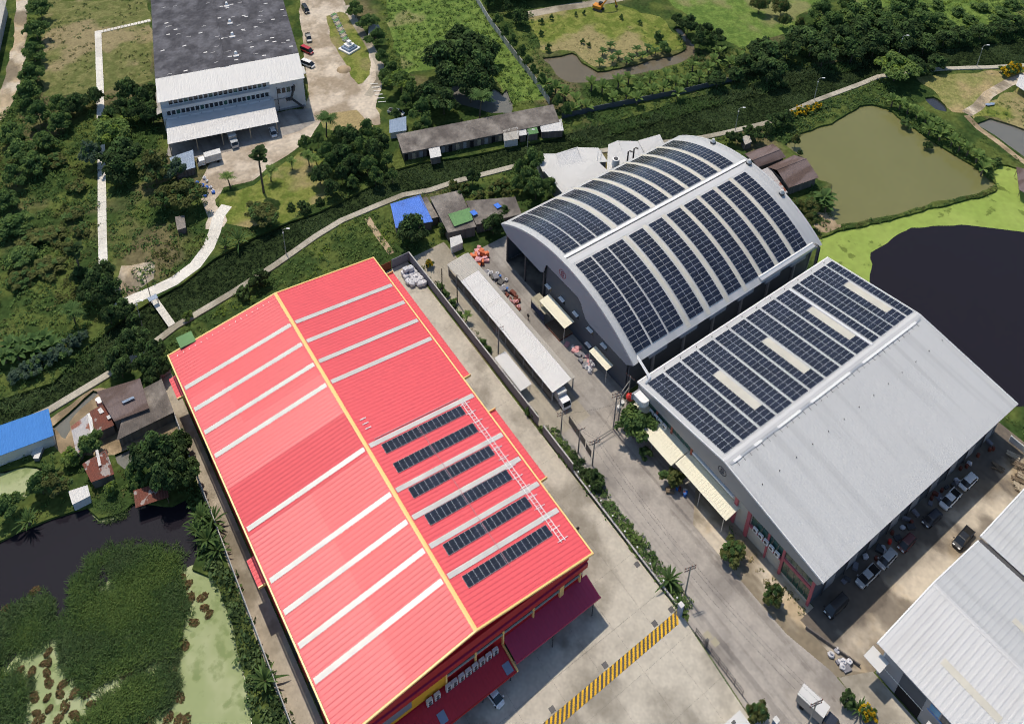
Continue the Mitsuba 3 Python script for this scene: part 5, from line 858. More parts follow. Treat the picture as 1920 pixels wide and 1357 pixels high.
plab = ['dark pole at the top of the lane back, left of two', 'dark pole standing against the weathered end of the long shed', 'pole with crossarms rising beside the middle of the long shed', 'lane pole with crossarms near the lane gate', 'pole carrying the white fuse boxes beside the low wall', 'short pole at the end of the mesh gate', 'leaning-looking tall pole beside the teal gate pillar', 'left pole of the transformer pair', 'right pole of the transformer pair', 'pole at the gap between the two grey factories', 'pole beside the box truck at the bottom edge']
for i, (q, h, l) in enumerate(zip(PB, hs, plab)): pole(l, q, h, 'dark_pole' if i < 2 else 'pole_concrete', .16, [0, 0, 2, 2, 2, 1, 2, 2, 2, 1, 2][i], 1.3 if i not in (9,) else .2)
pole('thin black pole beside the footbridge landing', [(-170.0,20.0)][0], 7.6, 'dark_pole', .1)
tr = thing('transformer', 'transformer platform with grey drums between the paired poles', 'transformer'); (ax, ay), (bx_, by_) = PB[7], PB[9]
put('beam', MB().tube([(ax, ay, 7.4), (bx_, by_, 7.4)], .1, 4), 'pole_concrete', tr); put('beam', MB().tube([(ax, ay, 9.6), (bx_, by_, 9.6)], .08, 4), 'pole_concrete', tr); put('beam', MB().tube([(ax, ay, 4.2), (bx_, by_, 4.2)], .1, 4), 'pole_concrete', tr)
for e in (.3, .55): x, y = ax + (bx_ - ax) * e, ay + (by_ - ay) * e; put('drum', MB().cyl(x, y, 4.3, 5.4, .45, 10), 'off_white', tr)
wr = thing('power_line', 'thin cables strung between the lane poles', 'cable', kind=None)
def wire(a, za, b, zb, sag=.6, off=0):
    t = np.linspace(0, 1, 9)[:, None]; p = np.array([*a, za]) * (1 - t) + np.array([*b, zb]) * t; p[:, 2] -= sag * 4 * (t * (1 - t))[:, 0]; p[:, 1] += off; put('wire', MB().tube(p, .02, 3), 'dark_steel', wr)
for i, j in ((1, 2), (2, 3), (3, 4), (4, 6), (6, 10)):
    for o in (-.9, .3, .9): wire(PB[i], hs[i] - .25, PB[j], hs[j] - .25, 1.0, o)
wire(PB[4], 7.5, PB[7], 9); wire(PB[7], 11, PB[9], 10.5); wire(PB[3], 7, PB[7], 8)
# ---------------------------------------------------------------- vehicles
def car(label, pts, kind, col, cat=None):
    """A vehicle from the ground points of its rear and front."""
    (x0, y0), (x1, y1) = pts; yaw = math.atan2(y1 - y0, x1 - x0); T = ((x0 + x1) / 2, (y0 + y1) / 2, yaw); L, Wd, H = {'sedan': (4.6, 1.78, 1.46), 'hatch': (4.1, 1.72, 1.5), 'pickup': (5.3, 1.85, 1.75), 'van': (4.9, 1.85, 2.0), 'truck': (6.6, 2.1, 2.3)}[kind]
    nm = {'sedan': 'parked_car', 'hatch': 'parked_car', 'pickup': 'pickup_truck', 'van': 'van', 'truck': 'box_truck'}[kind]
    k = thing(nm, label, cat or {'sedan': 'car', 'hatch': 'car', 'pickup': 'pickup truck', 'van': 'van', 'truck': 'truck'}[kind]); z = .05; h, w = L / 2, Wd / 2; M = lambda: MB(T); paint = 'car_' + col
    if kind == 'truck':
        put('cab', M().hull([(a, b, c) for b in (-w + .08, w - .08) for a, c in ((h - 2.0, z + .5), (h, z + .5), (h, z + 1.3), (h - .5, z + 2.2), (h - 2.0, z + 2.25))]), paint, k)
        put('windscreen', M().hull([(a, b, c) for b in (-w + .2, w - .2) for a, c in ((h + .01, z + 1.35), (h - .47, z + 2.15), (h - .5, z + 2.1), (h - .05, z + 1.35))]), 'dark_glass', k)
        put('box', M().box(-h, h - 2.15, -w, w, z + .9, z + 3.1), 'car_grey' if col != 'white' else 'off_white', k); put('box_roof', M().box(-h - .03, h - 2.12, -w - .03, w + .03, z + 3.1, z + 3.2), 'white_sheet', k); put('chassis', M().box(-h, h - .1, -w + .35, w - .35, z + .45, z + .9), 'dark_steel', k)
        wx = (h - 1.0, -h + 1.1)
    else:
        b0, b1 = z + .28, z + (.95 if kind in ('van', 'pickup') else .85)
        put('body', M().hull([(a, s * (w - i), c) for s in (-1, 1) for a, c, i in ((-h, b0 + .15, .18), (-h, b1 - .05, .15), (-h + .2, b0, .06), (-h + .25, b1, .08), (h - .35, b0, .06), (h - .7, b1 - .04, .1), (h, b0 + .15, .3), (h - .06, b1 - .25, .28), (0, b0 + .2, 0), (0, b1 - .12, 0))]), paint, k)
        c0, c1 = {'sedan': (-1.45, 1.05), 'hatch': (-1.85, .95), 'pickup': (-.55, 1.25), 'van': (-2.3, 1.5)}[kind]; top = z + H
        put('windows', M().hull([(a, s * (w - i), c) for s in (-1, 1) for a, c, i in ((c0 - .35, b1 - .02, .1), (c1 + .55, b1 - .02, .12), (c0 + .05, top - .06, .27), (c1 - .3, top - .06, .27))]), 'dark_glass', k)
        put('roof', M().hull([(a, s * (w - i), c) for s in (-1, 1) for a, c, i in ((c0 + .02, top - .07, .24), (c1 - .28, top - .07, .24), (c0 + .2, top, .36), (c1 - .5, top, .36))]), paint, k)
        if kind == 'pickup': put('bed', M().box(-h + .12, -.95, -w + .2, w - .2, b1 - .03, b1 + .02), 'rubber', k); [put('bed_side', M().box(-h + .05, -.9, s * (w - .12) - .06, s * (w - .12) + .06, b1 - .02, b1 + .16), paint, k) for s in (-1, 1)]
        for s in (-1, 1): put('headlight', M().box(h - .28, h - .05, s * (w - .42) - .2, s * (w - .42) + .2, b1 - .3, b1 - .14), 'white_paint', k); put('mirror', M().box(c1 + .2, c1 + .42, s * (w + .1) - .1, s * (w + .1) + .1, b1, b1 + .16), paint, k)
        wx = (h - .85, -h + .9)
    for a in wx:
        for s in (-1, 1):
            t = trimesh.creation.cylinder(.34, .24, sections=14); v = t.vertices; put('wheel', M().add(np.c_[a + v[:, 0], s * (w - .14) + v[:, 2], z + .32 + v[:, 1]], t.faces), 'rubber', k)
    return k
car('black pickup parked alone in the sun beside the pale workshops', [(-30.2,130.7),(-29.9,124.4)], 'pickup', 'black')
car('white car farthest along the shaded wall of the grey factory', [(-35.7,140.7),(-35.7,136.0)], 'sedan', 'white'); car('white pickup with an open bed in the shade line of the grey factory', [(-35.7,135.0),(-35.6,129.4)], 'pickup', 'white')
car('dark car behind the white pickup, deep in the wall\'s shade', [(-35.4,128.6),(-35.5,123.5)], 'sedan', 'navy'); car('dark red car in shade beside the red barrel', [(-35.5,120.5),(-35.3,115.5)], 'hatch', 'darkred')
car('silver car parked next to the dark red car', [(-35.8,115.2),(-35.6,110.2)], 'sedan', 'silver'); car('silver pickup between the silver car and the black car', [(-35.8,109.5),(-35.8,104.9)], 'pickup', 'silver'); car('black car parked nearest the lane in the factory\'s shade', [(-35.8,100.9),(-35.8,95.8)], 'van', 'black')
car('white car half under the lower red canopy', [(-59.5,41.7),(-57.1,42.0)], 'hatch', 'white')
car('grey box truck with a dark cab at the bottom edge of the lane', [(-29.3,82.6),(-25.5,83.3)], 'truck', 'navy'); car('pale box truck parked at the end of the long shed', [(-97.0,83.8),(-92.8,83.4)], 'truck', 'white')
car('silver pickup standing by the garden below the shrine track', [(-199.9,100.1),(-195.7,103.1)], 'pickup', 'silver')
car('white delivery truck with a tall box before the old warehouse', [(-207.2,50.4),(-208.0,44.9)], 'truck', 'white'); car('pale truck parked under the long loading canopy', [(-215.5,56.4),(-209.1,55.8)], 'truck', 'silver'); car('white car under the right end of the loading canopy', [(-212.5,67.8),(-206.8,66.8)], 'sedan', 'white')
car('grey pickup farthest up the side of the old warehouse', [(-252.6,97.5),(-246.7,95.8)], 'pickup', 'grey'); car('red van beside the old warehouse', [(-244.9,92.2),(-240.4,93.9)], 'van', 'red'); car('white van below the red one beside the old warehouse', [(-237.4,89.1),(-233.3,91.0)], 'van', 'white'); car('dark covered car at the top of the warehouse yard', [(-270.4,103.8),(-262.9,102.8)], 'van', 'black')
exq = [(-209.8,190.8)][0]; ex_ = thing('excavator', 'orange excavator working beside the far lane', 'excavator'); x, y = exq
for s in (-1, 1): put('track', MB((x, y, .4)).hull([(a, s * 1.1 + b, c) for b in (-.3, .3) for a, c in ((-1.8, .3), (-1.5, .02), (1.5, .02), (1.8, .3), (1.5, .8), (-1.5, .8))]), 'dark_steel', ex_)
put('body', MB((x, y, .4)).box(-1.9, 1.2, -1.2, 1.2, .9, 2.0), 'excavator_orange', ex_); put('cab', MB((x, y, .4)).hull([(a, b, c) for b in (.1, 1.15) for a, c in ((-.2, 2.0), (1.3, 2.0), (1.0, 3.1), (-.2, 3.1))]), 'dark_glass', ex_); put('boom', MB().tube([(x + 1, y, 1.8), (x + 1.8, y + 2.6, 4.9), (x + 2.6, y + 5.0, 4.2), (x + 3, y + 5.8, 1.5)], .3, 5), 'excavator_orange', ex_); put('bucket', MB().box(x + 2.6, x + 3.4, y + 5.4, y + 6.1, .6, 1.5), 'dark_steel', ex_)
bq = [(-100.5,255.8)][0]; bo = thing('rowing_boat', 'small pale boat drawn up on the grass bank', 'boat'); put('hull', MB((bq[0], bq[1], 1.2)).hull([(-1.8, 0, .5), (1.8, 0, .55), (-1.2, .55, .45), (-1.2, -.55, .45), (1.0, .55, .45), (1.0, -.55, .45), (-1, .25, .05), (1, .25, .05), (-1, -.25, .05), (1, -.25, .05)]), 'dusty_blue_sheet', bo); put('thwart', MB((bq[0], bq[1], 1.2)).box(-.2, .2, -.5, .5, .46, .5), 'pale_timber', bo)
# ---------------------------------------------------------------- people
def person(label, q, yaw, top, legs, stride=.18):
    k = thing('person', label, 'person'); x, y = q; T = (x, y, yaw)
    def bones(bs_, r=.05):
        parts = []
        for a, ra, b, rb in bs_:
            sp = []
            for p, rr in ((a, ra), (b, rb)): s = trimesh.creation.icosphere(1, rr); sp.append(s.vertices + p)
            parts.append(m3.Manifold.hull_points(np.vstack(sp)))
        o = m3.Manifold.batch_boolean(parts, m3.OpType.Add); me = o.to_mesh(); return MB(T).add(me.vert_properties[:, :3], me.tri_verts)
    z = .05; st = stride
    put('body', bones([((0, 0, z + 1.42), .06, (0, 0, z + 1.52), .055), ((0, 0, z + 1.62), .10, (.02, 0, z + 1.56), .085), ((-.02, .27, z + 1.08), .035, (.16, .25, z + .88), .035), ((.16, .25, z + .88), .035, (.22, .25, z + .82), .04), ((-.02, -.27, z + 1.08), .035, (.12, -.27, z + .86), .035), ((.12, -.27, z + .86), .035, (.17, -.27, z + .79), .04), ((st, .1, z + .06), .05, (st + .16, .1, z + .03), .035), ((-st, -.1, z + .06), .05, (-st + .16, -.1, z + .03), .035), ((0, 0, z + 1.0), .1, (0, 0, z + 1.45), .07), ((0, .2, z + 1.36), .05, (-.02, .27, z + 1.08), .04), ((0, -.2, z + 1.36), .05, (-.02, -.27, z + 1.08), .04)]), 'skin', k, smooth=50)
    put('shirt', bones([((0, .14, z + 1.38), .085, (0, -.14, z + 1.38), .085), ((0, .1, z + 1.34), .12, (0, .08, z + .95), .12), ((0, -.1, z + 1.34), .12, (0, -.08, z + .95), .12), ((0, .19, z + 1.38), .07, (-.02, .26, z + 1.14), .06), ((0, -.19, z + 1.38), .07, (-.02, -.26, z + 1.14), .06)]), top, k, smooth=50)
    put('trousers', bones([((0, .09, z + .93), .115, (st * .55, .1, z + .5), .075), ((st * .55, .1, z + .5), .075, (st, .1, z + .1), .058), ((0, -.09, z + .93), .115, (-st * .3, -.1, z + .5), .075), ((-st * .3, -.1, z + .5), .075, (-st, -.1, z + .1), .058)]), legs, k, smooth=50)
    put('hair', MB(T).tri(trimesh.creation.icosphere(2, .108).apply_transform(np.diag([1.02, .95, .8, 1])).apply_translation([-.02, 0, z + 1.665])), 'cloth_dark', k, smooth=True)
    put('nose', MB(T).hull([(.09, 0, z + 1.63), (.125, 0, z + 1.59), (.09, .02, z + 1.59), (.09, -.02, z + 1.59)]), 'skin', k)
person('person in dark clothes walking across the works yard', [(-115.0,90.2)][0], 2.0, 'cloth_dark', 'cloth_dark'); person('person in dark clothes beside the red factory\'s eave', [(-71.0,69.4)][0], 2.6, 'cloth_dark', 'drab_sheet')
# ---------------------------------------------------------------- things lying about
rs = np.random.default_rng(3)
def lump(r, sq=.75, n=26, seed=0):
    g = np.random.default_rng(seed); p = g.normal(size=(n, 3)); p /= np.linalg.norm(p, axis=1, keepdims=True); p = np.sign(p) * np.abs(p) ** .6; return p * np.array([r, r, r * sq]) * g.uniform(.88, 1.05, (n, 1))
for i, q in enumerate([(-142.2,72.8),(-142.2,74.0),(-141.9,75.0),(-140.9,72.8),(-140.9,73.9),(-140.9,75.1),(-139.4,72.5),(-139.5,73.9),(-139.6,75.2),(-138.3,72.8),(-138.4,74.1),(-138.4,75.3),(-137.2,74.4),(-137.0,75.3),(-141.9,73.3),(-141.7,74.4)]):
    lev = 0 if i < 14 else 1; k = thing('bulk_sack', 'bulging white bulk sack in the heap at the yard\'s end wall', 'sack', 'white bulk sacks by the end wall')
    p = lump(.78, .85, 40, i) + [q[0], q[1], .72 + lev * 1.2]; put('bag', MB().hull(p), 'sack_white', k, smooth=40); put('neck', MB().cyl(q[0], q[1], 1.25 + lev * 1.2, 1.5 + lev * 1.2, .2, 7, .07), 'sack_white', k)
def heap(names, area, n, seed, zmax=1.2):
    g = np.random.default_rng(seed); (x0, x1, y0, y1) = area
    for i in range(n):
        nm, lab, cat, bs = names[g.integers(len(names))]; x, y = g.uniform(x0, x1), g.uniform(y0, y1); k = thing(nm, lab, cat, 'scrap heap ' + lab[-18:]); a = g.uniform(.25, .8, 3); b = MB((x, y, g.uniform(0, 3)))
        if nm in ('drum', 'barrel'): b.cyl(0, 0, .05, .9, .3, 10)
        elif nm == 'sack': b.hull(lump(.5, .7, 22, i) + [0, 0, .4])
        else: b.box(-a[0], a[0], -a[1], a[1], .05, .05 + a[2] * zmax)
        put('shell', b, bs, k); put('rim', MB((x, y, 0)).box(-a[0] * .5, a[0] * .5, -a[1] * .5, a[1] * .5, .05 + a[2] * zmax + .002, .1 + a[2] * zmax) if nm not in ('drum', 'barrel', 'sack') else MB((x, y, 0)).cyl(0, 0, .82, .95, .16, 8), bs, k)
S1 = [('crate', 'orange crate in the stack behind the long shed', 'crate', 'orange_paint'), ('crate', 'pinkish crate in the stack behind the long shed', 'crate', 'pink_plastic')]
heap(S1, (-139.5, -134, 88.6, 93.5), 16, 1, 2.0)
S2 = [('barrel', 'blue drum in the scrap beside the long shed', 'drum', 'blue_plastic'), ('scrap_bin', 'grey metal scrap bin beside the long shed', 'bin', 'grey_scrap'), ('scrap_bin', 'dark scrap box beside the long shed', 'box', 'dark_steel'), ('sack', 'white sack in the scrap beside the long shed', 'sack', 'sack_white')]
heap(S2, (-132.5, -123.5, 88.3, 92.6), 26, 2, 1.3)
S3 = [('scrap_bin', 'rust brown scrap box beside the long shed', 'box', 'brown_scrap'), ('sack', 'pink sack by the rust brown scrap', 'sack', 'pink_plastic'), ('barrel', 'rust brown drum beside the long shed', 'drum', 'brown_scrap')]
heap(S3, (-124, -118.5, 88.3, 91.6), 18, 4, 1.2)
S4 = [('sack', 'white sack on the ledge below the arched hall\'s vents', 'sack', 'sack_white'), ('crate', 'pink crate on the ledge below the arched hall\'s vents', 'crate', 'pink_plastic'), ('scrap_bin', 'grey box on the ledge below the arched hall\'s vents', 'box', 'grey_scrap')]
heap(S4, (-105, -96, 92.8, 95.0), 22, 6, .9)
S5 = [('barrel', 'rust brown drum under the second cream canopy', 'drum', 'brown_scrap'), ('scrap_bin', 'brown box under the second cream canopy', 'box', 'timber'), ('sack', 'pale sack beside the second cream canopy', 'sack', 'sack_white'), ('barrel', 'blue drum beside the second cream canopy', 'drum', 'blue_plastic')]
heap(S5, (-68.5, -64.5, 88.6, 92), 12, 7, .9)
S6 = [('timber_stack', 'pale sawn timber stack at the end of the car park', 'timber', 'pale_timber'), ('timber_stack', 'brown timber stack at the end of the car park', 'timber', 'timber')]
g = np.random.default_rng(9); tq = [(-31.6,148.4)][0]
for i in range(14):
    k = thing('timber_stack', S6[i % 2][1], 'timber', 'timber heap %d' % (i % 2)); x, y = tq[0] + g.uniform(-3, 4), tq[1] + g.uniform(-3, 3)
    for j in range(5): put('plank', MB((x, y, g.uniform(-.4, .6))).box(-1.2, 1.2, -.6 + j * .25, -.4 + j * .25, .04 + .3 * (i // 5), .25 + .3 * (i // 5)), S6[i % 2][3], k)
S7 = [('sack', 'pale sack beside the pale workshop forecourt', 'sack', 'sack_white'), ('scrap_bin', 'grey box beside the pale workshop forecourt', 'box', 'grey_scrap')]
heap(S7, (-33, -29, 91.5, 94.2), 9, 8, .7); heap([('sack', 'white sack in the pile before the garden shed', 'sack', 'sack_white'), ('sack', 'blue sack in the pile before the garden shed', 'sack', 'blue_tarp')], ([(-201.9,42.4)][0][0] - 1, [(-201.9,42.4)][0][0] + 7, [(-200.2,43.0)][0][1] - 1.5, [(-200.2,43.0)][0][1] + 1.5), 12, 12)
heap([('scrap_bin', 'dark box among the clutter along the shaded wall of the grey factory', 'box', 'dark_steel'), ('sack', 'pale sack in the clutter along the shaded wall', 'sack', 'sack_white'), ('barrel', 'brown drum in the clutter along the shaded wall', 'drum', 'brown_scrap'), ('scrap_bin', 'grey box in the clutter along the shaded wall', 'box', 'grey_scrap')], (-38.2, -36.6, 100, 152), 34, 21, .9)
rb = [(-37.3,115.8)][0]; k = thing('barrel', 'red barrel by the shaded wall of the grey factory', 'drum'); put('shell', MB().cyl(*rb, .04, .95, .32, 12), 'red_plastic', k); put('lid', MB().cyl(*rb, .95, 1.0, .34, 12), 'red_plastic', k)
# the shrine garden
fq = [(-236.5,105.4)][0]; ft = thing('fountain', 'white and blue stepped fountain in the shrine garden', 'fountain')
for i, (r, z0, z1, m) in enumerate(((2.6, 0, .6, 'white_paint'), (1.9, .6, 1.3, 'dusty_blue_sheet'), (1.3, 1.3, 2.2, 'white_paint'), (.6, 2.2, 3.4, 'white_paint'))): put('tier', MB((fq[0], fq[1], .3)).box(-r, r, -r, r, z0, z1), m, ft)
for i in range(9):
    e = i / 8; a, b = [(-258.0,110.1),(-242.1,106.7)]; q = (a[0] + (b[0] - a[0]) * e, a[1] + (b[1] - a[1]) * e); k = thing('planter', 'boxed orange and white planter in the row by the fountain', 'planter', 'planters in the shrine garden'); put('box', MB((q[0], q[1], .4)).box(-.7, .7, -1.0, 1.0, .03, .7), 'path_concrete', k); put('soil', MB((q[0], q[1], .4)).box(-.55, .55, -.85, .85, .7, .9), 'pale_timber' if i % 2 else 'green_sheet', k)
bn = thing('bench_row', 'row of white concrete benches in the verge by the silver pickup', 'bench')
for i in range(6):
    a, b = [(-214.6,103.1),(-205.1,100.7)]; q = (a[0] + (b[0] - a[0]) * i / 5, a[1] + (b[1] - a[1]) * i / 5); put('seat', MB((q[0], q[1], 1.1)).box(-1.2, 1.2, -.12, .12, .25, .35), 'white_paint', bn)
sm_ = thing('spoil_heap', 'small heap of orange soil by the shrine track', 'heap'); put('mound', MB().hull([([(-227.1,98.7)][0][0] + 2.4 * math.cos(a) * f, [(-227.1,98.7)][0][1] + 2.4 * math.sin(a) * f, z) for a in np.linspace(0, 6, 9) for f, z in ((1, .02), (.5, .8))]), 'bare_earth', sm_, smooth=40)
# ---------------------------------------------------------------- vegetation
PAL = dict(dark=((.040, .072, .032), (.075, .115, .045)), mid=((.072, .135, .046), (.125, .20, .07)), light=((.115, .19, .055), (.18, .26, .08)), olive=((.10, .12, .042), (.16, .175, .065)), blue=((.065, .11, .075), (.11, .16, .11)), brown=((.14, .115, .065), (.21, .175, .10)), lime=((.16, .24, .045), (.22, .30, .065)), yellow=((.42, .27, .015), (.60, .42, .03)), dry=((.24, .20, .10), (.36, .31, .16)), hyac=((.030, .054, .024), (.058, .088, .04)), hyacl=((.07, .115, .05), (.115, .165, .075)), reed=((.085, .145, .06), (.145, .21, .085)))
def tint(g, pal, n):
    a, b = (np.array(c) for c in PAL[pal]); t = g.uniform(0, 1, (n, 1)); return a + (b - a) * t
def leaves(g, cen, nrm, size, elong=1.6):
    """One bent leaf-clump face (2 triangles) per centre, facing nrm."""
    n = len(cen); r = g.normal(size=(n, 3)); nrm = nrm / (np.linalg.norm(nrm, axis=1, keepdims=True) + 1e-9)
    u = np.cross(nrm, r); u /= np.linalg.norm(u, axis=1, keepdims=True) + 1e-9; w = np.cross(nrm, u)
    s = (size * g.uniform(.65, 1.35, n))[:, None]
    v = np.stack([cen - u * s * elong * .5, cen + w * s * .5 + nrm * s * .12, cen + u * s * elong * .5, cen - w * s * .5 + nrm * s * .12], 1)
    f = np.arange(n)[:, None] * 4; return v.reshape(-1, 3), np.vstack([f + [0, 1, 2], f + [0, 2, 3]])
def crown(seed, blobs, per, R, Hc, z0, leaf, pal, pal2=None, flat=1.0):
    """An uneven crown: a few big limbs' worth of foliage, each of several leafy clusters, with gaps between."""
    g = np.random.default_rng(seed); V, F, C, n = [], [], [], 0
    k = int(g.integers(4, 7)); a0 = g.uniform(0, 6.28); lob = [np.array([math.cos(a0 + 6.283 * i / k) * g.uniform(.3, .68), math.sin(a0 + 6.283 * i / k) * g.uniform(.3, .68), g.uniform(-.25, .45)]) for i in range(k)] + [np.array([g.normal() * .12, g.normal() * .12, .75])]
    for b in range(blobs):
        l = lob[b % len(lob)]; d = g.normal(size=3); d /= np.linalg.norm(d)
        c = (l + d * g.uniform(.1, .42) * [1, 1, .8]) * [R, R, Hc] + [0, 0, z0 + Hc * .25]; br = R * g.uniform(.12, .27)
        q = g.normal(size=(per, 3)); q /= np.linalg.norm(q, axis=1, keepdims=True); q[:, 2] = np.where(q[:, 2] < -.2, -q[:, 2], q[:, 2]); rr = g.uniform(.4, 1.1, (per, 1))
        v, f = leaves(g, c + q * rr * br * [1, 1, .75 * flat], q + g.normal(size=(per, 3)) * .4 + [0, 0, .8], leaf)
        col = tint(g, pal2 if pal2 and g.random() < .3 else pal, 1) * g.uniform(.8, 1.22, (per, 1)) * np.ones((1, 3)); V.append(v); F.append(f + n); C.append(np.repeat(col, 4, 0)); n += len(v)
    return np.vstack(V), np.vstack(F), np.vstack(C)
def trunk(seed, h, r, limbs=5, R=1.0, zs=.45):
    g = np.random.default_rng(seed); o = MB(); bend = g.normal(size=2) * .12 * h
    o.tube([(0, 0, -.2), (bend[0] * .15, bend[1] * .15, h * .3), (bend[0] * .4, bend[1] * .4, h * .62)], [r, r * .75, r * .5], 6)
    for k in range(limbs):
        a = k * 6.283 / limbs + g.uniform(-.4, .4); b = np.array([bend[0] * .3, bend[1] * .3, h * zs]); e = b + [math.cos(a) * R * .65, math.sin(a) * R * .65, h * g.uniform(.2, .38)]
        o.tube([b, (b + e) / 2 + [0, 0, .08 * h], e], [r * .5, r * .33, r * .14], 5)
    return o.mesh()
FORMS = {}
def form(name, trunk_mesh, cr, fronds=None):
    d = {}
    if trunk_mesh is not None: d['trunk'] = mikit.ply(trunk_mesh, 'bark', smooth=40)
    d['crown'] = mikit.ply((cr[0], cr[1]), 'leaf', color=cr[2]); scene[name] = {'type': 'shapegroup', **d}; FORMS[name] = 1
# unit trees: crown radius 1, height 1 (scaled when placed)
for nm, pal, pal2 in (('dark', 'dark', 'mid'), ('mid', 'mid', 'light'), ('light', 'light', 'lime'), ('olive', 'olive', 'mid'), ('blue', 'blue', 'mid')):
    for v in range(4):
        s = hash_ = sum(map(ord, nm)) * 10 + v
        form('tree_%s_form_%d' % (nm, v), trunk(s, 1.0, .035, 5, 1.0), crown(s, 84, 56, 1.0, .42, .52, .095, pal, pal2))
        form('bush_%s_form_%d' % (nm, v), None, crown(s + 5, 44, 40, .95, .5, .30, .14, pal, pal2))
form('bush_yellow_form_0', None, (lambda a, b: (np.vstack([a[0], b[0]]), np.vstack([a[1], b[1] + len(a[0])]), np.vstack([a[2], b[2]])))(crown(71, 18, 30, .95, .5, .3, .2, 'mid'), crown(72, 20, 26, 1.0, .56, .33, .14, 'yellow')))
form('bush_brown_form_0', None, crown(73, 18, 30, .95, .5, .3, .2, 'brown', 'olive'))
def frond_set(seed, n, L, width, droop, pal, z0, up=(.2, 1.0), segs=7, lf=True, tip=0.2):
    g = np.random.default_rng(seed); V, F, C, m = [], [], [], 0
    for k in range(n):
        a = k * 2.39996 + g.uniform(-.2, .2); e = g.uniform(*up); t = np.linspace(0, 1, segs); l = L * g.uniform(.8, 1.1)
        x = l * (t * math.cos(e)); z = z0 + l * (t * math.sin(e) - droop * t ** 2); c, s = math.cos(a), math.sin(a); mid = np.c_[c * x, s * x, z]; side = np.array([-s, c, 0])
        col = tint(g, pal, 1) * g.uniform(.85, 1.2)
        if lf:   # leaflets hang from both sides of the rib
            for i in range(1, segs):
                for sg_ in (-1, 1):
                    w = width * math.sin(math.pi * (.12 + .82 * t[i])) ; d = (mid[i] - mid[i - 1]); tipp = mid[i] + side * sg_ * w + d * .7 + [0, 0, -w * .45]
                    v = np.array([mid[i - 1], mid[i], tipp + d * .25, tipp - d * .35]); V.append(v); F.append(np.array([[0, 1, 2], [0, 2, 3]]) + m); C.append(np.repeat(col * g.uniform(.9, 1.15), 4, 0)); m += 4
        else:    # one broad blade, creased along its rib
            w = width * np.sin(np.pi * (.08 + .84 * t))[:, None] * .5; v = np.stack([mid - side * w - [0, 0, .0] + np.c_[w * 0, w * 0, w * .5], mid, mid + side * w + np.c_[w * 0, w * 0, w * .5]], 1).reshape(-1, 3)
            f = []
            for i in range(segs - 1):
                b = 3 * i; f += [[b, b + 1, b + 4], [b, b + 4, b + 3], [b + 1, b + 2, b + 5], [b + 1, b + 5, b + 4]]
            V.append(v); F.append(np.array(f) + m); C.append(np.repeat(col, len(v), 0)); m += len(v)
    return np.vstack(V), np.vstack(F), np.vstack(C)
def curved_trunk(h, r, lean=.08, seed=0):
    g = np.random.default_rng(seed); t = np.linspace(0, 1, 7); d = g.normal(size=2); d /= np.linalg.norm(d)
    return MB().tube(np.c_[d[0] * lean * h * t ** 2 - d[0] * lean * h, d[1] * lean * h * t ** 2 - d[1] * lean * h, h * t - .1], r * (1.25 - .5 * t), 7).mesh()
form('coconut_palm_form', curved_trunk(.72, .022, .08, 3), frond_set(3, 20, .42, .11, .34, 'mid', .72, (-.1, 1.15)))
form('young_palm_form', curved_trunk(.66, .03, .1, 5), frond_set(4, 13, .40, .11, .36, 'light', .66, (.0, 1.1)))
def fan_crown(seed, z0, pal):
    g = np.random.default_rng(seed); V, F, C, m = [], [], [], 0
    for k in range(46):
        a = k * 2.39996; e = g.uniform(-.7, 1.45); L = g.uniform(.03, .165); d = np.array([math.cos(a) * math.cos(e), math.sin(a) * math.cos(e), math.sin(e)]); c = d * L + [0, 0, z0]; s = np.array([-math.sin(a), math.cos(a), 0]); u = np.cross(d, s); r = .062; pts = [c - d * r * .4]
        for q in np.linspace(-1.9, 1.9, 8): pts.append(c + (d * math.cos(q) + s * math.sin(q)) * r * (1 if int(q * 10) % 2 else .82) - u * .01)
        V.append(np.array(pts)); F.append(np.array([[0, i, i + 1] for i in range(1, 8)]) + m); C.append(np.repeat(tint(g, pal, 1), 9, 0)); m += 9
    return np.vstack(V), np.vstack(F), np.vstack(C)
form('fan_palm_form', MB().tube([(0, 0, -.02), (.004, 0, .4), (0, 0, .82)], [.024, .017, .016], 7).mesh(), fan_crown(8, .86, 'dark'))
form('banana_form', MB().tube([(0, 0, -.05), (.02, 0, .4)], [.05, .035], 6).mesh(), frond_set(9, 9, .62, .20, .30, 'light', .38, (.5, 1.25), 7, False))
form('banana_form_001', MB().tube([(0, 0, -.05), (.02, 0, .36)], [.05, .035], 6).mesh(), frond_set(10, 11, .60, .19, .36, 'mid', .34, (.45, 1.2), 7, False))
form('screw_palm_form', MB().tube([(0, 0, -.05), (.02, 0, .25)], [.06, .04], 6).mesh(), frond_set(12, 22, .85, .085, .35, 'mid', .2, (.35, 1.3), 7, False))
TREE = {'dark': 'broadleaf_tree', 'mid': 'broadleaf_tree', 'light': 'broadleaf_tree', 'olive': 'broadleaf_tree', 'blue': 'broadleaf_tree'}
gt_ = np.random.default_rng(77)
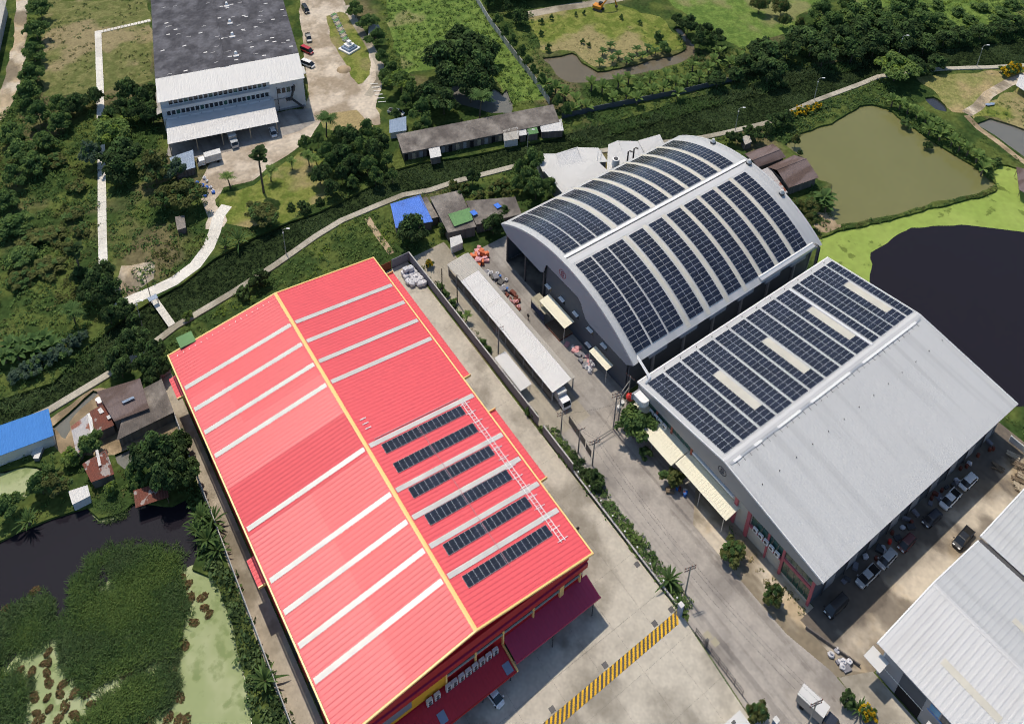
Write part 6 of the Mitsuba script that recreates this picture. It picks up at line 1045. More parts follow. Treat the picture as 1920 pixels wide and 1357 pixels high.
def plant(kind, pts, label, group=None, name=None, cat=None):
    """kind: tree/bush + palette, or a palm form. pts: (x, y, height, crown radius)."""
    for i, (x, y, h, r) in enumerate(pts):
        lab = label[i] if isinstance(label, list) else label; yaw = gt_.uniform(0, 6.28)
        if kind.startswith(('tree', 'bush')):
            k0, pal = kind.split('-'); v = gt_.integers(4); f = '%s_%s_form_%d' % (k0, pal, v)
            if f not in scene: f = '%s_%s_form_0' % (k0, pal)
            m = mat4(x, y, 0, yaw, (r * gt_.uniform(.92, 1.1), r * gt_.uniform(.92, 1.1), h)); nm, ct = (name or ('broadleaf_tree' if k0 == 'tree' else 'shrub')), (cat or ('tree' if k0 == 'tree' else 'shrub'))
        else:
            f = kind; s = {'coconut_palm_form': h, 'young_palm_form': h, 'fan_palm_form': h}.get(kind, h); m = mat4(x, y, 0, yaw, (s, s, s)); nm, ct = name or kind.replace('_form', '').replace('_001', ''), cat or ('banana plant' if 'banana' in kind else 'palm')
        k = thing(nm, lab, ct, group if not isinstance(label, list) else None); place(k, f, m)

# named single plants and the clumps, each from where it stands
plant('tree-mid', [(-311.5,24.7,7.0,4.9),(-299.1,20.7,7.0,4.8),(-286.2,17.4,6.0,4.2),(-273.1,14.7,7.0,4.8),(-263.9,11.7,7.0,4.5),(-251.2,12.2,7.0,4.2),(-253.2,17.9,6.0,3.9),(-244.5,16.6,6.0,4.1)], 'mid green tree in the line between the west track and the meadow', 'tree line along the west meadow')
plant('tree-dark', [(-246.4,36.7,8.0,4.7),(-240.6,40.6,8.0,4.3),(-239.8,32.6,7.0,3.8),(-232.9,39.8,7.0,3.9),(-237.0,36.8,7.0,4.1),(-237.6,44.2,6.0,2.4)], 'dark tree in the clump left of the old warehouse front', 'dark trees beside the old warehouse')
plant('tree-dark', [(-250.8,23.4,6.0,3.9),(-250.9,28.0,6.0,3.2),(-249.1,20.0,6.0,3.5),(-239.4,28.3,5.0,2.4)], 'dark tree beside the footpath\'s middle', 'dark trees by the footpath')
plant('tree-light', [(-229.8,27.4,8.0,6.0)], ['broad tree with a bright green top beside the footpath'])
plant('tree-blue', [(-224.3,20.4,7.0,3.6),(-205.6,38.1,6.0,3.4)], ['bluish grey green tree left of the footpath', 'bluish green tree overhanging the pale blue shed'])
plant('tree-dark', [(-218.1,27.8,8.0,5.8),(-212.6,24.8,7.0,4.1)], 'dark tree under the broad bright-topped one', 'dark trees by the bright-topped tree')
plant('tree-olive', [(-208.1,33.0,8.0,5.0),(-193.6,36.4,7.0,5.1),(-196.5,31.8,6.0,3.6)], ['olive tree with a bare lower trunk right of the footpath', 'round olive tree above the curved white path', 'olive tree left of the round one by the curved path'])
plant('tree-mid', [(-237.3,4.7,6.0,4.7),(-230.0,6.6,6.0,4.3),(-227.2,1.1,6.0,3.9),(-246.7,3.8,6.0,4.2),(-220.0,-2.3,5.0,3.9),(-239.2,11.3,5.0,3.7),(-208.7,-1.7,5.0,4.7),(-197.2,-2.7,4.0,4.5)], 'loose green tree in the thicket at the left edge', 'thicket at the left edge')
plant('bush-olive', [(-216.8,14.7,3.0,3.2),(-206.7,11.5,3.0,3.1),(-230.4,11.5,3.0,3.7),(-204.0,0.9,3.0,4.3),(-201.3,5.3,2.6,3.4),(-190.7,1.9,3.0,3.9),(-199.5,11.3,2.6,2.7),(-195.6,7.6,2.4,2.7),(-190.8,-4.0,3.0,3.9)], 'olive shrub in the overgrown west plot', 'shrubs in the west plot')
plant('tree-olive', [(-177.3,51.2,5.0,4.4)], ['round olive shrub tree at the lawn\'s edge above the canal'], cat='tree')
plant('tree-dark', [(-182.1,69.6,6.0,3.3),(-185.6,77.7,7.0,3.7),(-191.0,82.9,7.0,3.7),(-181.9,85.7,7.0,3.0),(-181.3,79.1,6.0,3.3),(-184.5,89.6,6.0,2.8),(-179.4,74.7,6.0,2.4),(-176.4,70.3,5.0,2.4)], 'dark tree in the grove left of the row house', 'grove left of the row house')
plant('tree-mid', [(-178.5,81.9,6.0,3.0),(-190.0,74.9,6.0,2.8),(-197.1,72.0,5.0,2.2),(-178.0,87.7,5.0,2.4),(-172.5,86.3,4.0,2.1),(-190.5,88.6,7.0,3.4),(-186.2,83.9,6.0,3.1),(-185.1,74.2,6.0,2.7),(-195.6,81.9,5.0,2.5),(-174.0,82.1,5.0,2.4),(-176.3,76.2,4.0,2.1),(-196.4,75.6,5.0,2.2)], 'greener tree in the grove left of the row house', 'greener trees of the row house grove')
plant('bush-dark', [(-175.7,61.9,3.0,2.1),(-178.0,59.1,2.0,1.2),(-158.3,42.6,5.0,3.0),(-157.4,38.3,3.0,2.1),(-175.7,66.4,2.0,1.5)], ['dark bush on the palm lawn', 'tiny dark bush on the palm lawn', 'dark round bush by the walkway behind the red roof', 'small dark bush beside the walkway, left of the round one', 'low bush at the canal end of the lawn'])
plant('fan_palm_form', [(-188.1,55.6,15.0,3.0),(-183.3,8.0,12.0,3.2)], ['tall fan palm on the lawn before the old warehouse', 'fan palm with a round head in the west plot'])
plant('coconut_palm_form', [(-199.6,80.1,9.0,2.8)], ['coconut palm in the dry verge by the warehouse yard'])
plant('young_palm_form', [(-195.1,48.5,6.0,2.1),(-191.0,59.3,6.0,1.8),(-192.5,65.7,4.5,1.5),(-191.0,70.1,6.0,2.2),(-188.9,71.4,5.0,1.8)], ['young palm beside the yard entrance', 'slender bent palm right of the tall fan palm', 'little palm in the middle of the lawn', 'palm at the lawn\'s right end, left of two', 'palm at the lawn\'s right end, right of two'])
plant('screw_palm_form', [(-174.1,43.4,5.0,3.7),(-174.6,40.0,4.0,2.3)], ['large strap-leaved palm clump by the curved path', 'smaller strap-leaved clump by the curved path'])
plant('tree-mid', [(-252.5,115.7,6.0,3.8),(-242.6,115.7,6.0,4.4),(-232.9,113.8,6.0,3.9),(-222.3,110.1,5.0,3.1),(-213.0,106.2,5.0,2.7),(-215.3,110.0,5.0,3.1)], 'green tree in the line between shrine garden and wild meadow', 'trees along the shrine track')
plant('tree-light', [(-206.3,108.3,7.0,4.7)], ['yellow green tree left of the big dark clump'])
plant('tree-dark', [(-207.2,123.5,11.0,7.8),(-205.6,131.3,11.0,7.9),(-195.5,130.8,11.0,6.7),(-196.7,120.3,10.0,5.9),(-190.6,123.6,10.0,5.9),(-189.7,113.5,8.0,5.2),(-195.4,112.1,8.0,4.6),(-188.7,127.0,8.0,4.3),(-215.7,135.3,8.0,5.0),(-203.2,138.6,8.0,4.5)], 'very dark tree in the big clump above the row house', 'big dark clump above the row house')
plant('tree-mid', [(-190.5,106.2,7.0,3.8),(-185.9,104.4,5.0,2.8),(-201.1,108.7,6.0,3.0),(-198.1,105.1,5.0,2.6),(-194.8,99.9,4.0,1.9)], 'mid green tree before the big dark clump', 'trees before the big dark clump')
plant('coconut_palm_form', [(-181.9,121.9,11.0,4.1)], ['large coconut palm leaning out of the dark clump'])
plant('tree-mid', [(-231.5,158.4,5.0,2.1),(-220.0,154.1,5.0,2.2),(-212.7,151.8,5.0,2.0),(-206.4,150.8,5.0,2.0),(-199.8,149.5,5.0,2.1),(-194.3,148.1,5.0,1.9),(-188.9,146.7,5.0,1.9),(-184.0,145.9,5.0,2.0),(-177.9,144.2,5.0,2.0),(-172.6,143.4,5.0,2.0),(-168.1,143.2,5.0,1.9)], 'tree in the row along the long panel wall', 'tree row along the panel wall')
plant('tree-dark', [(-217.3,161.5,6.0,3.7),(-225.6,162.1,5.0,2.3)], ['round dark tree beside the far lane', 'smaller dark tree beside the far lane'])
plant('banana_form', [(-182.3,145.8,6.1,2.0),(-178.7,147.3,6.1,2.0),(-174.9,148.1,6.1,2.0),(-170.6,148.8,6.1,2.0),(-174.2,158.0,6.1,2.0),(-171.1,159.7,6.1,2.0),(-170.4,165.7,6.1,2.0),(-170.3,170.0,5.4,2.0),(-164.2,169.0,5.4,2.0),(-166.6,175.6,5.4,2.1),(-165.0,181.0,5.4,2.1),(-165.5,159.3,5.4,2.0),(-164.5,163.8,5.4,2.0),(-161.1,165.1,5.4,2.0),(-161.6,172.1,5.4,2.0),(-160.9,176.0,5.4,2.0),(-160.5,180.8,5.4,2.1),(-159.2,184.6,5.4,2.1),(-158.4,189.0,5.4,2.1),(-164.1,191.9,5.4,2.1),(-160.4,195.3,5.4,2.1),(-158.7,203.3,5.4,2.1),(-164.5,204.4,6.1,2.5),(-162.4,199.8,5.4,2.1),(-159.8,208.2,5.4,2.2),(-156.1,177.4,5.4,2.0),(-166.6,149.7,5.4,2.0),(-167.8,145.5,5.4,1.9)], 'banana plant in the grove along the far moat', 'banana grove by the moat')
plant('banana_form_001', [(-188.6,178.1,4.1,1.4),(-187.1,173.4,4.1,1.4),(-182.8,176.6,4.1,1.4),(-179.5,179.4,4.1,1.4),(-178.5,183.2,4.1,1.4),(-182.9,168.7,4.1,1.4),(-181.9,173.5,4.1,1.4),(-177.4,188.1,4.1,1.4),(-180.5,187.4,4.1,1.4),(-178.7,193.0,4.1,1.5),(-181.7,183.8,4.1,1.4),(-178.6,176.3,4.1,1.4)], 'young banana plant on the grassy island', 'young banana plants on the island')
plant('bush-mid', [(-213.7,168.1,2.4,1.1),(-213.9,172.7,2.4,1.1),(-207.7,163.6,2.4,1.1),(-198.8,159.8,3.0,1.4),(-196.2,172.3,2.0,0.9),(-193.5,172.8,2.0,0.9),(-194.4,196.6,2.0,1.1),(-200.6,193.5,2.0,0.9),(-183.1,194.7,4.0,2.2),(-176.6,191.7,4.0,2.2),(-210.8,181.3,2.0,0.8),(-210.1,184.3,2.0,0.8)], 'small bush on the grassy island', 'bushes on the island')
plant('tree-dark', [(-180.0,205.1,7.0,4.1),(-175.1,208.3,6.0,3.3),(-171.9,202.5,6.0,2.9),(-185.8,205.8,5.0,2.6),(-170.0,208.8,6.0,3.3),(-152.9,211.9,9.0,7.6),(-146.9,207.6,8.0,5.3),(-153.5,230.4,8.0,5.6),(-148.5,230.1,8.0,6.3),(-143.0,229.4,8.0,5.2),(-145.9,240.3,9.0,5.7),(-139.3,239.5,8.0,5.6),(-144.0,249.0,9.0,5.8),(-137.0,247.5,8.0,5.3),(-139.2,256.9,8.0,5.9),(-133.3,256.9,7.0,5.0),(-135.6,263.5,8.0,5.5),(-129.0,263.9,6.0,4.7),(-153.5,191.8,5.0,3.8),(-152.3,198.8,5.0,3.9),(-151.3,221.3,7.0,4.4),(-154.3,205.8,6.0,4.3),(-128.0,273.9,5.0,4.4),(-125.8,279.7,5.0,4.1),(-123.1,287.3,5.0,4.1),(-120.5,296.0,5.0,4.2),(-118.9,303.3,5.0,4.3)], 'dark tree in the long belt on the canal\'s far bank', 'dark tree belt beyond the canal')
plant('tree-mid', [(-160.1,249.6,8.0,4.7),(-152.9,246.8,8.0,5.1),(-152.6,257.2,8.0,5.6),(-150.2,265.8,8.0,5.2),(-144.8,270.2,8.0,6.1),(-139.3,274.0,7.0,5.7),(-158.7,262.5,7.0,4.1),(-144.0,263.3,7.0,4.8),(-146.6,258.1,7.0,4.7),(-147.1,280.0,7.0,5.0),(-136.2,277.9,6.0,4.5)], 'green tree behind the dark belt at the field\'s edge', 'green trees behind the dark belt')
plant('tree-olive', [(-176.1,236.6,6.0,3.5),(-170.8,242.0,6.0,4.0),(-164.9,236.3,5.0,2.3),(-160.9,239.8,5.0,1.9)], ['left of two round trees at the top of the bright field', 'right of two round trees at the top of the bright field', 'small tree below the pair in the bright field', 'thin young tree on the field\'s bare strip'])
plant('bush-mid', [(-138.1,286.4,3.0,3.3),(-136.0,296.0,3.0,3.4),(-133.8,305.9,3.0,3.5),(-127.6,308.8,3.0,3.5),(-128.5,317.4,3.0,3.5),(-143.5,294.6,3.0,3.0),(-130.8,294.2,3.0,3.0),(-125.6,302.1,3.0,3.0),(-133.0,284.8,3.0,2.9),(-145.6,288.1,3.0,3.0)], 'orchard bush in the top right corner', 'orchard bushes')
plant('tree-light', [(-124.7,242.0,8.0,6.7)], ['big round tree hiding the canal walkway']); plant('tree-dark', [(-123.7,249.9,6.0,4.5),(-121.1,258.4,5.0,3.8),(-120.8,253.0,4.0,2.7)], ['dark tree right of the big round one on the walkway', 'low dark tree by the walkway\'s bend', 'little dark tree between walkway trees'])
plant('bush-yellow', [(-130.4,200.4,2.4,1.7),(-130.1,203.5,2.4,1.9),(-129.2,206.3,2.4,1.9),(-129.0,209.9,2.4,1.7),(-106.3,274.9,4.0,2.8),(-105.8,278.7,4.0,2.8),(-140.9,79.2,2.6,1.2)], ['yellow flowering bush, left end of the hedge by the walkway', 'second yellow bush of the hedge by the walkway', 'third yellow bush of the hedge by the walkway', 'yellow bush at the right end of the walkway hedge', 'yellow flowering bush near the right edge by the walkway', 'yellow bush at the right edge', 'small yellow bush at the top of the lane back'])
plant('tree-dark', [(-129.7,191.4,5.0,2.7),(-128.7,194.8,5.0,2.7),(-128.5,181.9,5.0,2.6),(-131.3,181.6,4.0,2.1),(-130.6,176.6,4.0,1.9),(-129.2,187.4,4.0,2.0),(-132.2,175.1,4.0,1.9)], 'dark little tree between vault rim and walkway', 'little trees by the vault rim')
plant('banana_form', [(-114.6,230.2,5.4,2.5),(-112.0,230.4,5.4,2.5),(-109.2,230.8,5.4,2.5),(-106.0,230.2,5.4,2.5),(-103.0,230.2,5.4,2.5),(-100.7,231.1,5.4,2.5),(-95.9,227.8,5.4,2.4),(-93.3,227.4,5.4,2.4),(-90.9,227.7,5.4,2.4),(-87.9,227.3,5.4,2.4),(-85.6,226.8,5.4,2.4),(-102.4,226.6,5.4,2.1),(-99.5,227.5,5.4,2.1),(-117.0,229.6,5.4,2.1),(-84.3,223.9,5.4,2.0)], 'banana-leaved plant in the row on the olive pond\'s bank', 'plants along the olive pond')
plant('banana_form_001', [(-101.2,177.3,6.8,2.3),(-101.3,175.1,5.4,2.1),(-99.1,175.6,5.4,1.8)], ['banana plant at the pond corner by the huts, tallest', 'banana plant left of the tallest by the huts', 'low banana plant by the huts\' pond corner'])
plant('tree-olive', [(-121.3,190.3,3.5,1.5),(-100.7,171.3,4.0,2.7),(-103.4,170.5,3.0,1.8),(-97.7,167.2,4.0,2.1)], ['yellowish shrub standing in the olive pond', 'olive shrub between vault and pond corner', 'small olive shrub by the hut wall', 'bush at the vault\'s far corner'], cat='shrub')
plant('bush-dark', [(-117.7,188.0,2.0,1.1),(-84.5,231.9,2.0,1.6),(-99.5,221.7,2.0,1.7),(-108.8,225.1,2.0,2.1)], 'low bush at the olive pond edge', 'low bushes at the olive pond')
plant('tree-mid', [(-153.5,120.0,8.0,3.7),(-149.7,115.4,7.0,3.2),(-145.2,114.8,7.0,3.8),(-143.7,118.1,6.0,2.6),(-153.8,115.8,6.0,2.7),(-150.1,112.3,5.0,2.6)], 'green tree left of the zigzag roofs', 'trees left of the zigzag roofs')
plant('tree-dark', [(-159.1,103.7,5.0,2.2),(-154.7,96.8,4.0,1.9),(-150.2,79.7,7.0,4.5),(-141.1,98.3,6.0,3.1),(-148.5,100.0,3.0,1.7),(-148.4,88.0,3.0,1.7),(-143.6,103.5,4.0,2.0)], ['dark tree at the canal by the row of huts', 'small dark tree above the grey patched roof', 'round dark tree in front of the bright blue roof', 'dark tree between vault corner and dark roofed house', 'shrub on the wall of the dark roofed house', 'pale flowered shrub beside the grey house', 'tree touching the vault\'s canal corner'])
plant('bush-olive', [(-153.9,102.7,3.0,2.0),(-153.6,106.8,3.0,2.1),(-154.0,110.6,3.0,2.1),(-158.3,100.5,3.0,1.8),(-160.6,98.9,3.0,1.8),(-149.9,108.6,3.0,2.0)], 'olive shrub between walkway and grey houses', 'shrubs above the grey houses')
plant('tree-dark', [(-177.7,11.0,7.0,4.0),(-172.0,11.6,7.0,3.6),(-175.6,8.3,6.0,3.1),(-181.7,7.5,5.0,2.6),(-166.2,13.4,5.0,3.0),(-162.7,14.7,4.0,2.2),(-166.8,10.4,5.0,2.5)], 'dark tree at the footpath\'s lower end', 'dark trees at the footpath\'s end')
plant('coconut_palm_form', [(-170.8,3.6,7.0,3.1)], ['palm among the bananas on the left canal bank'])
plant('bush-blue', [(-163.1,-8.0,3.5,2.7),(-163.7,-5.5,3.5,2.8),(-163.8,-3.0,3.5,2.8),(-164.2,-0.4,3.5,2.8),(-165.2,2.1,3.5,2.5),(-163.3,-10.1,3.0,2.5),(-165.9,3.6,3.0,1.9)], 'blue green bush in the row on the left canal bank', 'blue green bushes on the canal bank')
plant('banana_form_001', [(-171.5,-9.9,5.4,2.0),(-170.6,-7.6,5.4,2.0),(-169.6,-5.6,5.4,2.0),(-169.1,-3.3,5.4,1.9),(-168.3,-8.9,5.4,1.9),(-167.1,-5.9,5.4,1.9),(-169.2,-11.4,5.4,2.0),(-166.3,-2.2,5.4,1.7)], 'banana plant on the left canal bank', 'bananas on the left bank')
plant('tree-dark', [(-156.4,12.6,6.0,3.6),(-153.7,8.3,6.0,2.9),(-151.1,8.7,5.0,2.6),(-150.2,16.0,6.0,3.3),(-149.4,13.1,5.0,2.6),(-153.6,13.4,5.0,2.4),(-146.5,15.6,5.0,2.4),(-146.0,13.7,4.0,2.0)], 'dark tree overhanging the canal by the brown roofed house', 'dark trees by the brown roofed house')
plant('tree-dark', [(-125.6,8.3,9.0,4.6),(-125.0,11.7,8.0,3.9),(-120.0,12.4,7.0,3.4),(-120.9,9.4,8.0,3.9),(-126.2,13.8,6.0,2.5)], 'large dark tree between hut group and red factory wall', 'large dark trees by the factory wall')
plant('tree-mid', [(-136.9,-1.1,5.0,2.8),(-133.7,-10.9,5.0,2.8),(-135.2,-9.1,4.0,2.0),(-132.7,-16.7,5.0,2.8),(-126.7,4.4,4.0,1.9),(-124.4,5.0,4.0,1.7)], ['tree between silver roof and rust roofed hut', 'tree by the white shed, left', 'smaller tree above the white shed', 'tree at the left edge below the green pond', 'shrub tree beside the house pool', 'shrub by the jetty hut'])
plant('bush-light', [(-137.0,-5.0,3.5,2.2),(-126.5,-0.1,3.0,1.5),(-158.3,25.3,2.5,1.4)], ['bright green bush in the yard of the blue roofed house', 'round bush above the reed island by the pond', 'bright bush on the weedy bank'])
plant('tree-olive', [(-132.1,-8.6,5.0,3.0)], ['tree with pale flowers beside the little white shed'])
plant('screw_palm_form', [(-109.8,14.0,4.5,2.4),(-111.8,12.5,4.5,2.1),(-107.2,12.0,5.0,2.6),(-104.6,12.8,4.0,2.1),(-129.1,-14.3,4.0,2.0),(-80.4,12.2,4.5,2.4),(-55.0,77.2,4.0,2.7),(-110.1,10.9,4.0,1.7)], ['strap-leaved plant at the wall\'s top by the pond, right of two', 'strap-leaved plant at the wall\'s top by the pond, left of two', 'big strap-leaved clump above the pond corner', 'strap-leaved plant below the big clump', 'palm at the green pond\'s edge', 'spiky palm growing over the boundary wall', 'large strap-leaved clump beside the teal pillar', 'strap-leaved plant touching the pond'])
plant('tree-mid', [(-79.4,90.6,7.0,4.3)], ['dense tree in front of the first cream canopy']); plant('bush-olive', [(-67.9,90.4,4.0,2.6),(-51.9,89.5,4.2,2.8),(-42.7,89.7,5.0,2.2),(-32.6,74.4,5.0,2.1)], ['round bush tree between the two cream canopies', 'olive bush in the bed before the cream wall', 'tall olive bush at the grey factory\'s corner', 'yellowish bush by the white kiosk'])
plant('bush-dark', [(-77.0,78.0,3.0,2.1),(-75.3,77.9,2.5,1.4),(-25.8,88.2,3.0,1.6),(-75.0,89.8,3.0,1.7)], ['dark round bush beside the fuse box pole', 'small bush below the fuse box pole', 'dark clipped shrub by the pale workshop', 'bush at the foot of the dense tree'])
plant('bush-yellow', [(-22.8,89.3,3.0,1.6)], ['yellow green bush at the lower right edge']); plant('screw_palm_form', [(-24.0,88.8,3.0,1.5),(-51.3,76.3,2.5,1.0)], ['spiky palm between dark shrub and yellow bush', 'small strap-leaved plant right of the teal pillar'])
plant('bush-mid', [(-131.2,77.8,2.0,1.3),(-127.9,77.7,2.0,1.3),(-124.2,77.1,2.0,1.3),(-114.8,77.5,2.0,1.2),(-112.8,77.6,2.0,1.1),(-95.6,76.0,2.0,1.0),(-94.2,76.6,2.0,1.0),(-133.6,78.0,2.0,1.1)], 'low bush in the bed along the lane back', 'bushes along the lane back'); plant('young_palm_form', [(-122.2,78.2,3.5,1.7)], ['bushy palm in the bed along the lane back'])
# ground cover: clumps and tufts over areas
def clump(seed, n, pal, leaf=.30, tall=1.0):
    g = np.random.default_rng(seed); q = g.normal(size=(n, 3)); q /= np.linalg.norm(q, axis=1, keepdims=True); q[:, 2] = np.abs(q[:, 2]); r = g.uniform(.5, 1.0, (n, 1))
    v, f = leaves(g, q * r * [1, 1, tall] * .8 + [0, 0, .05], q + g.normal(size=(n, 3)) * .5 + [0, 0, .4], leaf); return v, f, n
def tuft(seed, n, h=1.0, w=.10, spread=.55):
    g = np.random.default_rng(seed); V, F = [], []
    for k in range(n):
        a = g.uniform(0, 6.28); b = g.uniform(0, spread); p = np.array([math.cos(a), math.sin(a), 0]) * g.uniform(0, .5); t = p + np.array([math.cos(a) * b, math.sin(a) * b, h * g.uniform(.6, 1)]); s = np.array([-math.sin(a), math.cos(a), 0]) * w
        V.append([p - s, p + s, t + s * .4, t - s * .4]); F.append(np.array([[0, 1, 2], [0, 2, 3]]) + 4 * k)
    return np.array(V).reshape(-1, 3), np.vstack(F), n
CL = {'clump': [clump(s, 13, None) for s in range(4)], 'tuft': [tuft(s, 7) for s in range(4)], 'pad': [clump(s + 20, 5, None, .55, .35) for s in range(4)], 'reed': [tuft(s + 9, 9, .85, .08, .95) for s in range(4)]}
KEEP = unary_union([PATH_W.buffer(.3), line(PATH_C, 3.6), walk_poly.buffer(.2), sg.box(-146, 13.4, -58, 68), sg.box(-146, 65, -49, 76), sg.box(-139.5, 81, -82, 157), sg.box(-83, 94, -26, 155), poly([al(-1, -14), al(43, -14), al(43, 64), al(-1, 64)])])
def cover(name, label, cat, pg, dens, size, kind, pals, seed=0, z=0.0, keep=True, clumpy=0.0, parent=None):
    g = np.random.default_rng(seed + 1000)
    if keep: pg = pg.difference(KEEP)
    x0, y0, x1, y1 = pg.bounds; n = int((x1 - x0) * (y1 - y0) * dens); xy = g.uniform([x0, y0], [x1, y1], (n, 2)); ok = shapely.contains_xy(pg, xy[:, 0], xy[:, 1]); xy = xy[ok]
    if clumpy: d = meshkit.fbm(np.c_[xy / 6.0, xy[:, :1] * 0 + seed], 3, seed); xy = xy[d > clumpy]
    V, F, C, m = [], [], [], 0; n = len(xy); tone = meshkit.fbm(np.c_[xy / 9.0, xy[:, :1] * 0 + seed + 50], 3, 4); s = g.uniform(*size, n); yaw = g.uniform(0, 6.28, n); tp = g.integers(4, size=n)
    pa = np.array([PAL[p] for p in pals]); pick = np.clip(((tone - .3) / .4 * len(pals) + g.normal(size=n) * .45), 0, len(pals) - 1e-3).astype(int)
    for t in range(4):
        v, f, q = CL[kind][t]; i = np.where(tp == t)[0]
        if not len(i): continue
        c, sn = np.cos(yaw[i])[:, None], np.sin(yaw[i])[:, None]; X = (v[None, :, 0] * c - v[None, :, 1] * sn) * s[i, None] + xy[i, 0, None]; Y = (v[None, :, 0] * sn + v[None, :, 1] * c) * s[i, None] + xy[i, 1, None]; Z = v[None, :, 2] * (s[i] * g.uniform(.75, 1.25, len(i)))[:, None] + z
        V.append(np.stack([X, Y, Z], -1).reshape(-1, 3)); F.append((f[None] + (np.arange(len(i)) * len(v))[:, None, None]).reshape(-1, 3) + m); m += len(V[-1])
        u = g.uniform(0, 1, (len(i), 1)); base = pa[pick[i], 0] * (1 - u) + pa[pick[i], 1] * u; C.append((np.repeat(base[:, None], len(v), 1) * g.uniform(.85, 1.15, (len(i), len(v) // 4, 1)).repeat(4, 1)).reshape(-1, 3))
    key = num(name); scene[key] = mikit.ply((np.vstack(V), np.vstack(F)), 'leaf', color=np.vstack(C)); tag(key, label, cat, kind='stuff'); return key
U = lambda lab, px, dens, size, pals, seed, kind='clump', clumpy=0.0, cut=wet, name='undergrowth': cover(name, lab, 'undergrowth', poly(px).difference(cut), dens, size, kind, pals, seed, clumpy=clumpy)
U('dense mixed weeds and scrub over the overgrown west plot', [(-262.3,-3.0),(-262.5,5.8),(-266.4,14.0),(-256.5,29.0),(-225.7,22.3),(-185.5,12.7),(-176.1,13.4),(-182.1,24.0),(-186.3,27.2),(-181.7,37.3),(-175.7,36.6),(-172.1,26.8),(-172.8,15.6),(-170.8,10.2),(-165.8,3.2),(-164.5,-7.1),(-166.6,-17.3)], .50, (.5, 1.6), ['mid', 'light', 'mid', 'light', 'olive'], 1)
U('green scrub between footpath and old warehouse', [(-255.2,31.0),(-248.4,46.1),(-220.0,39.0),(-187.9,41.6),(-183.1,38.5),(-183.5,25.1),(-186.5,14.3)], .45, (.5, 1.5), ['mid', 'mid', 'light'], 2)
U('scrub along the west track', [(-336.1,25.0),(-331.9,31.5),(-296.5,21.6),(-268.9,15.3),(-249.3,3.5),(-242.7,-3.2),(-258.8,2.2),(-270.1,8.6),(-289.5,15.3)], .45, (.6, 1.7), ['mid', 'mid', 'light'], 3)
U('bright weeds on the bank between walkway and red factory', [(-150.9,10.7),(-156.7,22.5),(-158.7,36.4),(-161.2,48.2),(-164.2,60.9),(-165.5,68.3),(-165.7,77.7),(-157.0,77.7),(-149.1,74.8),(-149.3,66.8),(-152.5,44.5),(-150.1,19.2),(-147.4,16.0)], .75, (.4, 1.2), ['light', 'mid', 'light', 'lime', 'mid'], 4)
U('wild green growth in the meadow beside the panel wall', [(-265.1,132.8),(-246.6,160.8),(-219.9,152.1),(-194.8,147.5),(-177.8,142.7),(-181.3,132.7),(-195.2,136.3),(-213.0,142.0),(-214.9,122.4),(-215.5,110.9),(-239.2,119.9)], .45, (.4, 1.3), ['light', 'lime', 'mid', 'light'], 5)
U('scrub along the panel wall and moat', [(-246.1,161.6),(-229.6,172.8),(-219.2,168.8),(-202.2,158.4),(-187.7,152.9),(-178.5,155.4),(-172.6,167.9),(-168.7,192.1),(-172.8,208.6),(-155.2,212.6),(-152.0,201.5),(-157.1,180.7),(-163.9,156.1),(-167.7,141.6),(-187.7,147.6),(-223.6,155.8)], .5, (.5, 1.3), ['mid', 'light', 'mid'], 6)
U('undergrowth beneath the dark tree belt', [(-187.0,205.0),(-171.6,207.4),(-161.5,219.7),(-160.1,239.6),(-164.0,258.8),(-141.7,279.8),(-129.3,286.1),(-118.6,314.7),(-114.9,307.9),(-129.6,270.9),(-135.1,249.4),(-141.6,233.1),(-149.5,201.2),(-157.6,193.0),(-169.9,195.8)], .5, (.6, 1.6), ['mid', 'dark', 'mid'], 7)
U('orchard ground cover in the top right corner', [(-173.8,271.2),(-132.7,348.1),(-114.7,314.4),(-130.3,287.7),(-145.9,286.2)], .35, (.5, 1.4), ['mid', 'light', 'lime'], 8)
U('reeds and weeds along the canal side of the olive pond', [(-136.8,171.6),(-131.8,191.0),(-131.3,209.8),(-129.4,230.5),(-127.7,239.1),(-121.9,239.2),(-117.9,228.1),(-120.7,226.7),(-122.7,222.3),(-124.3,198.7),(-123.9,188.8),(-126.8,185.3),(-129.5,177.0)], 1.0, (.5, 1.4), ['mid', 'reed', 'light', 'mid'], 9)
U('growth on the bank right of the olive pond', [(-121.6,234.6),(-118.3,239.5),(-107.8,236.2),(-95.5,234.5),(-83.8,231.3),(-75.4,230.2),(-78.7,222.6),(-84.4,225.6),(-94.8,225.4),(-106.0,226.7),(-116.6,227.6)], .8, (.5, 1.4), ['mid', 'light', 'mid'], 10)
U('grassy dike between olive pond and bright weed', [(-95.1,170.3),(-88.9,188.4),(-84.6,203.2),(-80.5,215.4),(-79.1,225.9),(-77.1,225.0),(-79.3,213.3),(-83.7,200.6),(-87.9,185.8),(-92.1,172.8)], 1.8, (.3, .9), ['light', 'mid', 'olive'], 11)
U('weeds on the bank below the bank track', [(-101.0,244.1),(-100.2,259.5),(-94.7,267.8),(-87.7,255.1),(-96.4,250.1),(-97.7,243.6),(-90.5,240.0),(-78.7,238.9),(-81.3,235.1),(-91.5,236.2)], .4, (.3, .8), ['light', 'mid'], 12)
U('scrub behind the vault and huts', [(-109.6,180.8),(-104.2,185.2),(-97.3,177.4),(-94.3,168.2),(-91.5,162.6),(-101.2,171.5)], .6, (.5, 1.3), ['mid', 'olive', 'light'], 13)
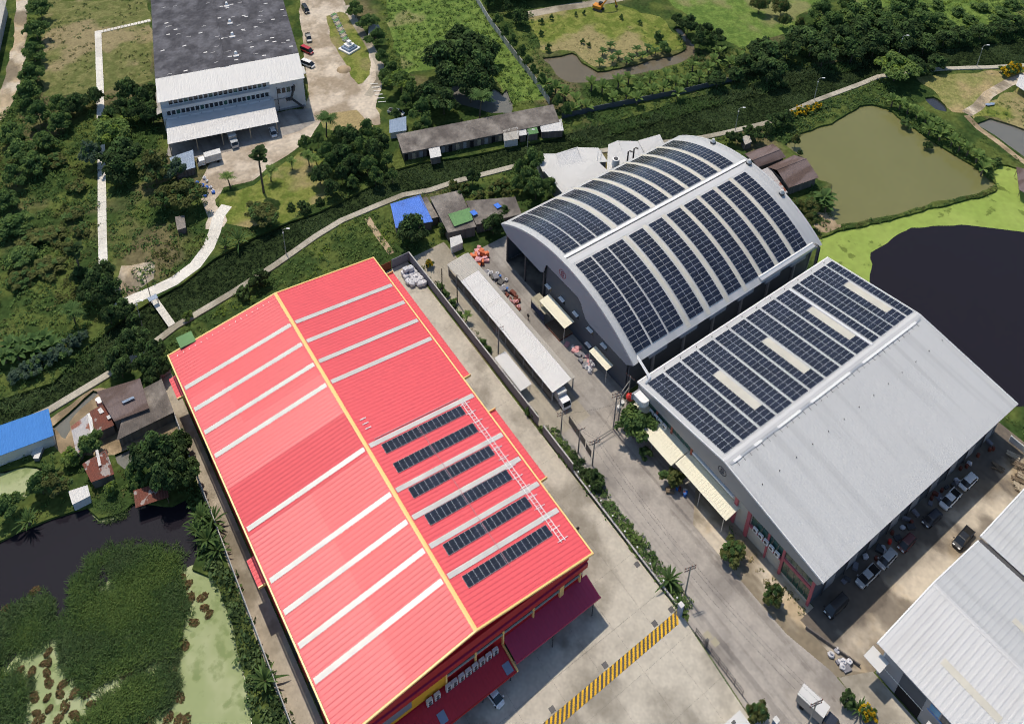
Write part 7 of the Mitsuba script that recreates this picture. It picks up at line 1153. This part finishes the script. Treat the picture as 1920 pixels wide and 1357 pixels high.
U('garden growth around the huts by the zigzag roofs', [(-166.8,83.1),(-163.8,92.1),(-161.6,100.9),(-158.5,118.4),(-158.2,123.7),(-144.6,120.8),(-143.0,108.9),(-141.0,98.3),(-150.7,97.3),(-146.6,86.6),(-146.6,80.3),(-150.3,74.7),(-159.8,76.9)], .45, (.4, 1.1), ['mid', 'olive', 'light', 'mid'], 14)
U('thicket around the lawn and grove', [(-174.9,56.9),(-176.7,68.3),(-188.2,78.7),(-181.5,88.6),(-177.1,90.5),(-174.7,81.7),(-173.2,65.1)], .6, (.5, 1.4), ['mid', 'dark', 'mid'], 15)
U('hedge of weeds between boundary wall and marsh pond', [(-120.4,12.6),(-115.7,14.9),(-108.9,15.1),(-101.7,14.7),(-93.5,14.3),(-83.0,13.9),(-73.2,14.7),(-69.9,14.6),(-75.1,7.5),(-81.9,8.8),(-90.0,10.5),(-95.9,10.8),(-101.8,10.5),(-107.1,10.1),(-111.5,11.2)], 1.5, (.6, 1.7), ['mid', 'dark', 'reed'], 16)
U('garden growth among the houses at the left', [(-147.1,-18.3),(-141.8,-8.5),(-138.3,-3.2),(-132.4,5.6),(-133.4,14.4),(-122.6,14.1),(-118.0,11.5),(-126.5,-1.1),(-127.3,-7.7),(-129.0,-19.4),(-130.1,-21.0)], .4, (.4, 1.1), ['mid', 'light', 'olive'], 17)
U('planting in the narrow bed between yard wall and lane', [(-91, 76.2), (-50, 75.9), (-50, 78.3), (-91, 78.5)], 3.2, (.5, 1.4), ['mid', 'light', 'dark'], 18); U('planting in the bed beside the tall block wall', [(-143, 76.5), (-110, 76.4), (-110, 78.4), (-143, 78.6)], .9, (.35, .8), ['mid', 'olive'], 19)
U('sparse dry shrubs in the bed before the grey factory', [(-56, 91), (-38, 91), (-38, 94.4), (-56, 94.6)], .5, (.3, .8), ['olive', 'dry', 'mid'], 20); U('weeds beside the white low wall', [(-41.0,159.5),(-35.4,160.2),(-32.2,156.5),(-37.2,157.4)], .9, (.4, 1.0), ['mid', 'light'], 21)
U('rows of small plants in the dry west meadow', [(-328.4,29.8),(-309.3,58.8),(-283.4,53.2),(-255.8,45.0),(-267.5,17.3)], .30, (.35, .85), ['dark', 'olive', 'mid'], 22, clumpy=.44); U('patchy low growth on the grassy island', [(-220.8,167.6),(-193.7,206.2),(-175.4,198.7),(-184.9,165.0),(-202.2,158.4)], .25, (.2, .5), ['light', 'olive', 'mid'], 23, clumpy=.45)
U('hedge dividing the lawns by the canal bank', [(-180.7,40.5),(-178.0,47.9),(-174.9,56.9),(-174.8,51.0),(-174.0,40.8)], .7, (.4, .9), ['mid', 'olive'], 24)
cover('water_hyacinth', 'dark mat of floating water plants filling the canal', 'water plants', canal.buffer(-.3), 3.6, (.35, .62), 'pad', ['hyac', 'hyac', 'hyac', 'hyacl'], 31, -.66)
U('weeds on the strip between mossy wall and canal', [(-167.2,140.8),(-163.8,153.9),(-156.1,179.7),(-150.9,201.6),(-148.7,200.4),(-154.3,178.0),(-156.2,162.1),(-161.2,137.5)], .9, (.5, 1.2), ['mid', 'light', 'reed'], 25)
U('grass verge below the row house', [(-180.6,94.1),(-174.4,112.6),(-166.3,140.5),(-162.0,138.1),(-166.8,120.5),(-174.7,96.8),(-176.0,89.0)], .5, (.3, .8), ['mid', 'light'], 26)
U('weeds on the left canal bank below the scrub', [(-166.6,-17.3),(-161.9,-3.3),(-164.4,2.8),(-167.5,11.2),(-166.1,11.6),(-163.0,3.7),(-158.0,-4.1),(-159.7,-18.3)], .9, (.4, 1.0), ['mid', 'light'], 27)
cover('bank_reeds', 'taller green reeds along the canal\'s far bank', 'reeds', poly([(-162.0,138.1),(-159.8,148.5),(-156.9,162.8),(-155.1,178.8),(-149.1,200.8),(-147.0,218.5),(-142.2,233.8),(-136.3,251.1),(-132.1,274.7),(-123.8,293.3),(-116.9,318.6),(-111.1,307.7),(-120.1,287.0),(-127.3,270.4),(-131.4,252.8),(-141.6,217.2),(-143.0,203.8),(-149.1,177.4),(-154.5,150.2),(-157.3,138.3)]), 1.3, (.8, 1.6), 'reed', ['mid', 'reed', 'hyacl'], 32, -.5)
cover('bank_reeds', 'green reeds along the canal by the left bank', 'reeds', poly([(-163.1,-17.8),(-158.3,-4.0),(-163.4,3.8),(-166.5,11.5),(-161.7,6.8),(-156.3,-0.1),(-154.9,-8.9),(-156.4,-18.8)]), 1.0, (.6, 1.2), 'reed', ['mid', 'reed'], 33, -.5)
# marsh pond: floating weed, grass islands, brown clumps
weed_px = [[(-98.6,17.7),(-102.4,2.7),(-105.4,6.4),(-104.9,8.4),(-98.6,17.7),(-85.3,16.2),(-66.0,11.5),(-93.8,-29.7),(-110.8,-27.3),(-106.9,-21.4),(-113.3,-13.5),(-108.5,-15.3)], [(-109.6,-8.1),(-112.7,-3.2),(-106.8,-3.9),(-101.0,-7.2)], [(-126.3,-4.5),(-122.4,-3.1),(-120.7,0.5),(-122.9,2.4),(-125.9,-1.2)]]
weed = wavy(unary_union([poly(w) for w in weed_px]), .6, 1.5, 41).intersection(left_pond.buffer(-.05)); sheet('duckweed_mat', weed, -.535, 'duckweed_pale', .01, 'stuff', 'pale green duckweed film on the marsh pond', 'duckweed'); sheet('duckweed_mat', wavy(green_pond, .5, 2, 42).intersection(green_pond.buffer(-.05)), -.535, 'duckweed_pale', .01, 'stuff', 'duckweed film on the pond at the left edge', 'duckweed')
bw = bright_weed.difference(black_pond); sheet('duckweed_mat', bw.intersection(water['black'].buffer(-.05)), -.535, 'duckweed_bright', .01, 'stuff', 'vivid yellow green duckweed around the black pond', 'duckweed')
isl = dict(a=[(-116.1,-7.5),(-117.0,-5.4),(-116.3,-1.6),(-112.5,2.4),(-109.0,5.7),(-104.8,6.1),(-101.4,5.6),(-96.9,4.8),(-94.5,2.5),(-93.7,0.9),(-95.2,-4.8),(-95.8,-9.8),(-96.4,-11.7),(-100.1,-14.2),(-102.7,-15.2),(-107.6,-14.0),(-112.1,-11.8),(-114.9,-10.5)], b=[(-119.2,-26.1),(-116.6,-21.4),(-115.3,-16.5),(-113.7,-13.4),(-111.8,-12.7),(-108.1,-14.7),(-107.4,-18.1),(-107.9,-22.9),(-109.1,-27.5)], c=[(-110.0,-27.4),(-106.1,-23.2),(-102.3,-20.7),(-100.5,-20.0),(-94.5,-21.3),(-99.6,-28.8)], d=[(-91.8,-14.8),(-92.7,-9.7),(-93.0,-4.6),(-91.5,-0.7),(-88.1,1.0),(-86.9,-1.3),(-86.6,-3.9),(-85.7,-8.3),(-90.1,-16.0)], e=[(-127.5,-3.6),(-123.7,1.1),(-121.7,1.4),(-121.8,-1.8),(-125.3,-3.8)], f=[(-95.1,-0.5),(-93.5,1.5),(-92.5,0.9),(-93.7,-0.5)], g=[(-95.3,-4.3),(-94.2,-2.3),(-93.1,-3.5),(-94.0,-4.5)])
for (k_, px), lab in zip(isl.items(), ['largest grass island in the marsh pond', 'grass island at the left edge of the marsh pond', 'grass island in the bottom left corner', 'slanting grass island near the bottom edge', 'small reed island by the little white shed', 'tiny floating reed patch by the large island', 'tiny reed patch below the large island']):
    pg = wavy(poly(px), 1.3, .9, ord(k_))
    if k_ == 'a': pg = pg.difference(wavy(poly([(-115.0,-5.7),(-114.5,-4.2),(-110.1,-4.2),(-107.8,-5.4),(-109.5,-6.3),(-112.2,-6.4)]), .8, 1, 3))
    sheet('island_bed', pg.buffer(-.25), -.5, 'island_mat', .1, 'stuff', 'matted base of the ' + lab, 'grass mat'); cover('grass_island', lab, 'grass island', pg, 9.0, (.5, 1.25), 'reed', ['hyacl', 'reed', 'mid', 'light'], ord(k_), -.55); cover('grass_island', 'loose fringe of the ' + lab, 'grass island', wavy(pg.buffer(.7), 1.2, 1, ord(k_) + 3).difference(pg.buffer(-.3)), 5.0, (.3, .8), 'reed', ['hyacl', 'mid', 'reed'], ord(k_) + 5, -.55)
for i, q in enumerate([(-104.1,6.1),(-102.6,6.6),(-100.3,6.4),(-100.0,5.4),(-99.4,4.4),(-99.2,8.1),(-97.3,7.8),(-95.9,8.1),(-96.1,5.5),(-93.6,3.1),(-94.7,-6.1),(-91.1,-0.2),(-105.2,-16.1),(-103.6,-16.3),(-103.9,-17.0),(-103.7,-18.9),(-102.2,-16.9),(-105.0,-20.7),(-100.5,-16.9),(-99.8,-19.3),(-98.5,-17.6),(-97.9,-15.8),(-99.1,-15.1),(-96.7,-13.8),(-95.6,-12.4),(-95.7,-15.5),(-97.3,-19.5),(-96.7,-17.7),(-94.5,-16.7),(-93.7,-14.6),(-96.0,-19.4),(-93.7,-12.0),(-86.0,-5.0),(-84.9,-2.4),(-83.8,-1.2),(-82.9,-0.1),(-86.7,-0.0),(-92.5,-14.3),(-116.7,-15.9),(-116.4,-20.7)]):
    g = np.random.default_rng(300 + i); n = 110; a = g.uniform(0, 6.28, n); sz = g.uniform(.55, 1.0); r = np.sqrt(g.uniform(0, 1, n)); ang = g.uniform(0, 3); c = np.c_[r * np.cos(a) * 1.15, r * np.sin(a) * .75, .05 + .16 * (1 - r ** 2) * g.uniform(.3, 1.3, n)]; c[:, :2] = c[:, :2] @ np.array([[math.cos(ang), math.sin(ang)], [-math.sin(ang), math.cos(ang)]])
    v, f = leaves(g, c * [sz, sz, 1] + [q[0], q[1], -.5], np.c_[np.cos(a) * r, np.sin(a) * r, 1 + 0 * r] + g.normal(size=(n, 3)) * .4, .26); col = np.repeat(np.where(g.uniform(0, 1, (n, 1)) < .25, tint(g, 'olive', n), tint(g, 'brown', n) * [1.25, 1.05, .95]) * g.uniform(.6, 1.2, (n, 1)), 4, 0)
    key = thing('withered_clump', 'brown withered plant clump floating in the marsh pond\'s duckweed', 'plant clump', 'withered clumps in the marsh pond'); scene[key] = mikit.ply((v, f), 'leaf', color=col)
